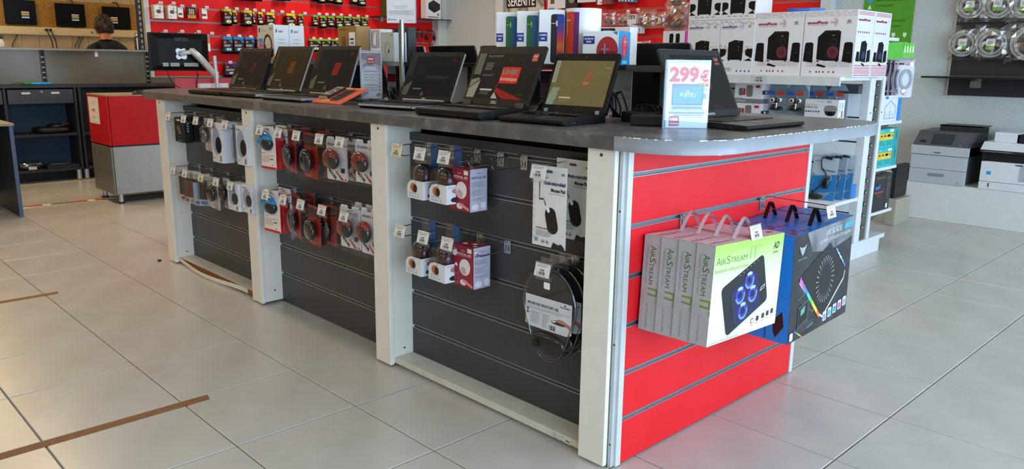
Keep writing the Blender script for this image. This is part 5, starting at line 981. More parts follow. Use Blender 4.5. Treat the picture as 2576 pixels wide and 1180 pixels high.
def scr_tan(m, w, h):
    g = lambda c: M(c, .2, em=.3, v=.02, spec=.18)
    for i in range(3): m.q(w*(.01+.025*i), h*.5, w*.016, h*.5, g('#8a917c' if i % 2 else '#a3aa92'), 2)
    m.p([(0, 0), (w*.13, 0), (w*.165, h*.2), (w*.14, h*.38), (w*.06, h*.40), (w*.02, h*.2)], g('#7f8a74'), 2); m.p([(w*.15, h*.30), (w*.19, h*.36), (w*.15, h*.40)], g('#8d9880'), 2); m.q(w*.21, h*.15, w*.2, h*.035, g('#b3ab8c'), 2); m.lines(w*.22, h*.11, w*.18, 2, h*.03, h*.008, g('#8a8066'), 2)
    m.p([(w*.55, h*.42), (w*.66, h*.42), (w*.69, h*.75), (w*.58, h*.75)], g('#8a5638'), 2); m.t('ique', w*.565, h*.48, h*.1, g('#b09a7a'), 3, w=w*.09); m.lines(w*.16, h*.82, w*.14, 7, h*.05, h*.008, g('#7d7258'), 2); m.t('UNiK', w*.86, h*.83, h*.04, g('#b0a080'), 2, w=w*.11)
def laptop(label, x, y, yaw, w, d, h, tilt, tf, tb, top='#1b1b1c', side='#0d0d0e', lidc='#121213', bez='#1c1a18', scr='#121212', sem=.1, draw=None, hinge='bar', logo=None, red=False, edge=None, pads='#242426', bz=(.012, .028, .022), portside=1):
    t = thing('laptop', label, 'laptop', (x, y, ZT), R(yaw), 'laptops along the countertop')
    TP, SD, LD, BZ = M(top, .5, v=.05, spec=.3), M(side, .45, spec=.3), M(lidc, .45, spec=.3), M(bez, .5, v=.04, spec=.15)
    def base(m):
        P = [(0, .006), (.012, 0), (d, 0), (d+.004, .004), (d+.004, tb), (d*.55, tb), (.0, tf)]
        m.prism(P, -w/2, w/2, SD, 'x')
    part(t, 'base', base, bev(.0025))
    dk = MB(); dk.add([(-w/2+.001, .001, tf+.0006), (w/2-.001, .001, tf+.0006), (w/2-.001, d*.55, tb+.0006), (-w/2+.001, d*.55, tb+.0006), (w/2-.001, d, tb+.0006), (-w/2+.001, d, tb+.0006)], [(0, 1, 2, 3), (3, 2, 4, 5)], TP); dk.build('deck', t)
    def keys(m):
        kw = (w-.04)/14; K = M('#0b0b0c', .35); kp = M('#17171a', .3)
        for r_ in range(6):
            yy = d*.42+r_*(d*.44/6)
            if r_ == 0:
                for a, b in ((0, 3.4), (3.6, 8.6), (8.8, 14)): m.box(-w/2+.02+a*kw, yy, tb+.0005, -w/2+.02+b*kw-.002, yy+d*.065, tb+.0034, K)
            else:
                for c in range(14): m.box(-w/2+.02+c*kw, yy, tb+.0005, -w/2+.02+(c+1)*kw-.0022, yy+d*.065, tb+.0034, kp if (c+r_) % 5 == 0 else K)
    part(t, 'keyboard', keys)['kind'] = 'stuff'
    zt = lambda yy: tf+(tb-tf)*yy/(d*.55)+.001
    part(t, 'touchpad', lambda m: m.add([(-.05, d*.10, zt(d*.10)), (.04, d*.10, zt(d*.10)), (.04, d*.32, zt(d*.32)), (-.05, d*.32, zt(d*.32))], [(0, 1, 2, 3)], M(pads, .3)))
    if edge: part(t, 'edge_strip', lambda m: (m.box(w/2-.0005, .004, tf*.45, w/2+.0008, d, tf+.0005, M(edge, .35, .3)), m.box(-w/2, -.0008, tf*.6, w/2, .0005, tf+.0006, M(edge, .35, .3)) if edge != '#c3c6ca' else None))
    def ports(m):
        for i, (yy, l) in enumerate(((.035, .008), (.055, .008), (.078, .015), (.105, .014))): m.box(portside*w/2-(.0006 if portside > 0 else .0015), yy, tf*.3, portside*w/2+(.0015 if portside > 0 else .0006), yy+l, tf*.3+.006, M('#1c2c4a' if i == 1 else '#050506', .4))
    part(t, 'ports', ports)['kind'] = 'stuff'
    lid = MB(); lid.prism(rrect(-w/2, .0, w/2, h, .010), .0, .011, LD, 'y')
    lo = lid.build('lid', t, (0, d-.006, tb), None, bev(.0025)); lo.rotation_euler = (R(-tilt), 0, 0)
    if edge: part(lo, 'lid_edge', lambda m: m.box(w/2-.0008, .001, .008, w/2+.0012, .0095, h-.008, M(edge, .35, .3)))
    part(lo, 'bezel', lambda m: m.face((-w/2, -.0004, 0), (1, 0, 0), (0, 0, 1)).rr(.003, .004, w-.006, h-.008, .008, BZ))
    s, b, tp = bz; sw_, sh_ = w-2*s, h-b-tp
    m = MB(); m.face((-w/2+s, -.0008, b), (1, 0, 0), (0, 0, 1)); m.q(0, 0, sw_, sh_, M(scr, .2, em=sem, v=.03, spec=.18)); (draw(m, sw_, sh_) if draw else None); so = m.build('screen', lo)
    if logo: part(lo, 'logo', lambda m: m.face((-w/2, -.0008, 0), (1, 0, 0), (0, 0, 1)).t(logo[0], w*logo[1], b*.32, logo[2], M('#b5b3ae', .35), 2, 'c', bold=.04))
    part(lo, 'webcam', lambda m: m.face((0, -.0008, h-tp*.5), (1, 0, 0), (0, 0, 1)).e(0, 0, .003, .003, M('#4a4a4c', .3), 2, 8))
    if hinge == 'bar': part(t, 'hinge', lambda m: m.cyl((-w*.40, d-.004, tb+.004), (w*.40, d-.004, tb+.004), .006, M('#8b8b88' if edge else '#1a1a1b', .35, .5), 10))
    else:
        for sx in (-1, 1): part(t, 'hinge', lambda m: m.box(sx*w*.40-(.016 if hinge == 'tab' else .005), d-.014, tb, sx*w*.40+(.016 if hinge == 'tab' else .005), d+.004, tb+(.018 if hinge == 'tab' else .012), M('#6f6c68' if hinge == 'tab' else '#c9c9c4', .35, .6)))
    if red: part(t, 'pointing_stick', lambda m: m.cyl((.0, d*.62, tb), (.0, d*.62, tb+.006), .004, M('#c03038', .4), 8)); part(t, 'buttons', lambda m: [m.box(a, d*.36, tb-.001, a+.022, d*.385, tb+.002, M('#5c2420', .4)) for a in (-.045, -.012)])
    return t
laptop('black laptop with a dark screen closest to the checkout counter', .668, 1.267, 3.7, .345, .25, .248, 21.9, .020, .024, top='#2a2624', draw=lambda m, w, h: scr_dim(m, w, h, .05, '#3a1f1c'), scr='#19171a', logo=('hp', .5, .011))
laptop('silver-edged laptop with a brownish screen second from the checkout counter', 1.023, 1.298, 2.4, .354, .256, .259, 23.2, .020, .026, top='#3a3733', edge='#c3c6ca', bez='#171411', scr='#241d12', sem=.35, draw=lambda m, w, h: scr_dim(m, w, h, .12, '#5c3414', bars='#6b6038'), logo=('hp', .5, .014))
laptop('black laptop with a faint red logo on screen behind the orange component board', 1.478, 1.293, 1.6, .363, .262, .255, 19.7, .020, .024, top='#2b2a2b', edge='#9a9ea6', scr='#15191c', draw=lambda m, w, h: scr_dim(m, w, h, .12, '#7a1f1e'), logo=('hp', .5, .014))
laptop('silver-rimmed laptop showing a web address beside the leaflet holder', 2.277, 1.333, 9.6, .30, .239, .234, 26.5, .018, .024, top='#1d1d1f', edge='#b9bcc0', bez='#191613', scr='#16181c', draw=lambda m, w, h: scr_dim(m, w, h, .10, txt=True), logo=('DELL', .5, .012), hinge='bar')
laptop('large black laptop showing a bright red logo with a red road', 2.783, 1.243, -2.1, .372, .224, .239, 24, .026, .034, top='#151516', bez='#211e1a', scr='#1f1c19', sem=.22, draw=scr_full, logo=('DELL', .5, .016), hinge='tab', bz=(.013, .030, .030))
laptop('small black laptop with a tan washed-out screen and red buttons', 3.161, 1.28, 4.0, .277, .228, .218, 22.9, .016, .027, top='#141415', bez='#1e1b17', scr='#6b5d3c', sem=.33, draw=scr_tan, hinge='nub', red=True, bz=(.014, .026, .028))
laptop('dark grey laptop turned sideways behind the 299 euro price sign', 3.753, 1.796, 89.1, .357, .243, .249, 25.8, .015, .020, top='#5a5856', side='#131313', lidc='#2f3133', bez='#2b2d2e', scr='#131314', sem=.05, draw=lambda m, w, h: (scr_dim(m, w, h, .06, '#4a1a16'), m.t('FUJITSU LIFEBOOK', w*.17, h*.9, h*.045, M('#55565a', .3, em=.1), 2, w=w*.2), unik(m, w*.86, h*.82, w*.09, .1, bg='#6a1f22', fg='#9a6a68')), logo=('FUJITSU', .5, .012), pads='#4a4846', portside=-1)
# laptops standing on the far side of the worktop, backs towards us
def backlap(label, x0, x1, h, tilt=18, yh=2.13, c='#0b0b0c', rim=None):
    w = x1-x0; t = thing('laptop', label, 'laptop', ((x0+x1)/2, yh, ZT), PI, 'laptops facing the far side')
    part(t, 'base', lambda m: m.box(-w/2, -.25, .0, w/2, 0, .024, BLACK), bev(.003)); lid = part(t, 'lid', lambda m: m.prism(rrect(-w/2, 0, w/2, h, .012), 0, .012, M(c, .45), 'y'), bev(.003), (0, -.006, .024)); lid.rotation_euler = (R(-tilt), 0, 0)
    part(lid, 'screen', lambda m: m.face((-w/2, -.0005, 0), (1, 0, 0), (0, 0, 1)).q(.012, .02, w-.024, h-.035, M('#101418', .2, em=.1)))
    if rim: part(lid, 'lid_edge', lambda m: m.box(-w/2-.0005, .0, .01, -w/2+.002, .0122, h-.004, M(rim, .4, .4)))
backlap('black laptop facing away behind the headphone boxes', .08, .44, .25); backlap('black laptop facing away behind the cardboard box', .86, 1.20, .25); backlap('black laptop facing away behind the display pole', 1.24, 1.62, .262, rim='#8a7f7a'); backlap('black laptop facing away beside the display pole', 1.66, 2.02, .262); backlap('black laptop facing away behind the laptop with the red logo', 2.06, 2.42, .26); backlap('large black laptop facing away behind the price sign and power bricks', 2.83, 3.24, .262, 16)
def paperbit(label, px, py, Y, w, h, cols, rz=0):
    p = ony(px, py, Y); t = thing('info_card', label, 'card', (p.x, Y, ZT), rz)
    def f(m):
        m.box(-w/2, 0, 0, w/2, .002, h, PAPER); m.face((-w/2, -.0004, 0), (1, 0, 0), (0, 0, 1)); n = len(cols)
        for i, c in enumerate(cols): m.q(0, h*i/n, w, h/n*.98, M(c, .5))
    part(t, 'card', f)
paperbit('striped red and white info card standing between the back-to-back laptops', 985, 200, 1.93, .05, .17, ('#2a3034', '#c9d0d0', '#b01c20', '#c8d6d2'), R(25)); paperbit('beige information sheet standing between two laptops in front of the shelf bracket', 1147, 230, 1.93, .12, .17, ('#cfc6bb', '#d8d0c6'), R(30)); paperbit('purple box end standing behind the laptop with the red logo', 1375, 230, 1.93, .06, .16, ('#3a2a4a', '#55406a', '#2c2438'), R(20)); paperbit('cream card standing behind the small laptop', 1560, 260, 1.95, .09, .17, ('#d8d4c8', '#cfc9ba', '#e0dccf'), R(20))
# ================================================================ signs and small things on the worktop
ps = thing('price_sign', 'upright acrylic sign with a large red 299 euro price', 'price sign', (3.577, 1.547, ZT), R(47)); W_, H_ = .137, .208
def psheet(m):
    m.box(-W_/2+.006, .0, .003, W_/2-.002, .0008, H_-.009, PAPER); m.face((-W_/2, -.0004, 0), (1, 0, 0), (0, 0, 1)); pk_ = M('#d8c3cd', .5); m.q(.008, .11, W_-.012, .085, pk_); m.p([(.008, .18), (W_-.004, .15), (W_-.004, .197), (.008, .197)], M('#e9e6ee', .5), 2)
    rd = M('#d8405a', .5); m.t('299', .012, .145, .058, rd, 3, w=.090, bold=.045); m.t('€', .106, .145, .045, rd, 3, w=.026, bold=.045)
    m.q(.022, .072, .096, .064, M('#4a6a88', .4), 3); m.q(.025, .076, .090, .056, M('#3a9ad6', .4), 4); m.p([(.025, .118), (.115, .128), (.115, .132), (.025, .132)], M('#5d86ac', .4), 5); m.t('FUJITSU', .047, .098, .016, PAPER, 6, w=.047, bold=.02); m.ring(.066, .1145, .004, .003, .001, PAPER, 6, 12); m.ring(.072, .1145, .004, .003, .001, PAPER, 6, 12)
    m.p([(.022, .072), (.118, .072), (.124, .052), (.016, .052)], M('#b9cfe2', .4), 3); m.p([(.026, .069), (.114, .069), (.117, .060), (.023, .060)], M('#6f93b4', .4), 4); m.rr(.014, .046, .112, .005, .002, M('#6a8cae', .4), 3); m.q(.028, .040, .094, .004, M('#8aa4c4', .4), 3); m.lines(.06, .036, .06, 1, .003, .0012, GREYTXT, 3)
    m.q(.100, .130, .031, .008, INK, 5); m.t('PROMO', .1015, .1315, .0075, M('#e8d23a', .5), 6, w=.027, bold=.03); m.q(.117, .116, .010, .010, M('#8fc0e4', .4), 5); m.q(.117, .092, .010, .016, M('#5a9ed0', .4), 5)
    m.q(.008, .004, W_-.012, .03, M('#cfe4f6', .45), 1); unik(m, .017, .008, .031, bg='#a83a58', fg='#ffffff', k=3)
part(ps, 'paper', psheet); part(ps, 'acrylic_front', lambda m: m.box(-W_/2, -.0035, 0, W_/2, -.0015, H_, CLEAR('acrylic', (.95, .97, 1), .05, .03))); part(ps, 'acrylic_back', lambda m: m.box(-W_/2, .002, 0, W_/2, .004, H_, CLEAR('acrylic', (.95, .97, 1), .05, .03))); part(ps, 'acrylic_edge', lambda m: m.box(-W_/2-.002, -.0035, 0, -W_/2+.002, .012, H_, M('#9db8d8', .15))); part(ps, 'foot', lambda m: m.box(-W_/2, .004, 0, W_/2, .05, .002, CLEAR('acrylic', (.95, .97, 1), .05, .03)))
lh = thing('leaflet_holder', 'clear acrylic holder with a tall warranty price list', 'leaflet holder', (1.70, 1.665, ZT), R(48))
def leaf(m):
    w, h = .10, .222; m.box(-w/2, 0, .012, w/2, .001, .012+h, M('#d9d4d6', .5)); m.face((-w/2, -.0004, .012), (1, 0, 0), (0, 0, 1)); m.q(.003, .155, w-.006, h-.16, M('#8c7f86', .5)); m.p([(.003, .15), (.04, .185), (w-.003, .12), (w-.003, .155), (.003, .19)], M('#b5aab0', .5), 2); g = M('#9d9599', .5)
    for i in range(6): m.p([(.006+.006*i, .14+.006*i), (.010+.006*i, .138+.006*i), (.012+.006*i, .15+.006*i), (.008+.006*i, .152+.006*i)], g, 3)
    unik(m, .032, .165, .036, k=3); m.t('EXTENSION DE GARANTIE', .013, .128, .008, INK, 3, w=.07)
    for i, s in enumerate(('PASSER À 2 ANS..........€', 'PASSER À 3 ANS..........€', 'PASSER À 4 ANS..........€')): m.t(s, .015, .113-.013*i, .006, M('#55505a', .5), 3, w=.066)
    m.t('OPTION BATTERIE NEUVE', .015, .063, .0075, INK, 3, w=.066); m.t('SIMPLE CAPACITÉ....€', .017, .05, .006, M('#55505a', .5), 3, w=.06); m.t('DOUBLE CAPACITÉ...€', .017, .038, .006, M('#55505a', .5), 3, w=.06)
    for i in range(6): m.p([(w-.014, .02+.018*i), (w-.006, .014+.018*i), (w-.006, .026+.018*i), (w-.014, .032+.018*i)], g, 2)
    m.p([(.07, .02), (.08, .008), (.092, .02), (.082, .03)], M('#8f8790', .5), 3)
part(lh, 'price_list', leaf); part(lh, 'acrylic', lambda m: (m.box(-.053, -.004, 0, .053, -.002, .24, CLEAR('acrylic', (.95, .97, 1), .05, .03)), m.box(-.053, .003, 0, .053, .005, .24, CLEAR('acrylic', (.95, .97, 1), .05, .03)))); part(lh, 'acrylic_rim', lambda m: (m.box(-.053, -.004, .236, .053, .005, .24, M('#cfccd0', .2)), m.box(.0515, -.004, 0, .053, .005, .24, M('#cfccd0', .2)), m.box(-.053, -.004, 0, -.0515, .005, .24, M('#cfccd0', .2))))
part(lh, 'foot', lambda m: [m.prism([(-.06, 0), (.06, 0), (.055, .003), (.005, .045), (-.005, .045), (-.055, .003)], s*.05-.0015, s*.05+.0015, CLEAR('acrylic_foot', (.85, .87, .9), .18, .05), 'x') for s in (-1, 1)]); part(lh, 'leaflet_tray', lambda m: (m.box(-.06, -.10, 0, .0, -.098, .05, CLEAR('acrylic_foot', (.85, .87, .9), .18, .05)), m.box(-.06, -.10, 0, .0, 0, .002, CLEAR('acrylic_foot', (.85, .87, .9), .18, .05))))
fb = thing('component_board', 'orange display board with a hard disk and a memory stick mounted on it', 'display board', (1.79, 1.352, ZT), R(-1), rot=(R(23), 0, R(-1))); 
def board(m):
    m.box(-.128, 0, .001, .128, .165, .004, M('#e2583a', .45)); m.face((-.128, 0, .0042), (1, 0, 0), (0, 1, 0)); m.q(.03, .05, .17, .10, M('#c8283a', .4)).q(.05, .148, .09, .014, M('#e0b020', .5), 2).q(.16, .150, .06, .012, M('#e0b020', .5), 2).q(.075, .012, .055, .02, M('#e0b81c', .5), 2).q(.08, .016, .04, .003, INK, 3)
part(fb, 'panel', board); 
hd = part(fb, 'hard_disk', lambda m: m.prism(rrect(-.11, .035, -.035, .150, .006), .0045, .014, M('#b5a9a0', .3, .3))); part(hd, 'disk_platter', lambda m: (m.cyl((-.07, .105, .014), (-.07, .105, .016), .030, CHROME, 20), m.cyl((-.07, .105, .016), (-.07, .105, .018), .009, STEEL, 14), m.box(-.10, .045, .014, -.045, .06, .017, BLACK), m.box(-.042, .04, .005, -.034, .148, .0155, M('#2a1c22', .4))))
ms = part(fb, 'memory_stick', lambda m: m.box(.0, .03, .005, .062, .135, .008, M('#24402c', .4))); part(ms, 'memory_chip', lambda m: [m.box(.006+.028*i, .04+.032*j, .008, .028+.028*i, .064+.032*j, .0105, M('#151816', .35)) for i in range(2) for j in range(3)])
part(fb, 'stand', lambda m: m.box(-.11, .12, -.045, .11, .123, .001, CLEAR('acrylic', (.95, .97, 1), .05, .03)))
# power bricks and tangled cables
def brick(label, x, y, rz):
    t = thing('power_brick', label, 'power adapter', (x, y, ZT), rz, 'power bricks'); part(t, 'body', lambda m: m.box(-.062, -.028, 0, .062, .028, .036, M('#101011', .35)), bev(.005)); part(t, 'plug', lambda m: m.tube([(.062, 0, .018), (.075, 0, .018), (.10, .005, .014), (.13, .03, .008)], [.009, .008, .0045, .004], BLACK, 8))
brick('black power brick with its plug beside the price sign', 3.44, 1.555, R(30)); brick('black power brick lying behind the one with the plug', 3.33, 1.65, R(10))
def cord(label, pts, r=.0035): o = part(None, 'loose_cable', lambda m: m.tube(pts, r, BLACK, 6)); tag(o, label, 'cable', 'black cords on the worktop')
def tangle(label, x, y, sx, sy, z, n, seed):
    rnd = random.Random(seed); P = []
    for i in range(n*14+1): a = 2*PI*i/14; k = .6+.4*math.sin(i*.37+seed); P.append((x+sx*k*math.cos(a)+.01*rnd.random(), y+sy*k*math.sin(a)+.01*rnd.random(), ZT+.005+z*(.5+.5*math.sin(i*.9+seed))+.003*rnd.random()))
    cord(label, P)
tangle('tangled black power cords between the small laptop and the power bricks', 3.36, 1.73, .11, .05, .05, 5, 2); tangle('tangled black cords under the raised shelf behind the small laptop', 3.16, 1.68, .07, .05, .09, 4, 5); tangle('looped black cords beside the leaflet holder', 1.98, 1.62, .05, .05, .07, 4, 7); tangle('looped black cords behind the laptop with the faint red logo', 1.62, 1.72, .05, .05, .05, 3, 9); tangle('looped black cords behind the laptop with the bright red logo', 2.86, 1.66, .06, .05, .05, 3, 3)
cord('black cord arching from the laptop closest to the checkout counter', [(.50, 1.62, ZT+.008), (.44, 1.60, ZT+.02), (.42, 1.58, ZT+.06), (.45, 1.58, ZT+.09), (.50, 1.60, ZT+.085), (.53, 1.63, ZT+.05), (.54, 1.66, ZT+.006)])
cord('black cord plugged in behind the silver-rimmed laptop', [(2.35, 1.66, ZT+.02), (2.42, 1.70, ZT+.03), (2.5, 1.72, ZT+.025), (2.56, 1.60, ZT+.02), (2.60, 1.52, ZT+.018)])
o = thing('rounded_device', 'small black mouse on the checkout counter edge', 'mouse', (-2.03, 1.845, .905)); part(o, 'shell', lambda m: m.ell((0, 0, .0), (.03, .045, .035), BLACK, 14, 8, 0)); part(o, 'wheel', lambda m: m.cyl((-.002, .02, .03), (.002, .02, .03), .008, GR, 8))  # unidentified rounded black item, modelled as a dome with a small wheel
o = thing('white_adapter', 'small white plug lying behind the small laptop', 'adapter', (3.10, 1.80, ZT)); part(o, 'body', lambda m: m.ell((0, 0, .008), (.03, .016, .008), M('#d9d6cf', .4), 12, 8)); part(o, 'lead', lambda m: m.tube([(.03, 0, .006), (.05, .02, .004), (.06, .05, .004)], .003, PAPER))
# ================================================================ goods on the raised shelf
ZB = ZS+.0012
def fhp(m, w, h):
    m.q(0, 0, w, h, M('#bdb7ae', .5)); m.q(w*.08, h*.80, w*.08, h*.12, INK, 2); m.t('T\'nB', w*.24, h*.82, h*.08, GREYTXT, 2, w=w*.3); m.q(w*.74, h*.86, w*.2, h*.06, GREYTXT, 2); k = M('#26221f', .4)
    m.ring(w*.62, h*.40, w*.28, h*.34, w*.08, k, 2, 20, -40, 200); m.e(w*.83, h*.22, w*.13, h*.15, k, 3); m.e(w*.42, h*.30, w*.09, h*.16, k, 3)
    m.q(w*.05, h*.50, w*.26, h*.12, M('#2f88b8', .4), 3).q(w*.05, h*.36, w*.26, h*.12, M('#b84a9a', .4), 3); m.q(w*.66, h*.0, w*.34, h*.06, M('#6a9a2c', .4), 3).q(w*.66, h*.06, w*.34, h*.10, M('#d0701c', .4), 3)
def shp(m, d, h):
    m.q(0, 0, d, h, PAPER); m.p([(d*.12, h*.78), (d*.2, h*.78), (d*.23, h*.88), (d*.15, h*.88)], M('#3a4a5a', .5), 2); m.q(d*.3, h*.79, d*.3, h*.04, GREYTXT, 2); m.q(d*.3, h*.85, d*.4, h*.008, GREYTXT, 2)
    for i in range(4): m.q(d*.3, h*(.58-.1*i), d*.4, h*.012, GREYTXT, 2).q(d*.24, h*(.58-.1*i), d*.02, h*.02, M('#a04a4a', .5), 2)
    m.p([(d*.1, h*.1), (d*.35, h*.1), (d*.25, h*.06)], GREYTXT, 2)
carton('headphone_box', 'white headphone box with a headphone picture on its grey front', .198, .098, .202, PAPER, (.475, 1.80, ZB), 0, fhp, shp, grp='headphone boxes'); carton('headphone_box', 'white headphone box right behind the one with the visible picture', .198, .098, .202, PAPER, (.475, 1.900, ZB), 0, fhp, shp, grp='headphone boxes')
KR = M('#b8905a', .7, v=.06)
def fcb(m, w, h): m.q(0, 0, w, h, M('#9a7038', .7)); m.rr(w*.2, -.0+h*.02, w*.24, h*.68, .01, M('#6d4a20', .7), 2); m.rr(w*.58, h*.02, w*.24, h*.68, .01, M('#6d4a20', .7), 2); m.t('SMARTPHONE', w*.06, h*.88, h*.07, M('#5c4020', .7), 2, w=w*.5); m.q(w*.62, h*.40, w*.34, h*.42, PAPER, 3); m.q(w*.68, h*.6, w*.2, h*.05, INK, 4); m.bars(w*.68, h*.48, w*.22, h*.07, INK, 4)
carton('cardboard_box', 'brown cardboard box with cut-outs and a white price sticker on the raised shelf', .170, .088, .176, KR, (1.353, 1.80, ZB), 0, fcb, lambda m, d, h: m.q(d*.1, h*.02, d*.7, h*.3, M('#cfd4da', .5)).lines(d*.18, h*.24, d*.5, 4, h*.05, h*.015, GREYTXT, 2))
def frt(m, w, h): m.q(0, 0, w*.06, h, M('#1f56b8', .4)); m.q(w*.1, h*.42, w*.8, h*.55, M('#aeb6be', .5)); m.p([(w*.3, h*.55), (w*.45, h*.9), (w*.65, h*.92), (w*.6, h*.45)], PAPER, 2); m.ring(w*.5, h*.68, w*.16, h*.26, .002, M('#7c8894', .5), 3); m.q(w*.14, h*.5, w*.14, h*.4, M('#8a939a', .5), 2)
carton('router_box', 'white box with a grey device picture and blue edge on the raised shelf', .096, .07, .156, PAPER, (1.60, 1.795, ZB), 0, frt, lambda m, d, h: m.q(0, 0, d, h, M('#d5dadd', .4)))
carton('headset_box', 'pale grey headset box with a green top on the raised shelf', .105, .075, .138, M('#b9bfbc', .5), (1.702, 1.80, ZB), 0, lambda m, w, h: (m.ring(w*.5, h*.45, w*.2, h*.22, .002, M('#6a706e', .5), 2, 16, 0, 270), m.q(w*.56, h*.3, w*.07, h*.13, INK, 2), m.q(w*.75, h*.9, w*.15, h*.03, M('#3fae4a', .5), 2)), lambda m, d, h: m.q(0, 0, d, h, M('#c3c8c5', .5)), lambda m, w, d: m.q(0, 0, w, d, M('#2fc03a', .4)))
carton('game_box', 'black game accessory box with a blue picture behind the display pole', .12, .05, .17, M('#15161e', .4), (1.62, 1.93, ZB), 0, lambda m, w, h: (m.t('ZVAMPEX', w*.2, h*.78, h*.1, PAPER, 2, w=w*.7, bold=.04), m.p([(w*.15, h*.15), (w*.7, h*.25), (w*.8, h*.65), (w*.25, h*.6)], M('#3a8fc4', .4), 2), m.e(w*.7, h*.35, w*.07, h*.07, PAPER, 3)))
# pole sign
dp = thing('display_pole', 'round steel pole with an acrylic sign holder at the front of the raised shelf', 'sign stand', (1.885, 1.715, ZT)); part(dp, 'pole', lambda m: m.cyl((0, 0, .004), (0, 0, .38), .0148, M('#8c8e90', .22, .95), 20)); part(dp, 'foot', lambda m: m.lathe([(0, 0), (.04, 0), (.04, .004), (.016, .006), (0, .006)], STEEL, 20))
sg = part(dp, 'sign_holder', lambda m: m.box(-.066, -.012, .365, .066, -.003, .70, M('#dcd4d0', .4)), None, None, R(45)); part(sg, 'poster', lambda m: (m.face((-.066, -.0125, .365), (1, 0, 0), (0, 0, 1)), m.q(.002, .002, .128, .33, M('#dfd8d4', .5)), m.q(.006, .035, .12, .02, M('#cfc7c4', .5), 2), m.lines(.03, .075, .07, 2, .008, .0016, GREYTXT, 3), m.lines(.008, .055, .115, 3, .006, .0012, GREYTXT, 3), m.q(.008, .012, .005, .008, M('#c02828', .5), 3), m.q(.016, .013, .028, .004, GREYTXT, 3), m.q(.095, .012, .026, .0018, GREYTXT, 3), m.p([(.02, .12), (.07, .10), (.11, .125), (.09, .15), (.03, .15)], M('#c9c3c2', .5), 3))); part(sg, 'clear_side', lambda m: m.box(.066, -.012, .368, .0675, .016, .70, M('#b9c0de', .2)))
# portable speakers
def tallspk(m, w, h, c1, c2, accent, u0=.46):
    g = M(c1, .4); b = c2; m.rr(w*u0, h*.02, w*(.99-u0), h*.90, w*.10, g, 2); m.p(rrect(w*(u0+.24), h*.02, w*.985, h*.915, w*.06), b, 3); m.q(w*(u0+.02), h*.745, w*.16, h*.012, M(accent, .4), 4); m.q(w*(u0+.20), h*.70, w*.05, h*.10, M(accent, .4), 4)
    m.q(w*.0, h*.42, w*.33, h*.165, M('#1c2c86', .4), 2); m.t('ULTIMATE', w*.03, h*.52, h*.045, PAPER, 3, w=w*.27, bold=.04); m.t('EARS', w*.09, h*.455, h*.045, PAPER, 3, w=w*.15, bold=.04)
SUN = GRAD('sunset_print', [(.05, '#3b2a6e'), (.2, '#c02a3a'), (.32, '#d9702a'), (.5, '#c8323c'), (.68, '#5a3a8a'), (.85, '#2a3f9a')])
for k, (px, yy) in enumerate(((1277.5, 1.80), (1329, 1.80))):
    p = ony(px, 100, yy); carton('bluetooth_speaker_box', ('white box with a green and blue tube speaker, nearer the leaflet holder', 'white box with a green and blue tube speaker, beside the sunset speaker box')[k], .086, .086, .205, PAPER, (p.x, yy, ZB), R(40), lambda m, w, h: tallspk(m, w, h, '#1f6a34', M('#1c5f94', .4), '#b8d848'), lambda m, d, h: m.q(0, 0, d, h, M('#3a8fc8', .4)), grp='green and blue speaker boxes')
p = ony(1391, 100, 1.80); carton('bluetooth_speaker_box', 'white box with a black and sunset coloured tube speaker', .10, .09, .205, PAPER, (p.x, 1.80, ZB), R(36), lambda m, w, h: tallspk(m, w, h, '#15121a', SUN, '#e0e0e0', .47), lambda m, d, h: (m.q(0, 0, d, h, M('#6fb4d4', .4)), m.q(0, 0, d, h*.45, M('#2a7fb8', .4), 2), m.e(d*.4, h*.55, d*.3, h*.05, PAPER, 3), m.e(d*.7, h*.72, d*.2, h*.09, M('#7a3040', .4), 3)))
p = ony(1466, 100, 1.855); tbx = thing('speaker_tube', 'white cylindrical speaker package with an orange and purple speaker picture', 'speaker package', (p.x, 1.855, ZB)); part(tbx, 'tube', lambda m: m.lathe([(0, 0), (.07, 0), (.07, .208), (.069, .2095), (0, .2095)], M('#e6e6ea', .3, v=.01), 48))
def curv(m, a0, a1, z0, z1, mat, k): m.surf(lambda u, v: ((.07+.0004*k)*math.cos(R(a0+(a1-a0)*u)), (.07+.0004*k)*math.sin(R(a0+(a1-a0)*u)), z0+(z1-z0)*v), 8, 1, mat)
part(tbx, 'print', lambda m: (curv(m, -132, -62, .0, .194, M('#6a2478', .4), 1), curv(m, -122, -80, .0, .196, M('#d8401c', .4), 2), curv(m, -108, -106, .11, .18, PAPER, 3), curv(m, -116, -92, .163, .166, PAPER, 3), curv(m, -84, -78, .15, .185, M('#d8401c', .4), 3)))
p = ony(1519, 120, 1.82)
def fro(m, w, h): m.p(ellp(w*.70, h*.40, w*.30, h*.44, 24), M('#b02832', .4), 2); m.q(w*.48, h*.0, w*.45, h*.4, M('#b02832', .4), 2); b = M('#7da0d8', .4); m.q(w*.53, h*.45, w*.20, h*.028, b, 4).q(w*.615, h*.30, w*.03, h*.32, b, 4).q(w*.615, h*.0, w*.03, h*.2, b, 4); m.q(w*.02, h*.62, w*.32, h*.23, M('#1c2c86', .4), 3); m.t('ULTIMATE', w*.05, h*.75, h*.065, PAPER, 4, w=w*.26, bold=.04); m.t('EARS', w*.11, h*.665, h*.065, PAPER, 4, w=w*.14, bold=.04); m.p([(w*.85, h*.97), (w*.98, h*.99), (w*.96, h*.88)], M('#2a7fa8', .4), 5)
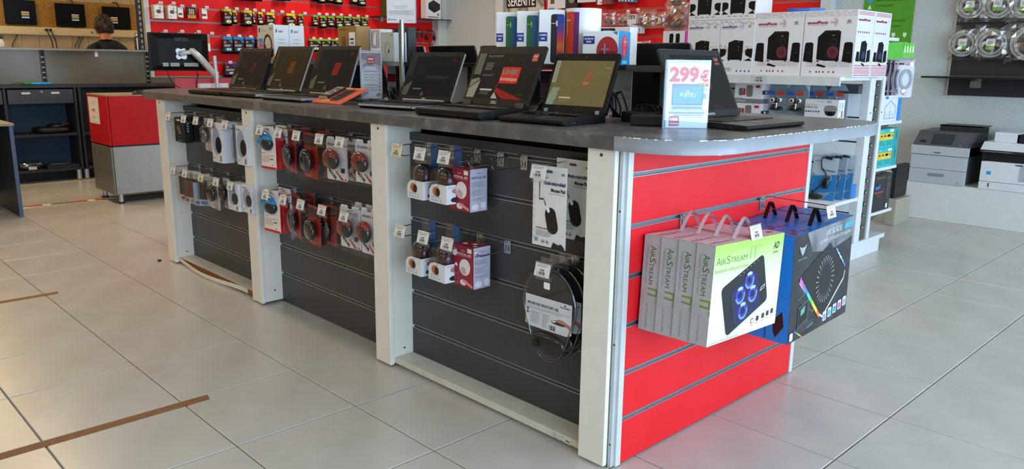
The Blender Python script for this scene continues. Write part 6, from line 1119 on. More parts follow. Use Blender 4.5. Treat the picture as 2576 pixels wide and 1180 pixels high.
def sro(m, d, h): m.q(0, 0, d, h, M('#2494cc', .35)); m.e(d*.5, h*.55, d*.32, h*.36, M('#d04a60', .4), 2, 24); m.q(d*.40, h*.68, d*.26, h*.03, M('#a8c8e8', .4), 3).q(d*.51, h*.55, d*.04, h*.28, M('#a8c8e8', .4), 3).q(d*.48, h*.26, d*.04, h*.22, M('#a8c8e8', .4), 3).q(d*.35, h*.03, d*.4, h*.1, M('#8fd0ee', .4), 2)
carton('bluetooth_speaker_box', 'white and blue box with a round red splash-proof speaker', .142, .125, .121, PAPER, (p.x, 1.835, ZB), R(18), fro, sro)
p = ony(1548, 72, 1.935); carton('earphone_box', 'pale box with a black hang tab behind the red speaker box', .15, .06, .142, M('#d8cfc4', .5), (p.x, 1.945, ZB), R(8), lambda m, w, h: (m.p([(w*.02, h*.97), (w*.55, h*.97), (w*.62, h*.82), (w*.1, h*.82)], INK, 2), m.rr(w*.2, h*.86, w*.26, h*.05, .003, M('#cfc8c0', .5), 3), m.e(w*.8, h*.84, w*.05, h*.05, INK, 2)))
# ================================================================ peg hooks of the island bays
YT = 1.155
TAGP = M('#dcdad8', .45, v=.02); TAGY = M('#d9cfae', .45)
def hook(x, zs, L=.15, tagged=True, yellow=False, parent=None, endx=False, y=None, ln=None):
    bay = 'white mouse box' if x < 1.3 else ('red blister' if x < 2.4 else 'mouse pad'); rw = 'upper' if zs > .8 else 'lower'
    nm = '%s %s wire hook of the %s row in the %s bay' % (nth('hk', bay, rw, tagged), 'price-tagged' if tagged else 'bare', rw, bay)
    if endx: nm = 'price-tagged wire hook carrying the %s cooler boxes on the red end' % ('green' if y < 1.8 else 'blue')
    t = thing('display_hook', nm, 'display hook', (x, YS, zs) if not endx else (XE, y, zs), 0 if not endx else PI/2, 'hooks of the charcoal slatwall' if not endx and tagged else ('bare hooks' if not endx else 'hooks of the red end'))
    part(t, 'backplate', lambda m: (m.box(-.016, -.004, -.042, .016, -.0013, .004, M('#b9bbbe', .25, .9)), m.box(-.008, -.0045, -.034, -.005, -.004, -.012, BLACK), m.box(.005, -.0045, -.034, .008, -.004, -.012, BLACK)))
    part(t, 'prong', lambda m: m.tube([(0, -.003, -.022), (0, -.02, -.032), (0, -L*.85, -.033), (0, -L*.95, -.026), (0, -L*.99, -.018)], .0022, CHROME, 6)); part(t, 'upper_wire', lambda m: m.tube([(0, -.003, -.008), (0, -.018, .010), (0, -L, .006)], .002, CHROME, 6))
    if tagged:
        T = TAGY if yellow else TAGP
        def tg(m):
            m.T = Matrix.Translation((0, -L-.001, .008)) @ Matrix.Rotation(R(-14), 4, 'X'); m.box(-.031, -.0012, -.042, .031, 0, .0, T); b = m.T; m.T = b @ Matrix(((1, 0, 0, -.031), (0, 0, -1, -.0013), (0, 1, 0, -.042), (0, 0, 0, 1)))
            m.lines(.008, .035, .045, 2, .004, .0014, GREYTXT); m.t('9,90€', .031, .018, .008, INK, 2, 'c', bold=.02); m.bars(.014, .007, .034, .009, GR); m.q(.010, .003, .04, .0014, GREYTXT)
        part(t, 'price_tag', tg); part(t, 'tag_clip', lambda m: (m.tube([(-.033, -L, .008), (.033, -L, .008)], .0035, CLEAR('tag_plastic', (.9, .9, .9), .3, .1), 8), m.box(-.034, -L-.0028, -.045, .034, -L-.0015, .008, CLEAR('tag_sleeve', (.97, .97, .97), .08, .1), )))
    return t
zz_ = {1: .902, 2: .602}
T1 = lambda a, b: (380+a*.2542, 220+b*.2542)
T2 = lambda a, b: (600+a*.356, 240+b*.356)
for row, L_ in ((1, [T1(175, 265), T1(330, 285), T1(450, 305), T1(595, 340), T1(735, 335), T2(155, 225), T2(285, 225), T2(415, 270), T2(575, 250), T2(720, 285)]), (2, [T1(225, 790), T1(340, 810), T1(500, 845), T1(650, 890), T1(790, 915), T2(195, 670), T2(320, 700), T2(445, 745), T2(595, 770), T2(750, 800)])):
    for px, py in L_: p = ony(px, py, YT); hook(max(p.x, .315), zz_[row], yellow=(px, py) == T1(500, 845))
for x, row, tg, ye in ((2.615, 1, 1, 1), (2.752, 1, 1, 0), (2.886, 1, 1, 0), (3.006, 1, 0, 0), (3.12, 1, 0, 0), (3.335, 1, 1, 0), (2.625, 2, 1, 0), (2.765, 2, 1, 0), (2.90, 2, 1, 0), (3.045, 2, 0, 0), (3.36, 2, 1, 0)): hook(x, zz_[row], tagged=bool(tg), yellow=bool(ye))
# ================================================================ hanging goods
def HP(px0, px1, py0, py1, Y): a = ony(px0, py0, Y); b = ony(px1, py1, Y); return (a.x+b.x)/2, b.z, b.x-a.x, a.z-b.z
def mouseshape(m, c, rx, ry, rz, mat, mat2=None, wheel=True, tl=0.):
    m.T = Matrix.Translation(c) @ Matrix.Rotation(tl, 4, 'Y'); m.ell((0, 0, 0), (rx, ry, rz), mat, 18, 12, pw=.92)
    if mat2: m.ell((rx*.30, -ry*.06, -rz*.1), (rx*.76, ry*.98, rz*.86), mat2, 16, 12)
    if wheel: m.cyl((-.003, -ry*.72, rz*.55), (.003, -ry*.72, rz*.55), .009, M('#2a2a2e', .3), 10)
    m.T = Matrix()
GLB = M('#111113', .12, coat=.6); GLR = M('#7a0a0e', .16, coat=.4); GLU = M('#1f7fb4', .14, coat=.6)
def pk_blue(x, y, z, w, h, label, rz=0):
    t = thing('mouse_pack', label, 'mouse pack', (x, y, z), rz, 'blue mouse packs'); d = .045
    part(t, 'card', lambda m: m.prism([(-w/2, 0), (w/2, 0), (w/2, h*.9), (w/2-.012, h), (-w/2+.02, h), (-w/2+.006, h*.75)], 0, .003, M('#e6dfd9', .45), 'y')); part(t, 'side_flap', lambda m: m.add([(w/2, .0, 0), (w/2+.004, d, .004), (w/2-.002, d, h*.86), (w/2, 0, h*.95)], [(0, 1, 2, 3)], M('#c8141c', .4)))
    def pr(m): m.face((-w/2, -.0004, 0), (1, 0, 0), (0, 0, 1)); m.q(0, 0, w, h*.055, M('#c8141c', .4)); m.lines(w*.08, h*.30, w*.55, 5, h*.035, h*.012, M('#c98a88', .5)); m.q(w*.08, h*.36, w*.2, h*.02, M('#7a94b0', .5)); m.bars(w*.6, h*.22, w*.25, h*.04, INK); m.q(w*.6, h*.31, w*.3, h*.015, GREYTXT); m.rr(w*.72, h*.08, w*.06, h*.03, .002, GREYTXT); m.q(w*.82, h*.55, w*.06, h*.09, GR); m.q(w*.3, h*.9, w*.4, h*.02, M('#d8908c', .5)); m.rr(w*.42, h*.935, w*.2, h*.018, .002, M('#4a4648', .5), 2)
    part(t, 'front_print', pr); part(t, 'mouse', lambda m: mouseshape(m, (-w*.08, -.006, h*.66), w*.44, .026, h*.215, GLU, M('#20262c', .2), tl=.2))
def pk_red(x, y, z, w, h, label, rz=0):
    t = thing('mouse_blister', label, 'mouse pack', (x, y, z), rz, 'red mouse blisters'); part(t, 'card', lambda m: m.prism(rrect(-w/2, 0, w/2, h, .006), .022, .024, M('#a8261c', .4), 'y'))
    def pr(m): m.face((-w/2, .0216, 0), (1, 0, 0), (0, 0, 1)); m.q(w*.04, h*.72, w*.92, h*.22, M('#1d1414', .45)); m.t('GXT', w*.12, h*.76, h*.11, M('#8c1f1c', .4), 2, w=w*.6, bold=.04); m.p([(0, h*.10), (w, h*.22), (w, h*.34), (0, h*.26)], M('#b53426', .4)); m.q(w*.1, h*.05, w*.5, h*.012, M('#cc9999', .5), 2)
    part(t, 'front_print', pr); part(t, 'mouse', lambda m: mouseshape(m, (-w*.02, .0, h*.40), w*.36, .020, h*.26, GLB, M('#26201f', .12, coat=.6))); part(t, 'shell', lambda m: (m.prism(rrect(-w/2, 0, w/2, h, .008), -.024, .021, CLEAR('pack_shell', (.96, .96, .97), .035, .05), 'y'),)); part(t, 'black_insert', lambda m: m.box(w*.30, .026, h*.06, w*.5, .05, h*.55, M('#0f0f10', .4)))
def pk_shape(x, y, z, w, h, label, rz=0):
    t = thing('mouse_blister', label, 'mouse pack', (x, y, z), rz, 'white mouse blisters'); part(t, 'card', lambda m: m.prism([(-w/2, .006), (-w/2+.006, 0), (w/2-.006, 0), (w/2, .006), (w/2, h-.012), (w/2-.014, h), (.018, h), (.012, h-.014), (-.014, h-.014), (-.02, h), (-w/2+.012, h), (-w/2, h-.014)], .020, .023, M('#dedcda', .4), 'y'))
    def pr(m): m.face((-w/2, .0196, 0), (1, 0, 0), (0, 0, 1)); m.t('SHAPE ', w*.10, h*.795, h*.085, INK, 1, w=w*.52, bold=.01); m.t('6', w*.665, h*.795, h*.085, M('#b8302c', .4), 1, w=w*.09, bold=.01); m.t('D', w*.77, h*.795, h*.085, INK, 1, w=w*.11, bold=.01); m.q(w*.62, h*.765, w*.3, h*.008, M('#cc8888', .5)); m.p([(w*.42, h*.20), (w*.48, h*.21), (w*.85, h*.02), (w*.70, h*.02)], M('#a83a30', .4)); m.t('MOUSE', w*.08, h*.20, h*.10, INK, 1, w=w*.42, bold=.05, rot=-.6); m.e(w*.92, h*.04, w*.035, w*.035, M('#b8302c', .4)); m.e(w*.86, h*.5, w*.02, h*.02, GREYTXT)
    part(t, 'front_print', pr); part(t, 'mouse', lambda m: mouseshape(m, (-w*.10, .0, h*.50), w*.36, .022, h*.235, GLR, M('#0d0d0f', .14, coat=.4), tl=.08)); part(t, 'receiver', lambda m: m.box(w*.27, .012, h*.20, w*.38, .020, h*.30, M('#1c1a18', .35))); part(t, 'shell', lambda m: m.prism(rrect(-w/2-.003, -.003, w/2+.003, h*.97, .01), -.024, .0195, CLEAR('pack_shell', (.96, .96, .97), .035, .05), 'y'))
Q2 = lambda a0, a1, b0, b1, Y: HP(600+a0*.356, 600+a1*.356, 240+b0*.356, 240+b1*.356, Y)
for k, (a, dy, lb) in enumerate((((155, 262, 212, 530), 0, 'white and red card with blue mouse, upper row, front of its hook'), ((176, 292, 655, 982), 0, 'white and red card with blue mouse, lower row, front of its hook'))):
    x, z, w, h = Q2(*a, 1.185); pk_blue(x, 1.185, z, w, h, lb, R(4)); pk_blue(x+.012, 1.245, z+.004, w, h, lb.replace('front of its hook', 'second on its hook'), R(1))
RN = ('beside the blue mouse card', 'next after the first red one', 'half hidden behind the white-carded mouse')
for k, (a, Y, rz) in enumerate((((290, 402, 228, 558), 1.20, -14), ((412, 540, 258, 600), 1.185, -6), ((545, 602, 305, 590), 1.25, 0), ((316, 436, 690, 1022), 1.20, -14), ((440, 566, 770, 1080), 1.185, -8), ((562, 662, 765, 1075), 1.23, 4))):
    x, z, w, h = Q2(*a, Y); w = max(w, .085); pk_red(x, Y, z, w, h, 'red blister with a glossy black mouse, %s row, %s' % (('upper', 'lower')[k > 2], RN[k % 3]), R(rz))
    if k in (0, 1, 3): pk_red(x+.03, Y+.055, z+.005, w, h, 'red mouse blister directly behind the %s one of the %s row' % (('first', 'second', '', 'first')[k], ('upper', 'lower')[k > 2]), R(rz))
for k, (a, Y) in enumerate((((592, 738, 288, 618), 1.175), ((722, 815, 300, 616), 1.245), ((796, 944, 308, 640), 1.185), ((690, 832, 768, 1106), 1.175), ((836, 958, 792, 1148), 1.185))):
    x, z, w, h = Q2(*a, Y); w = max(w, .088); pk_shape(x if k != 1 else x+.0, Y, z, w, h, 'white SHAPE 6D mouse card, ' + ('upper row, next to the red blisters', 'upper row, second on its hook', 'upper row, beside the post', 'lower row, next to the red blisters', 'lower row, beside the post')[k], R(2))
    if k in (3,): pk_shape(x+.012, Y+.06, z+.004, w, h, 'white SHAPE 6D mouse card, lower row, second on its hook', 0)
# ---- outer bay by the far post
Q1 = lambda a0, a1, b0, b1, Y: HP(380+a0*.2542, 380+a1*.2542, 220+b0*.2542, 220+b1*.2542, Y)
x, z, w, h = Q1(228, 350, 292, 552, 1.19)
def fbk(m, w, h): m.p([(w*.2, h*.62), (w*.5, h*.70), (w*.75, h*.40), (w*.45, h*.30)], M('#6e5a50', .4)); m.ring(w*.5, h*.5, w*.42, h*.3, .004, M('#1f6a4a', .4), 1, 16, 120, 300); m.q(w*.3, h*.87, w*.35, h*.06, PAPER); [m.q(w*(.3+.14*i), h*.06, w*.07, h*.05, M('#3f9a7a', .4)) for i in range(4)]
carton('mouse_box', 'black and green mouse box hanging beside the far post, front one', w, .05, h, M('#0c1210', .35), (x, 1.21, z), R(-3), fbk, lambda m, d, h: [m.q(d*.35, h*(.45+.1*i), d*.22, h*.05, M('#9ab0b4', .4)) for i in range(4)], grp='black mouse boxes', cat='mouse pack'); carton('mouse_box', 'black and green mouse box hanging beside the far post, rear one', w, .05, h, M('#0c1210', .35), (x+.004, 1.268, z+.003), R(-3), fbk, grp='black mouse boxes', cat='mouse pack')
def pk_clear(x, y, z, w, h, label, mat, card=None, rz=0, mm=None):
    t = thing('mouse_blister', label, 'mouse pack', (x, y, z), rz, 'clear mouse blisters'); part(t, 'card', lambda m: m.prism(rrect(-w/2, 0, w/2, h, .006), .022, .024, card or M('#d5d0c8', .45), 'y')); part(t, 'front_print', lambda m: m.face((-w/2, .0216, 0), (1, 0, 0), (0, 0, 1)).lines(w*.15, h*.12, w*.6, 2, h*.03, h*.012, M('#b06a60', .5)).q(w*.2, h*.86, w*.5, h*.04, GREYTXT).bars(w*.5, h*.02, w*.3, h*.05, GR)); part(t, 'mouse', lambda m: mouseshape(m, (0, .002, h*.52), w*.36, .020, h*.27, mat, mm)); part(t, 'shell', lambda m: m.prism(rrect(-w/2-.003, -.003, w/2+.003, h, .008), -.022, .021, CLEAR('pack_shell', (.96, .96, .97), .035, .05), 'y'))
x, z, w, h = Q1(462, 582, 300, 640, 1.19); pk_clear(x, 1.19, z, max(w, .08), h, 'clear blister with a chrome-striped dark mouse on the upper row', M('#3a3230', .15, .3, coat=.5), None, R(-8), M('#7a7c84', .15, .8)); pk_clear(x+.02, 1.25, z+.004, max(w, .08), h, 'clear blister behind the chrome-striped dark mouse', GLB, None, R(-8))
def fwb(m, w, h): m.p(ellp(w*.46, h*.54, w*.36, h*.35, 22, .0), M('#8f9fbb', .4)); m.e(w*.66, h*.45, w*.28, h*.21, M('#141416', .2), 2, 20); m.ring(w*.62, h*.5, w*.1, h*.14, .002, M('#3a3a3e', .3), 3); m.q(w*.1, h*.88, w*.3, h*.04, M('#6a86b0', .5)); m.lines(w*.08, h*.12, w*.3, 2, h*.03, h*.01, GREYTXT); [m.q(w*.75, h*(.05+.045*i), w*.12, h*.03, INK, 2) for i in range(3)]
MWB = M('#d3d5da', .4, v=.02)
for k, (a, Y) in enumerate((((588, 716, 345, 755), 1.16), ((832, 960, 375, 782), 1.17), ((750, 876, 935, 1235), 1.16), ((893, 1010, 955, 1260), 1.17))):
    x, z, w, h = Q1(*a, Y); carton('mouse_box', 'white mouse box with a rounded cut-out, ' + ('upper row, full in view', 'upper row, half behind the post', 'lower row, full in view', 'lower row, half behind the post')[k], w, .06, h, MWB, (x, Y+.03, z), 0, fwb, lambda m, d, h: m.q(d*.8, h*.1, d*.18, h*.6, M('#b9bcc4', .4)), grp='white mouse boxes', cat='mouse pack')
    if k == 0: carton('mouse_box', 'white mouse box directly behind the full one of the upper row', w, .05, h, MWB, (x+.006, Y+.10, z+.003), 0, None, lambda m, d, h: m.q(0, h*.3, d, h*.4, INK), grp='white mouse boxes', cat='mouse pack')
def pk_stick(x, y, z, w, h, label, cols, rz):
    t = thing('usb_blister', label, 'blister pack', (x, y, z), rz, 'slim clear blisters'); part(t, 'card', lambda m: m.box(-w/2, .012, 0, w/2, .0135, h, M('#c9c6c4', .45))); part(t, 'front_print', lambda m: m.face((-w/2, .0116, 0), (1, 0, 0), (0, 0, 1)).q(w*.1, h*.03, w*.6, h*.1, M(cols[1], .4)).q(w*.15, h*.85, w*.5, h*.05, GREYTXT)); part(t, 'device', lambda m: m.box(-w*.28, -.006, h*.20, w*.24, .010, h*.70, M(cols[0], .3)), bev(.003)); part(t, 'cap', lambda m: m.box(-w*.26, -.007, h*.70, w*.22, .009, h*.78, BLACK)); part(t, 'shell', lambda m: m.prism(rrect(-w/2, 0, w/2, h, .006), -.012, .0115, CLEAR('pack_shell', (.96, .96, .97), .035, .05), 'y'))
SN = ('slim clear blister with a black device nearest the far post', 'slim clear blister with a grey device near the far post', 'slim clear blister with a dark red device', 'slim clear blister with a pale blue device', 'slim clear blister with a black device and blue print')
for k, (a, Y, c) in enumerate((((275, 352, 800, 1130), 1.20, ('#161617', '#8a2a2a')), ((320, 390, 815, 1150), 1.20, ('#3a3a3c', '#55555a')), ((360, 440, 820, 1165), 1.185, ('#5c1218', '#8a8a90')), ((410, 480, 830, 1180), 1.18, ('#7fa4c4', '#2a6ab8')), ((470, 560, 845, 1185), 1.19, ('#131315', '#1f6ac0')))):
    x, z, w, h = Q1(*a, Y); pk_stick(x, Y, z, max(w, .045), h, SN[k], c, R(20))
x, z, w, h = Q1(525, 655, 880, 1225, 1.18); pk_clear(x, 1.18, z, max(w, .075), h, 'clear blister with a plain black mouse, lower row, in front', GLB, M('#cfcdcb', .45), R(-4)); x, z, w, h = Q1(660, 755, 890, 1215, 1.21); pk_clear(x, 1.21, z, max(w, .07), h, 'clear blister with a plain black mouse, lower row, beside the white box', GLB, M('#cfcdcb', .45), R(-4))
# ---- near bay
def pk_vert(x, y, z, label):
    w, d, h = .112, .078, .148; t = thing('mouse_box', label, 'mouse box', (x, y, z), 0, 'red vertical mouse boxes'); RB = M('#8f1530', .4, v=.03)
    part(t, 'carton', lambda m: m.box(-w/2, -d/2, 0, w/2, d/2, h, RB), bev(.0012)); part(t, 'hang_tab', lambda m: m.prism([(-.03, h), (.03, h), (.03, h+.03), (-.03, h+.03)], d/2-.001, d/2, CLEAR('tag_sleeve', (.97, .97, .97), .08, .1), 'y'))
    def pr(m):
        m.face((-w/2, -d/2-.0003, 0), (1, 0, 0), (0, 0, 1)); wt = M('#e4d8dc', .5); m.t('VERTICAL 6D', w*.10, h*.775, h*.07, wt, 2, w=w*.80, bold=.03); m.q(w*.22, h*.745, w*.68, h*.008, M('#d0a0ac', .5)); m.t('Advance', w*.42, h*.87, h*.05, wt, 2, w=w*.18)
        m.e(w*.60, h*.49, w*.26, h*.205, wt, 2, 24, -.5); m.e(w*.54, h*.40, w*.14, h*.08, M('#c9a39c', .5), 3, 18, -.8); m.p([(w*.10, h*.50), (w*.22, h*.47), (w*.26, h*.52), (w*.17, h*.57)], wt, 2); m.p([(w*.72, h*.86), (w*.92, h*.86), (w*.92, h*.96), (w*.72, h*.96)], wt, 2); m.e(w*.12, h*.82, w*.12, h*.10, wt, 3, 16)
        for i in range(2):
            for j in range(2): m.ring(w*(.14+.13*i), h*(.08+.10*j), w*.045, h*.04, .0012, M('#d0a0ac', .5), 2, 4)
        m.e(w*.52, h*.11, w*.15, h*.07, wt, 2); m.p([(w*.46, h*.14), (w*.62, h*.19), (w*.98, h*.08), (w*.96, h*.02), (w*.66, h*.09)], M('#d08a84', .5), 3)
    part(t, 'front_print', pr)
    def sd(m):
        m.face((w/2+.0003, -d/2, 0), (0, 1, 0), (0, 0, 1)); m.q(0, 0, d, h, M('#c3bfd4', .45)); m.t('VERTICAL 6D', d*.05, h*.775, h*.06, M('#3a2f5a', .5), 2, w=d*.88, bold=.03); m.lines(d*.08, h*.68, d*.8, 4, h*.03, h*.010, GREYTXT, 2); m.lines(d*.08, h*.50, d*.6, 5, h*.03, h*.010, GREYTXT, 2); m.lines(d*.08, h*.30, d*.7, 2, h*.03, h*.010, GREYTXT, 2); m.e(d*.30, h*.11, d*.21, h*.075, M('#e9e9f0', .4), 2); m.e(d*.78, h*.13, d*.16, h*.09, M('#e9e9f0', .4), 2); m.t('Advance', d*.4, h*.88, h*.05, M('#5a5470', .5), 2, w=d*.25)
    part(t, 'side_print', sd); part(t, 'top_print', lambda m: m.face((-w/2, -d/2, h+.0003), (1, 0, 0), (0, 1, 0)).e(w*.3, d*.4, w*.1, d*.12, PAPER).e(w*.6, d*.6, w*.1, d*.12, PAPER).e(w*.85, d*.3, w*.08, d*.1, PAPER))
    return t
a = ony(1127, 521, 1.20); b = ony(1184, 535, 1.20); pk_vert((a.x+b.x)/2, 1.24, .704, 'red and lilac vertical mouse box on the upper hooks of the near bay')
a = ony(1137, 722, 1.20); b = ony(1192, 733, 1.20); pk_vert((a.x+b.x)/2, 1.24, b.z+.004, 'red and lilac vertical mouse box on the lower hooks of the near bay')
def pk_cv(x, y, z, label):
    w, d, h = .098, .075, .20; t = thing('mouse_blister', label, 'mouse pack', (x, y, z), R(-3), 'clear vertical mouse packs'); CV = CLEAR('vertical_pack', (.94, .94, .95), .05, .05)
    def arch(h0): return [(-w/2, 0), (w/2, 0), (w/2, h0*.45), (w*.40, h0*.56), (w*.2, h0*.61), (-w*.2, h0*.61), (-w*.40, h0*.56), (-w/2, h0*.45)]
    part(t, 'shell', lambda m: (m.prism(arch(h), -d/2, d/2, CV, 'y'), m.box(-w/2, d/2-.002, 0, w/2, d/2, h, CV))); part(t, 'mouse', lambda m: (mouseshape(m, (0, 0, h*.40), w*.45, .034, h*.24, M('#241618', .15, coat=.5), M('#3a1a20', .2)),)); part(t, 'insert', lambda m: m.box(w*.02, d/2-.006, h*.5, w*.42, d/2-.003, h*.98, M('#1f4f86', .4)))
    def slv(m):
        m.prism([(-w/2-.001, 0), (w/2+.001, 0), (w/2+.001, h*.335), (-w*.15, h*.335), (-w*.38, h*.30), (-w/2-.001, h*.22)], -d/2-.0012, -d/2-.0004, M('#dcdde0', .4), 'y'); m.box(w/2+.0004, -d/2, 0, w/2+.0012, d/2, h*.335, M('#dcdde0', .4)); m.face((-w/2, -d/2-.0014, 0), (1, 0, 0), (0, 0, 1)); m.e(w*.42, h*.20, w*.22, h*.085, M('#c06a3a', .5), 1, 18); m.e(w*.52, h*.19, w*.13, h*.075, M('#201816', .4), 2, 16); m.t('VERTICAL 4', w*.12, h*.085, h*.03, M('#4a7aa8', .5), 1, w=w*.62); [m.q(w*(.15+.17*i), h*.03, w*.07, h*.03, M('#8aa4b8', .5)) for i in range(4)]; m.q(w*.5, h*.295, w*.1, h*.01, M('#3a86c0', .5))
        m.face((w/2+.0014, -d/2, 0), (0, 1, 0), (0, 0, 1)); m.e(d*.55, h*.23, d*.25, h*.045, M('#a87a6a', .5), 1, 14); m.e(d*.5, h*.075, d*.25, h*.045, M('#26242a', .4), 1, 14); m.lines(d*.1, h*.30, d*.6, 2, h*.02, h*.006, GREYTXT)
    part(t, 'sleeve', slv)
for k, (px, py, lb) in enumerate(((1047, 500, 'clear vertical mouse pack with a white sleeve on the upper hooks, beside the post'), (1104, 511, 'clear vertical mouse pack with a white sleeve on the upper hooks, beside the red box'), (1043, 690, 'clear vertical mouse pack with a white sleeve on the lower hooks, beside the post'), (1101, 707, 'clear vertical mouse pack with a white sleeve on the lower hooks, beside the red box'))):
    p = ony(px, py, 1.165); pk_cv(p.x, 1.20, p.z, lb)
def pk_pad(x, y, z, label):
    w, h = .136, .252; t = thing('mouse_pad_pack', label, 'mouse pad', (x, y, z), R(1), 'white mouse pad packs'); part(t, 'card', lambda m: m.box(-w/2, 0, 0, w/2, .004, h, M('#dcdbd6', .45)))
    def pr(m):
        m.face((-w/2, -.0004, 0), (1, 0, 0), (0, 0, 1)); m.t('Anti-microbial', w*.98, h*.775, h*.062, M('#1d2450', .5), 2, 'r', w=w*.64, bold=.035); m.t('Mouse Pad', w*.98, h*.695, h*.06, INK, 2, 'r', w=w*.42, bold=.035); m.lines(w*.50, h*.665, w*.46, 1, .01, h*.006, GREYTXT, rag=0)
        m.p([(w*.20, h*.80), (w*.225, h*.80), (w*.215, h*.585), (w*.20, h*.585)], INK, 2); m.p([(w*.20, h*.60), (w*.225, h*.575), (w*.34, h*.585), (w*.335, h*.60), (w*.23, h*.595)], INK, 2); m.p([(w*.33, h*.60), (w*.35, h*.595), (w*.42, h*.52), (w*.40, h*.51)], INK, 2); m.p([(w*.59+x_*.97-y_*.24, h*.335+x_*.24+y_*.97) for x_, y_ in rrect(-w*.165, -h*.165, w*.165, h*.165, w*.16)], M('#131314', .4), 2); m.e(w*.49, h*.465, w*.045, h*.035, PAPER, 3, 14, .3)
        m.t('Live Green, Live Healthy', w*.12, h*.215, h*.036, M('#55502c', .5), 2, w=w*.45, bold=.03); m.lines(w*.12, h*.19, w*.5, 5, h*.016, h*.006, GREYTXT, 2); m.q(w*.08, h*.05, w*.10, h*.05, M('#7a94b4', .5), 2); m.e(w*.34, h*.06, w*.05, h*.02, GREYTXT, 2); m.e(w*.47, h*.06, w*.04, h*.02, GREYTXT, 2); m.q(w*.86, h*.90, w*.10, h*.03, GREYTXT, 2)
        for i in range(9): m.e(w*.05, h*(.10+.085*i), w*.022, h*.02, M('#c3c6d2', .5), 2, 10)
        m.p([(w*.60, 0), (w*.66, h*.075), (w*.80, h*.05), (w*.90, h*.07), (w, h*.02), (w, 0)], M('#1f1f20', .5), 3)
    part(t, 'front_print', pr); part(t, 'hang_hole', lambda m: m.face((0, -.0006, h-.016), (1, 0, 0), (0, 0, 1)).rr(-.014, -.004, .028, .008, .004, GR, 3))
pk_pad(3.338, 1.195, .651, 'white anti-microbial mouse pad card, front of its hook'); pk_pad(3.362, 1.275, .668, 'white anti-microbial mouse pad card, behind the front one')
def pk_ergo(x, y, z, label):
    t = thing('mouse_pad_pack', label, 'mouse pad', (x, y, z), R(1), 'gel mouse pad packs'); P = []
    for i in range(40):
        a = 2*PI*i/40-PI/2; s = math.sin(a); P.append((.108*math.cos(a)*(1-.15*min(1, max(0, -s)/.45)), .178+(.122 if s > 0 else .178)*s))
    part(t, 'pad', lambda m: m.prism([(p[0]*.96, .168+(p[1]-.168)*.965) for p in P], .004, .010, M('#1b1b1d', .6), 'y')); part(t, 'wrist_rest', lambda m: m.ell((0, .0, .058), (.072, .020, .034), M('#18181a', .25), 18, 10, pw=.85)); part(t, 'gel_button', lambda m: m.cyl((-.035, -.016, .055), (-.035, -.022, .055), .014, M('#0a0a0b', .2), 16))
    def lab(m):
        m.face((-.098, -.0025, .10), (1, 0, 0), (0, 0, 1)); w, h = .196, .105; m.p([(0, .008), (.02, 0), (w-.02, 0), (w, .008), (w, h), (0, h)], M('#d2d3d6', .45)); m.t('MOUSE PAD ERGOTOP® GEL', w*.05, h*.70, h*.115, INK, 2, w=w*.68, bold=.03); m.t('DURABLE', w*.76, h*.84, h*.06, INK, 2, w=w*.2, bold=.03); m.e(w*.86, h*.93, w*.022, h*.025, INK, 2, 10); m.q(w*.03, h*.66, w*.94, h*.006, GREYTXT, 2); m.lines(w*.04, h*.61, w*.9, 2, h*.035, h*.012, GREYTXT, 2)
        m.lines(w*.12, h*.48, w*.22, 10, h*.038, h*.012, GREYTXT, 2); m.lines(w*.38, h*.48, w*.16, 6, h*.038, h*.012, GREYTXT, 2); m.bars(w*.52, h*.05, w*.16, h*.15, INK, 2); m.q(w*.03, h*.5, w*.05, h*.08, M('#5a5f70', .5), 2).q(w*.03, h*.39, w*.05, h*.08, M('#5a5f70', .5), 2); [m.q(w*.38+w*.035*i, h*.08+h*.055*j, w*.022, h*.03, GREYTXT, 2) for i in range(3) for j in range(4)]
        m.e(w*.74, h*.34, w*.17, h*.07, M('#2a2422', .5), 2, 16); m.p([(w*.64, h*.36), (w*.70, h*.44), (w*.80, h*.46), (w*.98, h*.36), (w*.98, h*.22), (w*.86, h*.33), (w*.72, h*.36)], M('#a8745c', .5), 3); m.e(w*.63, h*.355, w*.04, h*.025, PAPER, 4, 10)
    part(t, 'label_sheet', lab); part(t, 'sticker', lambda m: m.face((-.008, -.0032, .246), (1, 0, 0), (0, 0, 1)).rr(-.012, -.011, .026, .022, .004, PAPER)); part(t, 'shell_rim', lambda m: m.tube([(p[0]*1.02, 0, .168+(p[1]-.168)*1.02) for p in P], .005, CLEAR('shell_rim', (.55, .56, .58), .10, .12), 8, True)); part(t, 'shell', lambda m: m.prism([(p[0]*.98, .168+(p[1]-.168)*.98) for p in P], -.003, -.0026, CLEAR('pack_shell', (.96, .96, .97), .035, .05), 'y')); part(t, 'hang_tab', lambda m: m.prism(rrect(-.04, .295, .04, .335, .008), .0, .002, CLEAR('tag_sleeve', (.97, .97, .97), .08, .1), 'y'))
for k, lb in enumerate(('black gel mouse pad in a clear shell, front of its hook', 'black gel mouse pad in a clear shell, second on its hook', 'black gel mouse pad in a clear shell, at the back of its hook')): pk_ergo(3.352+.008*k, 1.190+.034*k, .283+.003*k, lb)
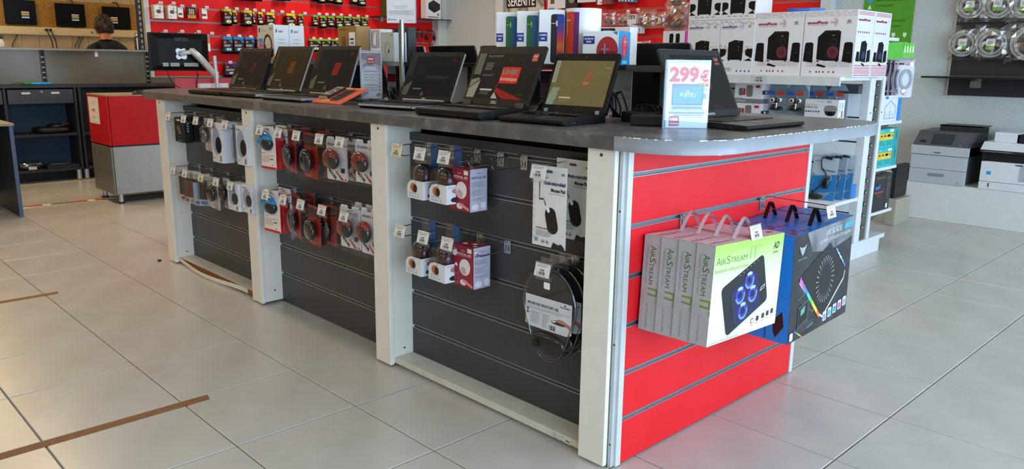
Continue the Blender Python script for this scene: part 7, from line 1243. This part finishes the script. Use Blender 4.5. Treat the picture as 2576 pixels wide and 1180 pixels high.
# ---- red end: hooks and cooler boxes
hook(0, .752, .245, endx=True, y=1.512); hook(0, .752, .245, endx=True, y=2.003)
AW, AD, AH = .388, .0575, .286
GRN = GRAD('green_fade_print', [(.0, '#e8f2ee'), (.45, '#e6f2e4'), (.72, '#cbe8a8'), (.95, '#a2d65a')])
def airlogo(m, u, v, wd, sz, c, c2, rot=0):
    cs, sn = math.cos(rot), math.sin(rot); T = lambda a, b: (u+a*cs-b*sn, v+a*sn+b*cs); x = 0
    for t_, k, f in (('A', 1., .14), ('IR', .72, .16), ('S', 1., .13), ('TREAM', .72, .57)): q = T(x, 0); m.t(t_, q[0], q[1], sz*k, c, 2, w=wd*f*.93, rot=rot, bold=-.005); x += wd*f
    x += wd*.05; H = sz*1.15; W2 = wd*.20; b = wd*.045
    for P in ([(0, 0), (b, 0), (b, H), (0, H)], [(b, H-b), (W2, H-b), (W2, H), (b, H)], [(W2-b*1.3, 0), (W2-b*.3, 0), (W2, H-b), (W2-b, H-b)], [(W2+b, H*.8), (W2+b*1.5, H*.8), (W2+b*1.9, H*1.05), (W2+b*1.4, H*1.05)], [(W2+b*2.3, H*.8), (W2+b*2.8, H*.8), (W2+b*3.2, H*1.05), (W2+b*2.7, H*1.05)]): m.p([T(x+p, q) for p, q in P], c2, 2)
def fair(m, w, h):
    m.q(0, 0, w, h, GRN); g = M('#4c8a2c', .5); g2 = M('#8a9a4a', .5); airlogo(m, w*.03, h*.80, w*.44, h*.115, g, M('#8fb85a', .5)); m.t('Notebook cooling pad system', w*.02, h*.725, h*.055, g2, 2, w=w*.46); m.t('AD', w*.885, h*.85, h*.10, INK, 2, 'c', w=w*.09, bold=.02, shear=.2); m.t('ADVANCE', w*.885, h*.80, h*.035, INK, 2, 'c', w=w*.09)
    # tilted black pad
    c, s = math.cos(R(19)), math.sin(R(19)); T = lambda u, v: (w*.475+(u*c-v*s), h*.43+(u*s+v*c)*1.0)
    P = [T(*q) for q in rrect(-.118, -.078, .118, .078, .016)]; m.p([(x_+.0, y_-.006) for x_, y_ in P], M('#b9d2f0', .4), 2); m.p(P, M('#17171f', .3), 3); m.p([T(*q) for q in rrect(-.075, -.074, .075, .045, .02)], M('#1c1c4a', .3), 4)
    for u, v in ((-.028, .012), (.028, .034), (.038, -.016), (-.022, -.042)):
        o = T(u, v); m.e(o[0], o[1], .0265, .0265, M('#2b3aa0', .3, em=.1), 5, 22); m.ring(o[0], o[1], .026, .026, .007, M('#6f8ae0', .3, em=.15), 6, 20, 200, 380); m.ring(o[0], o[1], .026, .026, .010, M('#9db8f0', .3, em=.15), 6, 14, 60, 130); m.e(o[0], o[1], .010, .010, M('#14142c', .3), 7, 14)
    o = T(.094, -.028); m.p([(o[0]-.014, o[1]-.006), (o[0]+.010, o[1]+.002), (o[0]+.014, o[1]+.014), (o[0]-.010, o[1]+.006)], PAPER, 5); m.p([(o[0]-.011, o[1]-.003), (o[0]+.008, o[1]+.003), (o[0]+.011, o[1]+.011), (o[0]-.008, o[1]+.005)], M('#3a3a40', .4), 6)
    for i in range(6): q = T(-.02+.02*i, .072); m.q(q[0], q[1], .004, .003, M('#9a9aa4', .4), 5)
    for i, u in enumerate((.60, .68, .765, .835, .905)): m.rr(w*u, h*(.09+.01*i), w*.042, h*.055, .003, M('#2c3328', .5), 2); m.q(w*u, h*(.065+.01*i), w*.04, h*.008, GREYTXT, 2)
    m.rr(w*.607, h*.098, w*.028, h*.038, .002, M('#e8f2ee', .4), 3); dots(m, w*.02, h*.08, w*.2, h*.13, 16, 12, [M('#c9d6c4', .5)], random.Random(1), 1, .35); dots(m, w*.72, h*.19, w*.24, h*.15, 20, 12, [M('#b9c9b4', .5)], random.Random(1), 1, .35)
    for i in range(60): m.q(w*(.01+.0075*i), h*.006, w*.003, h*.022, M('#9aa890', .5), 2) if i < 58 else None
def lair(m, d, h):
    m.q(0, 0, d, h, M('#a9a7a9', .42)); airlogo(m, d*.42, h*.90, h*.42, d*.52, M('#2f5a22', .5), M('#6a8a2c', .5), -PI/2); m.t('Notebook cooling pad system', d*.20, h*.90, d*.22, GREYTXT, 2, w=h*.40, rot=-PI/2); m.t('Cooling | Power | Design | Lifetime', d*.40, h*.30, d*.20, GREYTXT, 2, w=h*.27, rot=-PI/2)
def tair(m, w, d): m.q(0, 0, w, d, M('#d9c3c8', .4)); m.t('AirStream 17"', w*.03, d*.3, d*.4, M('#a8656c', .5), 2, w=w*.35); m.t('AD', w*.9, d*.4, d*.4, M('#6a2f34', .5), 2, 'c', bold=.02)
def handle(t, mat, w, d, h, x0=0., hw=.055, hh=.062, ww=.012):
    part(t, 'handle', lambda m: m.surf(lambda u, v: (x0-hw+2*hw*u, (-ww/2+ww*v)+0, h-.001+hh*(1-abs(2*u-1)**1.35)), 10, 1, mat))
for k in range(4):
    xf = XE+.006+.0615*(4-k)-AD/2; 
    t = carton('cooling_pad_box', 'white and green cooler box on the red end, ' + ('outermost with the whole front in view', 'second from the front', 'third from the front', 'closest to the red slats')[k], AW, AD, AH, M('#c9c7c8', .42), (xf, 1.478+.004*k, .437-.003*k), 0, fair if k == 0 else None, None, tair, lair, grp='green cooler boxes', rot=(0, R(2.6), PI/2))
    handle(t, M('#d9c9ce', .35, v=.02), AW, AD, AH, -.0)
BW, BD, BH = .432, .078, .357
def fbl(m, w, h):
    m.q(0, 0, w, h, NOISEMAT('dark_metal_print', [(.35, '#1c1c20'), (.6, '#2f2f33'), (.8, '#4a4a4e')], 14, .35, 0, 6)); m.p([(w*.2, h), (w, h), (w, h*.80), (w*.6, h*.74), (w*.3, h*.8)], NOISEMAT('pale_metal_print', [(.35, '#55565a'), (.7, '#8a8a8c')], 16, .35, 0, 8), 2)
    m.t('AIR BLADE', w*.50, h*.905, h*.075, M('#a9adb2', .4), 3, 'l', w=w*.28, bold=.03, shear=.15); m.t('800', w*.83, h*.905, h*.075, M('#2fa4ea', .4, em=.1), 3, w=w*.16, bold=.05, shear=.15); m.t('SUPER COOLER DIVISION', w*.42, h*.845, h*.045, M('#b9bcc0', .4), 3, w=w*.53, bold=.01)
    m.p([(w*.08, h*.90), (w*.12, h*.88), (w*.16, h*.88), (w*.20, h*.90), (w*.165, h*.83), (w*.14, h*.80), (w*.115, h*.83)], M('#9aa6aa', .4), 3); m.t('SPIRIT OF GAMER', w*.14, h*.765, h*.022, M('#9aa6aa', .4), 3, 'c', w=w*.14)
    D = [(w*.60, h*.83), (w*.92, h*.48), (w*.90, h*.40), (w*.56, h*.10), (w*.50, h*.14), (w*.12, h*.56), (w*.14, h*.62)]; m.p([(x_*1.0, y_-.006) for x_, y_ in D], M('#c9ccd6', .4), 3); m.p([(w*.5+(x_-w*.5)*.975, h*.46+(y_-h*.46)*.975) for x_, y_ in D], M('#15151a', .3), 4)
    for i in range(26):
        a = 2*PI*i/26; c, s = math.cos(a), math.sin(a); m.p([(w*.55+.040*c*1.0-.0016*s, h*.475+.052*s+.0016*c), (w*.55+.066*c, h*.475+.082*s), (w*.55+.066*c+.004*s, h*.475+.082*s-.004*c)], M('#a9acb2', .35), 6)
    dots(m, w*.24, h*.52, w*.2, h*.12, 14, 7, [M('#2c2c36', .4)], random.Random(3), 1, .5)
    cols = ('#d05ac0', '#8a5ae0', '#3a7ae8', '#3ac0d0', '#4ac84a', '#b8d83a', '#e8c03a', '#e0703a')
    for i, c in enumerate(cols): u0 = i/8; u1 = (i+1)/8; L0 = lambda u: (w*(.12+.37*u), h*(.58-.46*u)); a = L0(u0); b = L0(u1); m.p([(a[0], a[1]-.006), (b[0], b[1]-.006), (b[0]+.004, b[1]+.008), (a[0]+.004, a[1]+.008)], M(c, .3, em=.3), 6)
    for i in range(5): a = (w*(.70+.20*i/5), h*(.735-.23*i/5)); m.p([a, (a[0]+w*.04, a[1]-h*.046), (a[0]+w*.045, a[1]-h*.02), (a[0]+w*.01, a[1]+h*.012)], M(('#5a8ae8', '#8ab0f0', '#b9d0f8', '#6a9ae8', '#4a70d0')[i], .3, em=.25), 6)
    m.p([(w*.11, h*.38), (w*.24, h*.44), (w*.42, h*.24), (w*.38, h*.20)], M('#7d828c', .35), 3); m.p([(w*.115, h*.375), (w*.24, h*.43), (w*.405, h*.24), (w*.375, h*.21)], M('#2a2c32', .35), 4)
    m.p([(w*.13, h*.10), (w*.13, h*.31), (w*.30, h*.36), (w*.30, h*.15)], M('#4a4c52', .35), 5); m.p([(w*.14, h*.12), (w*.14, h*.29), (w*.285, h*.335), (w*.285, h*.165)], M('#101016', .2), 6); m.p([(w*.17, h*.22), (w*.17, h*.28), (w*.24, h*.31), (w*.23, h*.24)], M('#5aa08a', .3), 7); m.p([(w*.13, h*.10), (w*.30, h*.15), (w*.44, h*.12), (w*.26, h*.04)], M('#33353b', .35), 5); m.p([(w*.30, h*.06), (w*.40, h*.085), (w*.38, h*.10), (w*.29, h*.075)], M('#6a6e76', .35), 6)
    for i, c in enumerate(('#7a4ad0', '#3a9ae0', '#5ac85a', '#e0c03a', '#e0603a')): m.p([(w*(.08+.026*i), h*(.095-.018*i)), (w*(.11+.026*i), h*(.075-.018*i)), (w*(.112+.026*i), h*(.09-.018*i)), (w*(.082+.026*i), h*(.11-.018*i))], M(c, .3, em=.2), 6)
    for i, c in enumerate(('#8f949c', '#4aa0d8', '#3a90d8', '#c85a9a', '#9aa0a8')): m.rr(w*(.56+.088*i), h*(.045+.012*i), w*.068, h*.095, .006, M('#d0d6de', .3), 5); m.rr(w*(.568+.088*i), h*(.055+.012*i), w*.052, h*.06, .005, M(c, .3), 6)
    m.rr(w*.02, h*.02, w*.05, h*.075, .005, M('#d6dae2', .3), 5)
def lbl(m, d, h):
    m.q(0, 0, d, h, M('#1482da', .4, v=.05)); m.t('The game starts here', d*.42, h*.78, d*.26, M('#4a78b0', .5), 2, w=h*.48, rot=-PI/2); m.p([(d*.35, h*.90), (d*.5, h*.93), (d*.68, h*.90), (d*.6, h*.83), (d*.45, h*.83)], M('#3a72b4', .5), 2); m.p([(d*.30, h*.20), (d*.70, h*.30), (d*.80, h*.16), (d*.45, h*.04), (d*.33, h*.1)], M('#221418', .35), 2); m.p([(d*.34, h*.22), (d*.45, h*.28), (d*.42, h*.2)], M('#d0b03a', .3), 3)
def tbl(m, w, d):
    m.q(0, 0, w, d, M('#1a78cc', .38, v=.1)); rnd = random.Random(8)
    for i in range(6): m.p(ellp(w*(.04+.05*i+.03*rnd.random()), d*(.15+.6*rnd.random()), w*(.012+.03*rnd.random()), d*.14, 8, rnd.random()*3), M(('#7a3a4a', '#8a4040', '#5a4a80')[i % 3], .4), 2)
    m.p([(w*.5, d*.1), (w*.95, d*.3), (w*.95, d*.5), (w*.5, d*.4)], M('#3a78b8', .4), 2)
for k in range(3):
    xf = XE+.006+.0815*(3-k)-BD/2
    t = carton('cooling_pad_box', 'blue and black laptop cooler box on the red end, ' + ('outermost with the fan picture', 'second from the front', 'closest to the red slats')[k], BW, BD, BH, M('#1478cc', .4), (xf, 1.990+.002*k, .338), 0, fbl if k == 0 else None, None, tbl, lbl, grp='blue cooler boxes', rot=(0, R(-2.2), PI/2))
    handle(t, M('#0d0d0e', .5), BW, BD, BH, .0, .038, .055, .015)
# ================================================================ floor tape and litter
def tape(p0, p1, wd, label): t = part(None, 'floor_tape', lambda m: m.add([(p0[0], p0[1], .0006), (p0[0]+wd, p0[1], .0006), (p1[0]+wd, p1[1]-.012, .0006), (p1[0], p1[1], .0006)], [(0, 1, 2, 3)], M('#7d4f2c', .6, v=.12, sc=30))); tag(t, label, 'tape')
a = onz(527, 996, 0); tape((2.252, -.9), (2.252, a.y), .046, 'long brown tape strip along a floor joint in front of the near bay'); a = onz(153, 738, 0); tape((.452, -1.2), (.452, a.y), .046, 'short brown tape strip along a floor joint near the dark desk')
p = onz(400, 657, 0); o = part(None, 'litter', lambda m: m.tube([(p.x-.02, p.y, .003), (p.x, p.y+.012, .006), (p.x+.02, p.y+.003, .004), (p.x+.012, p.y-.01, .003)], .004, M('#3a2c1c', .8), 6)); tag(o, 'small dark scrap lying on the floor tiles before the far post', 'litter')
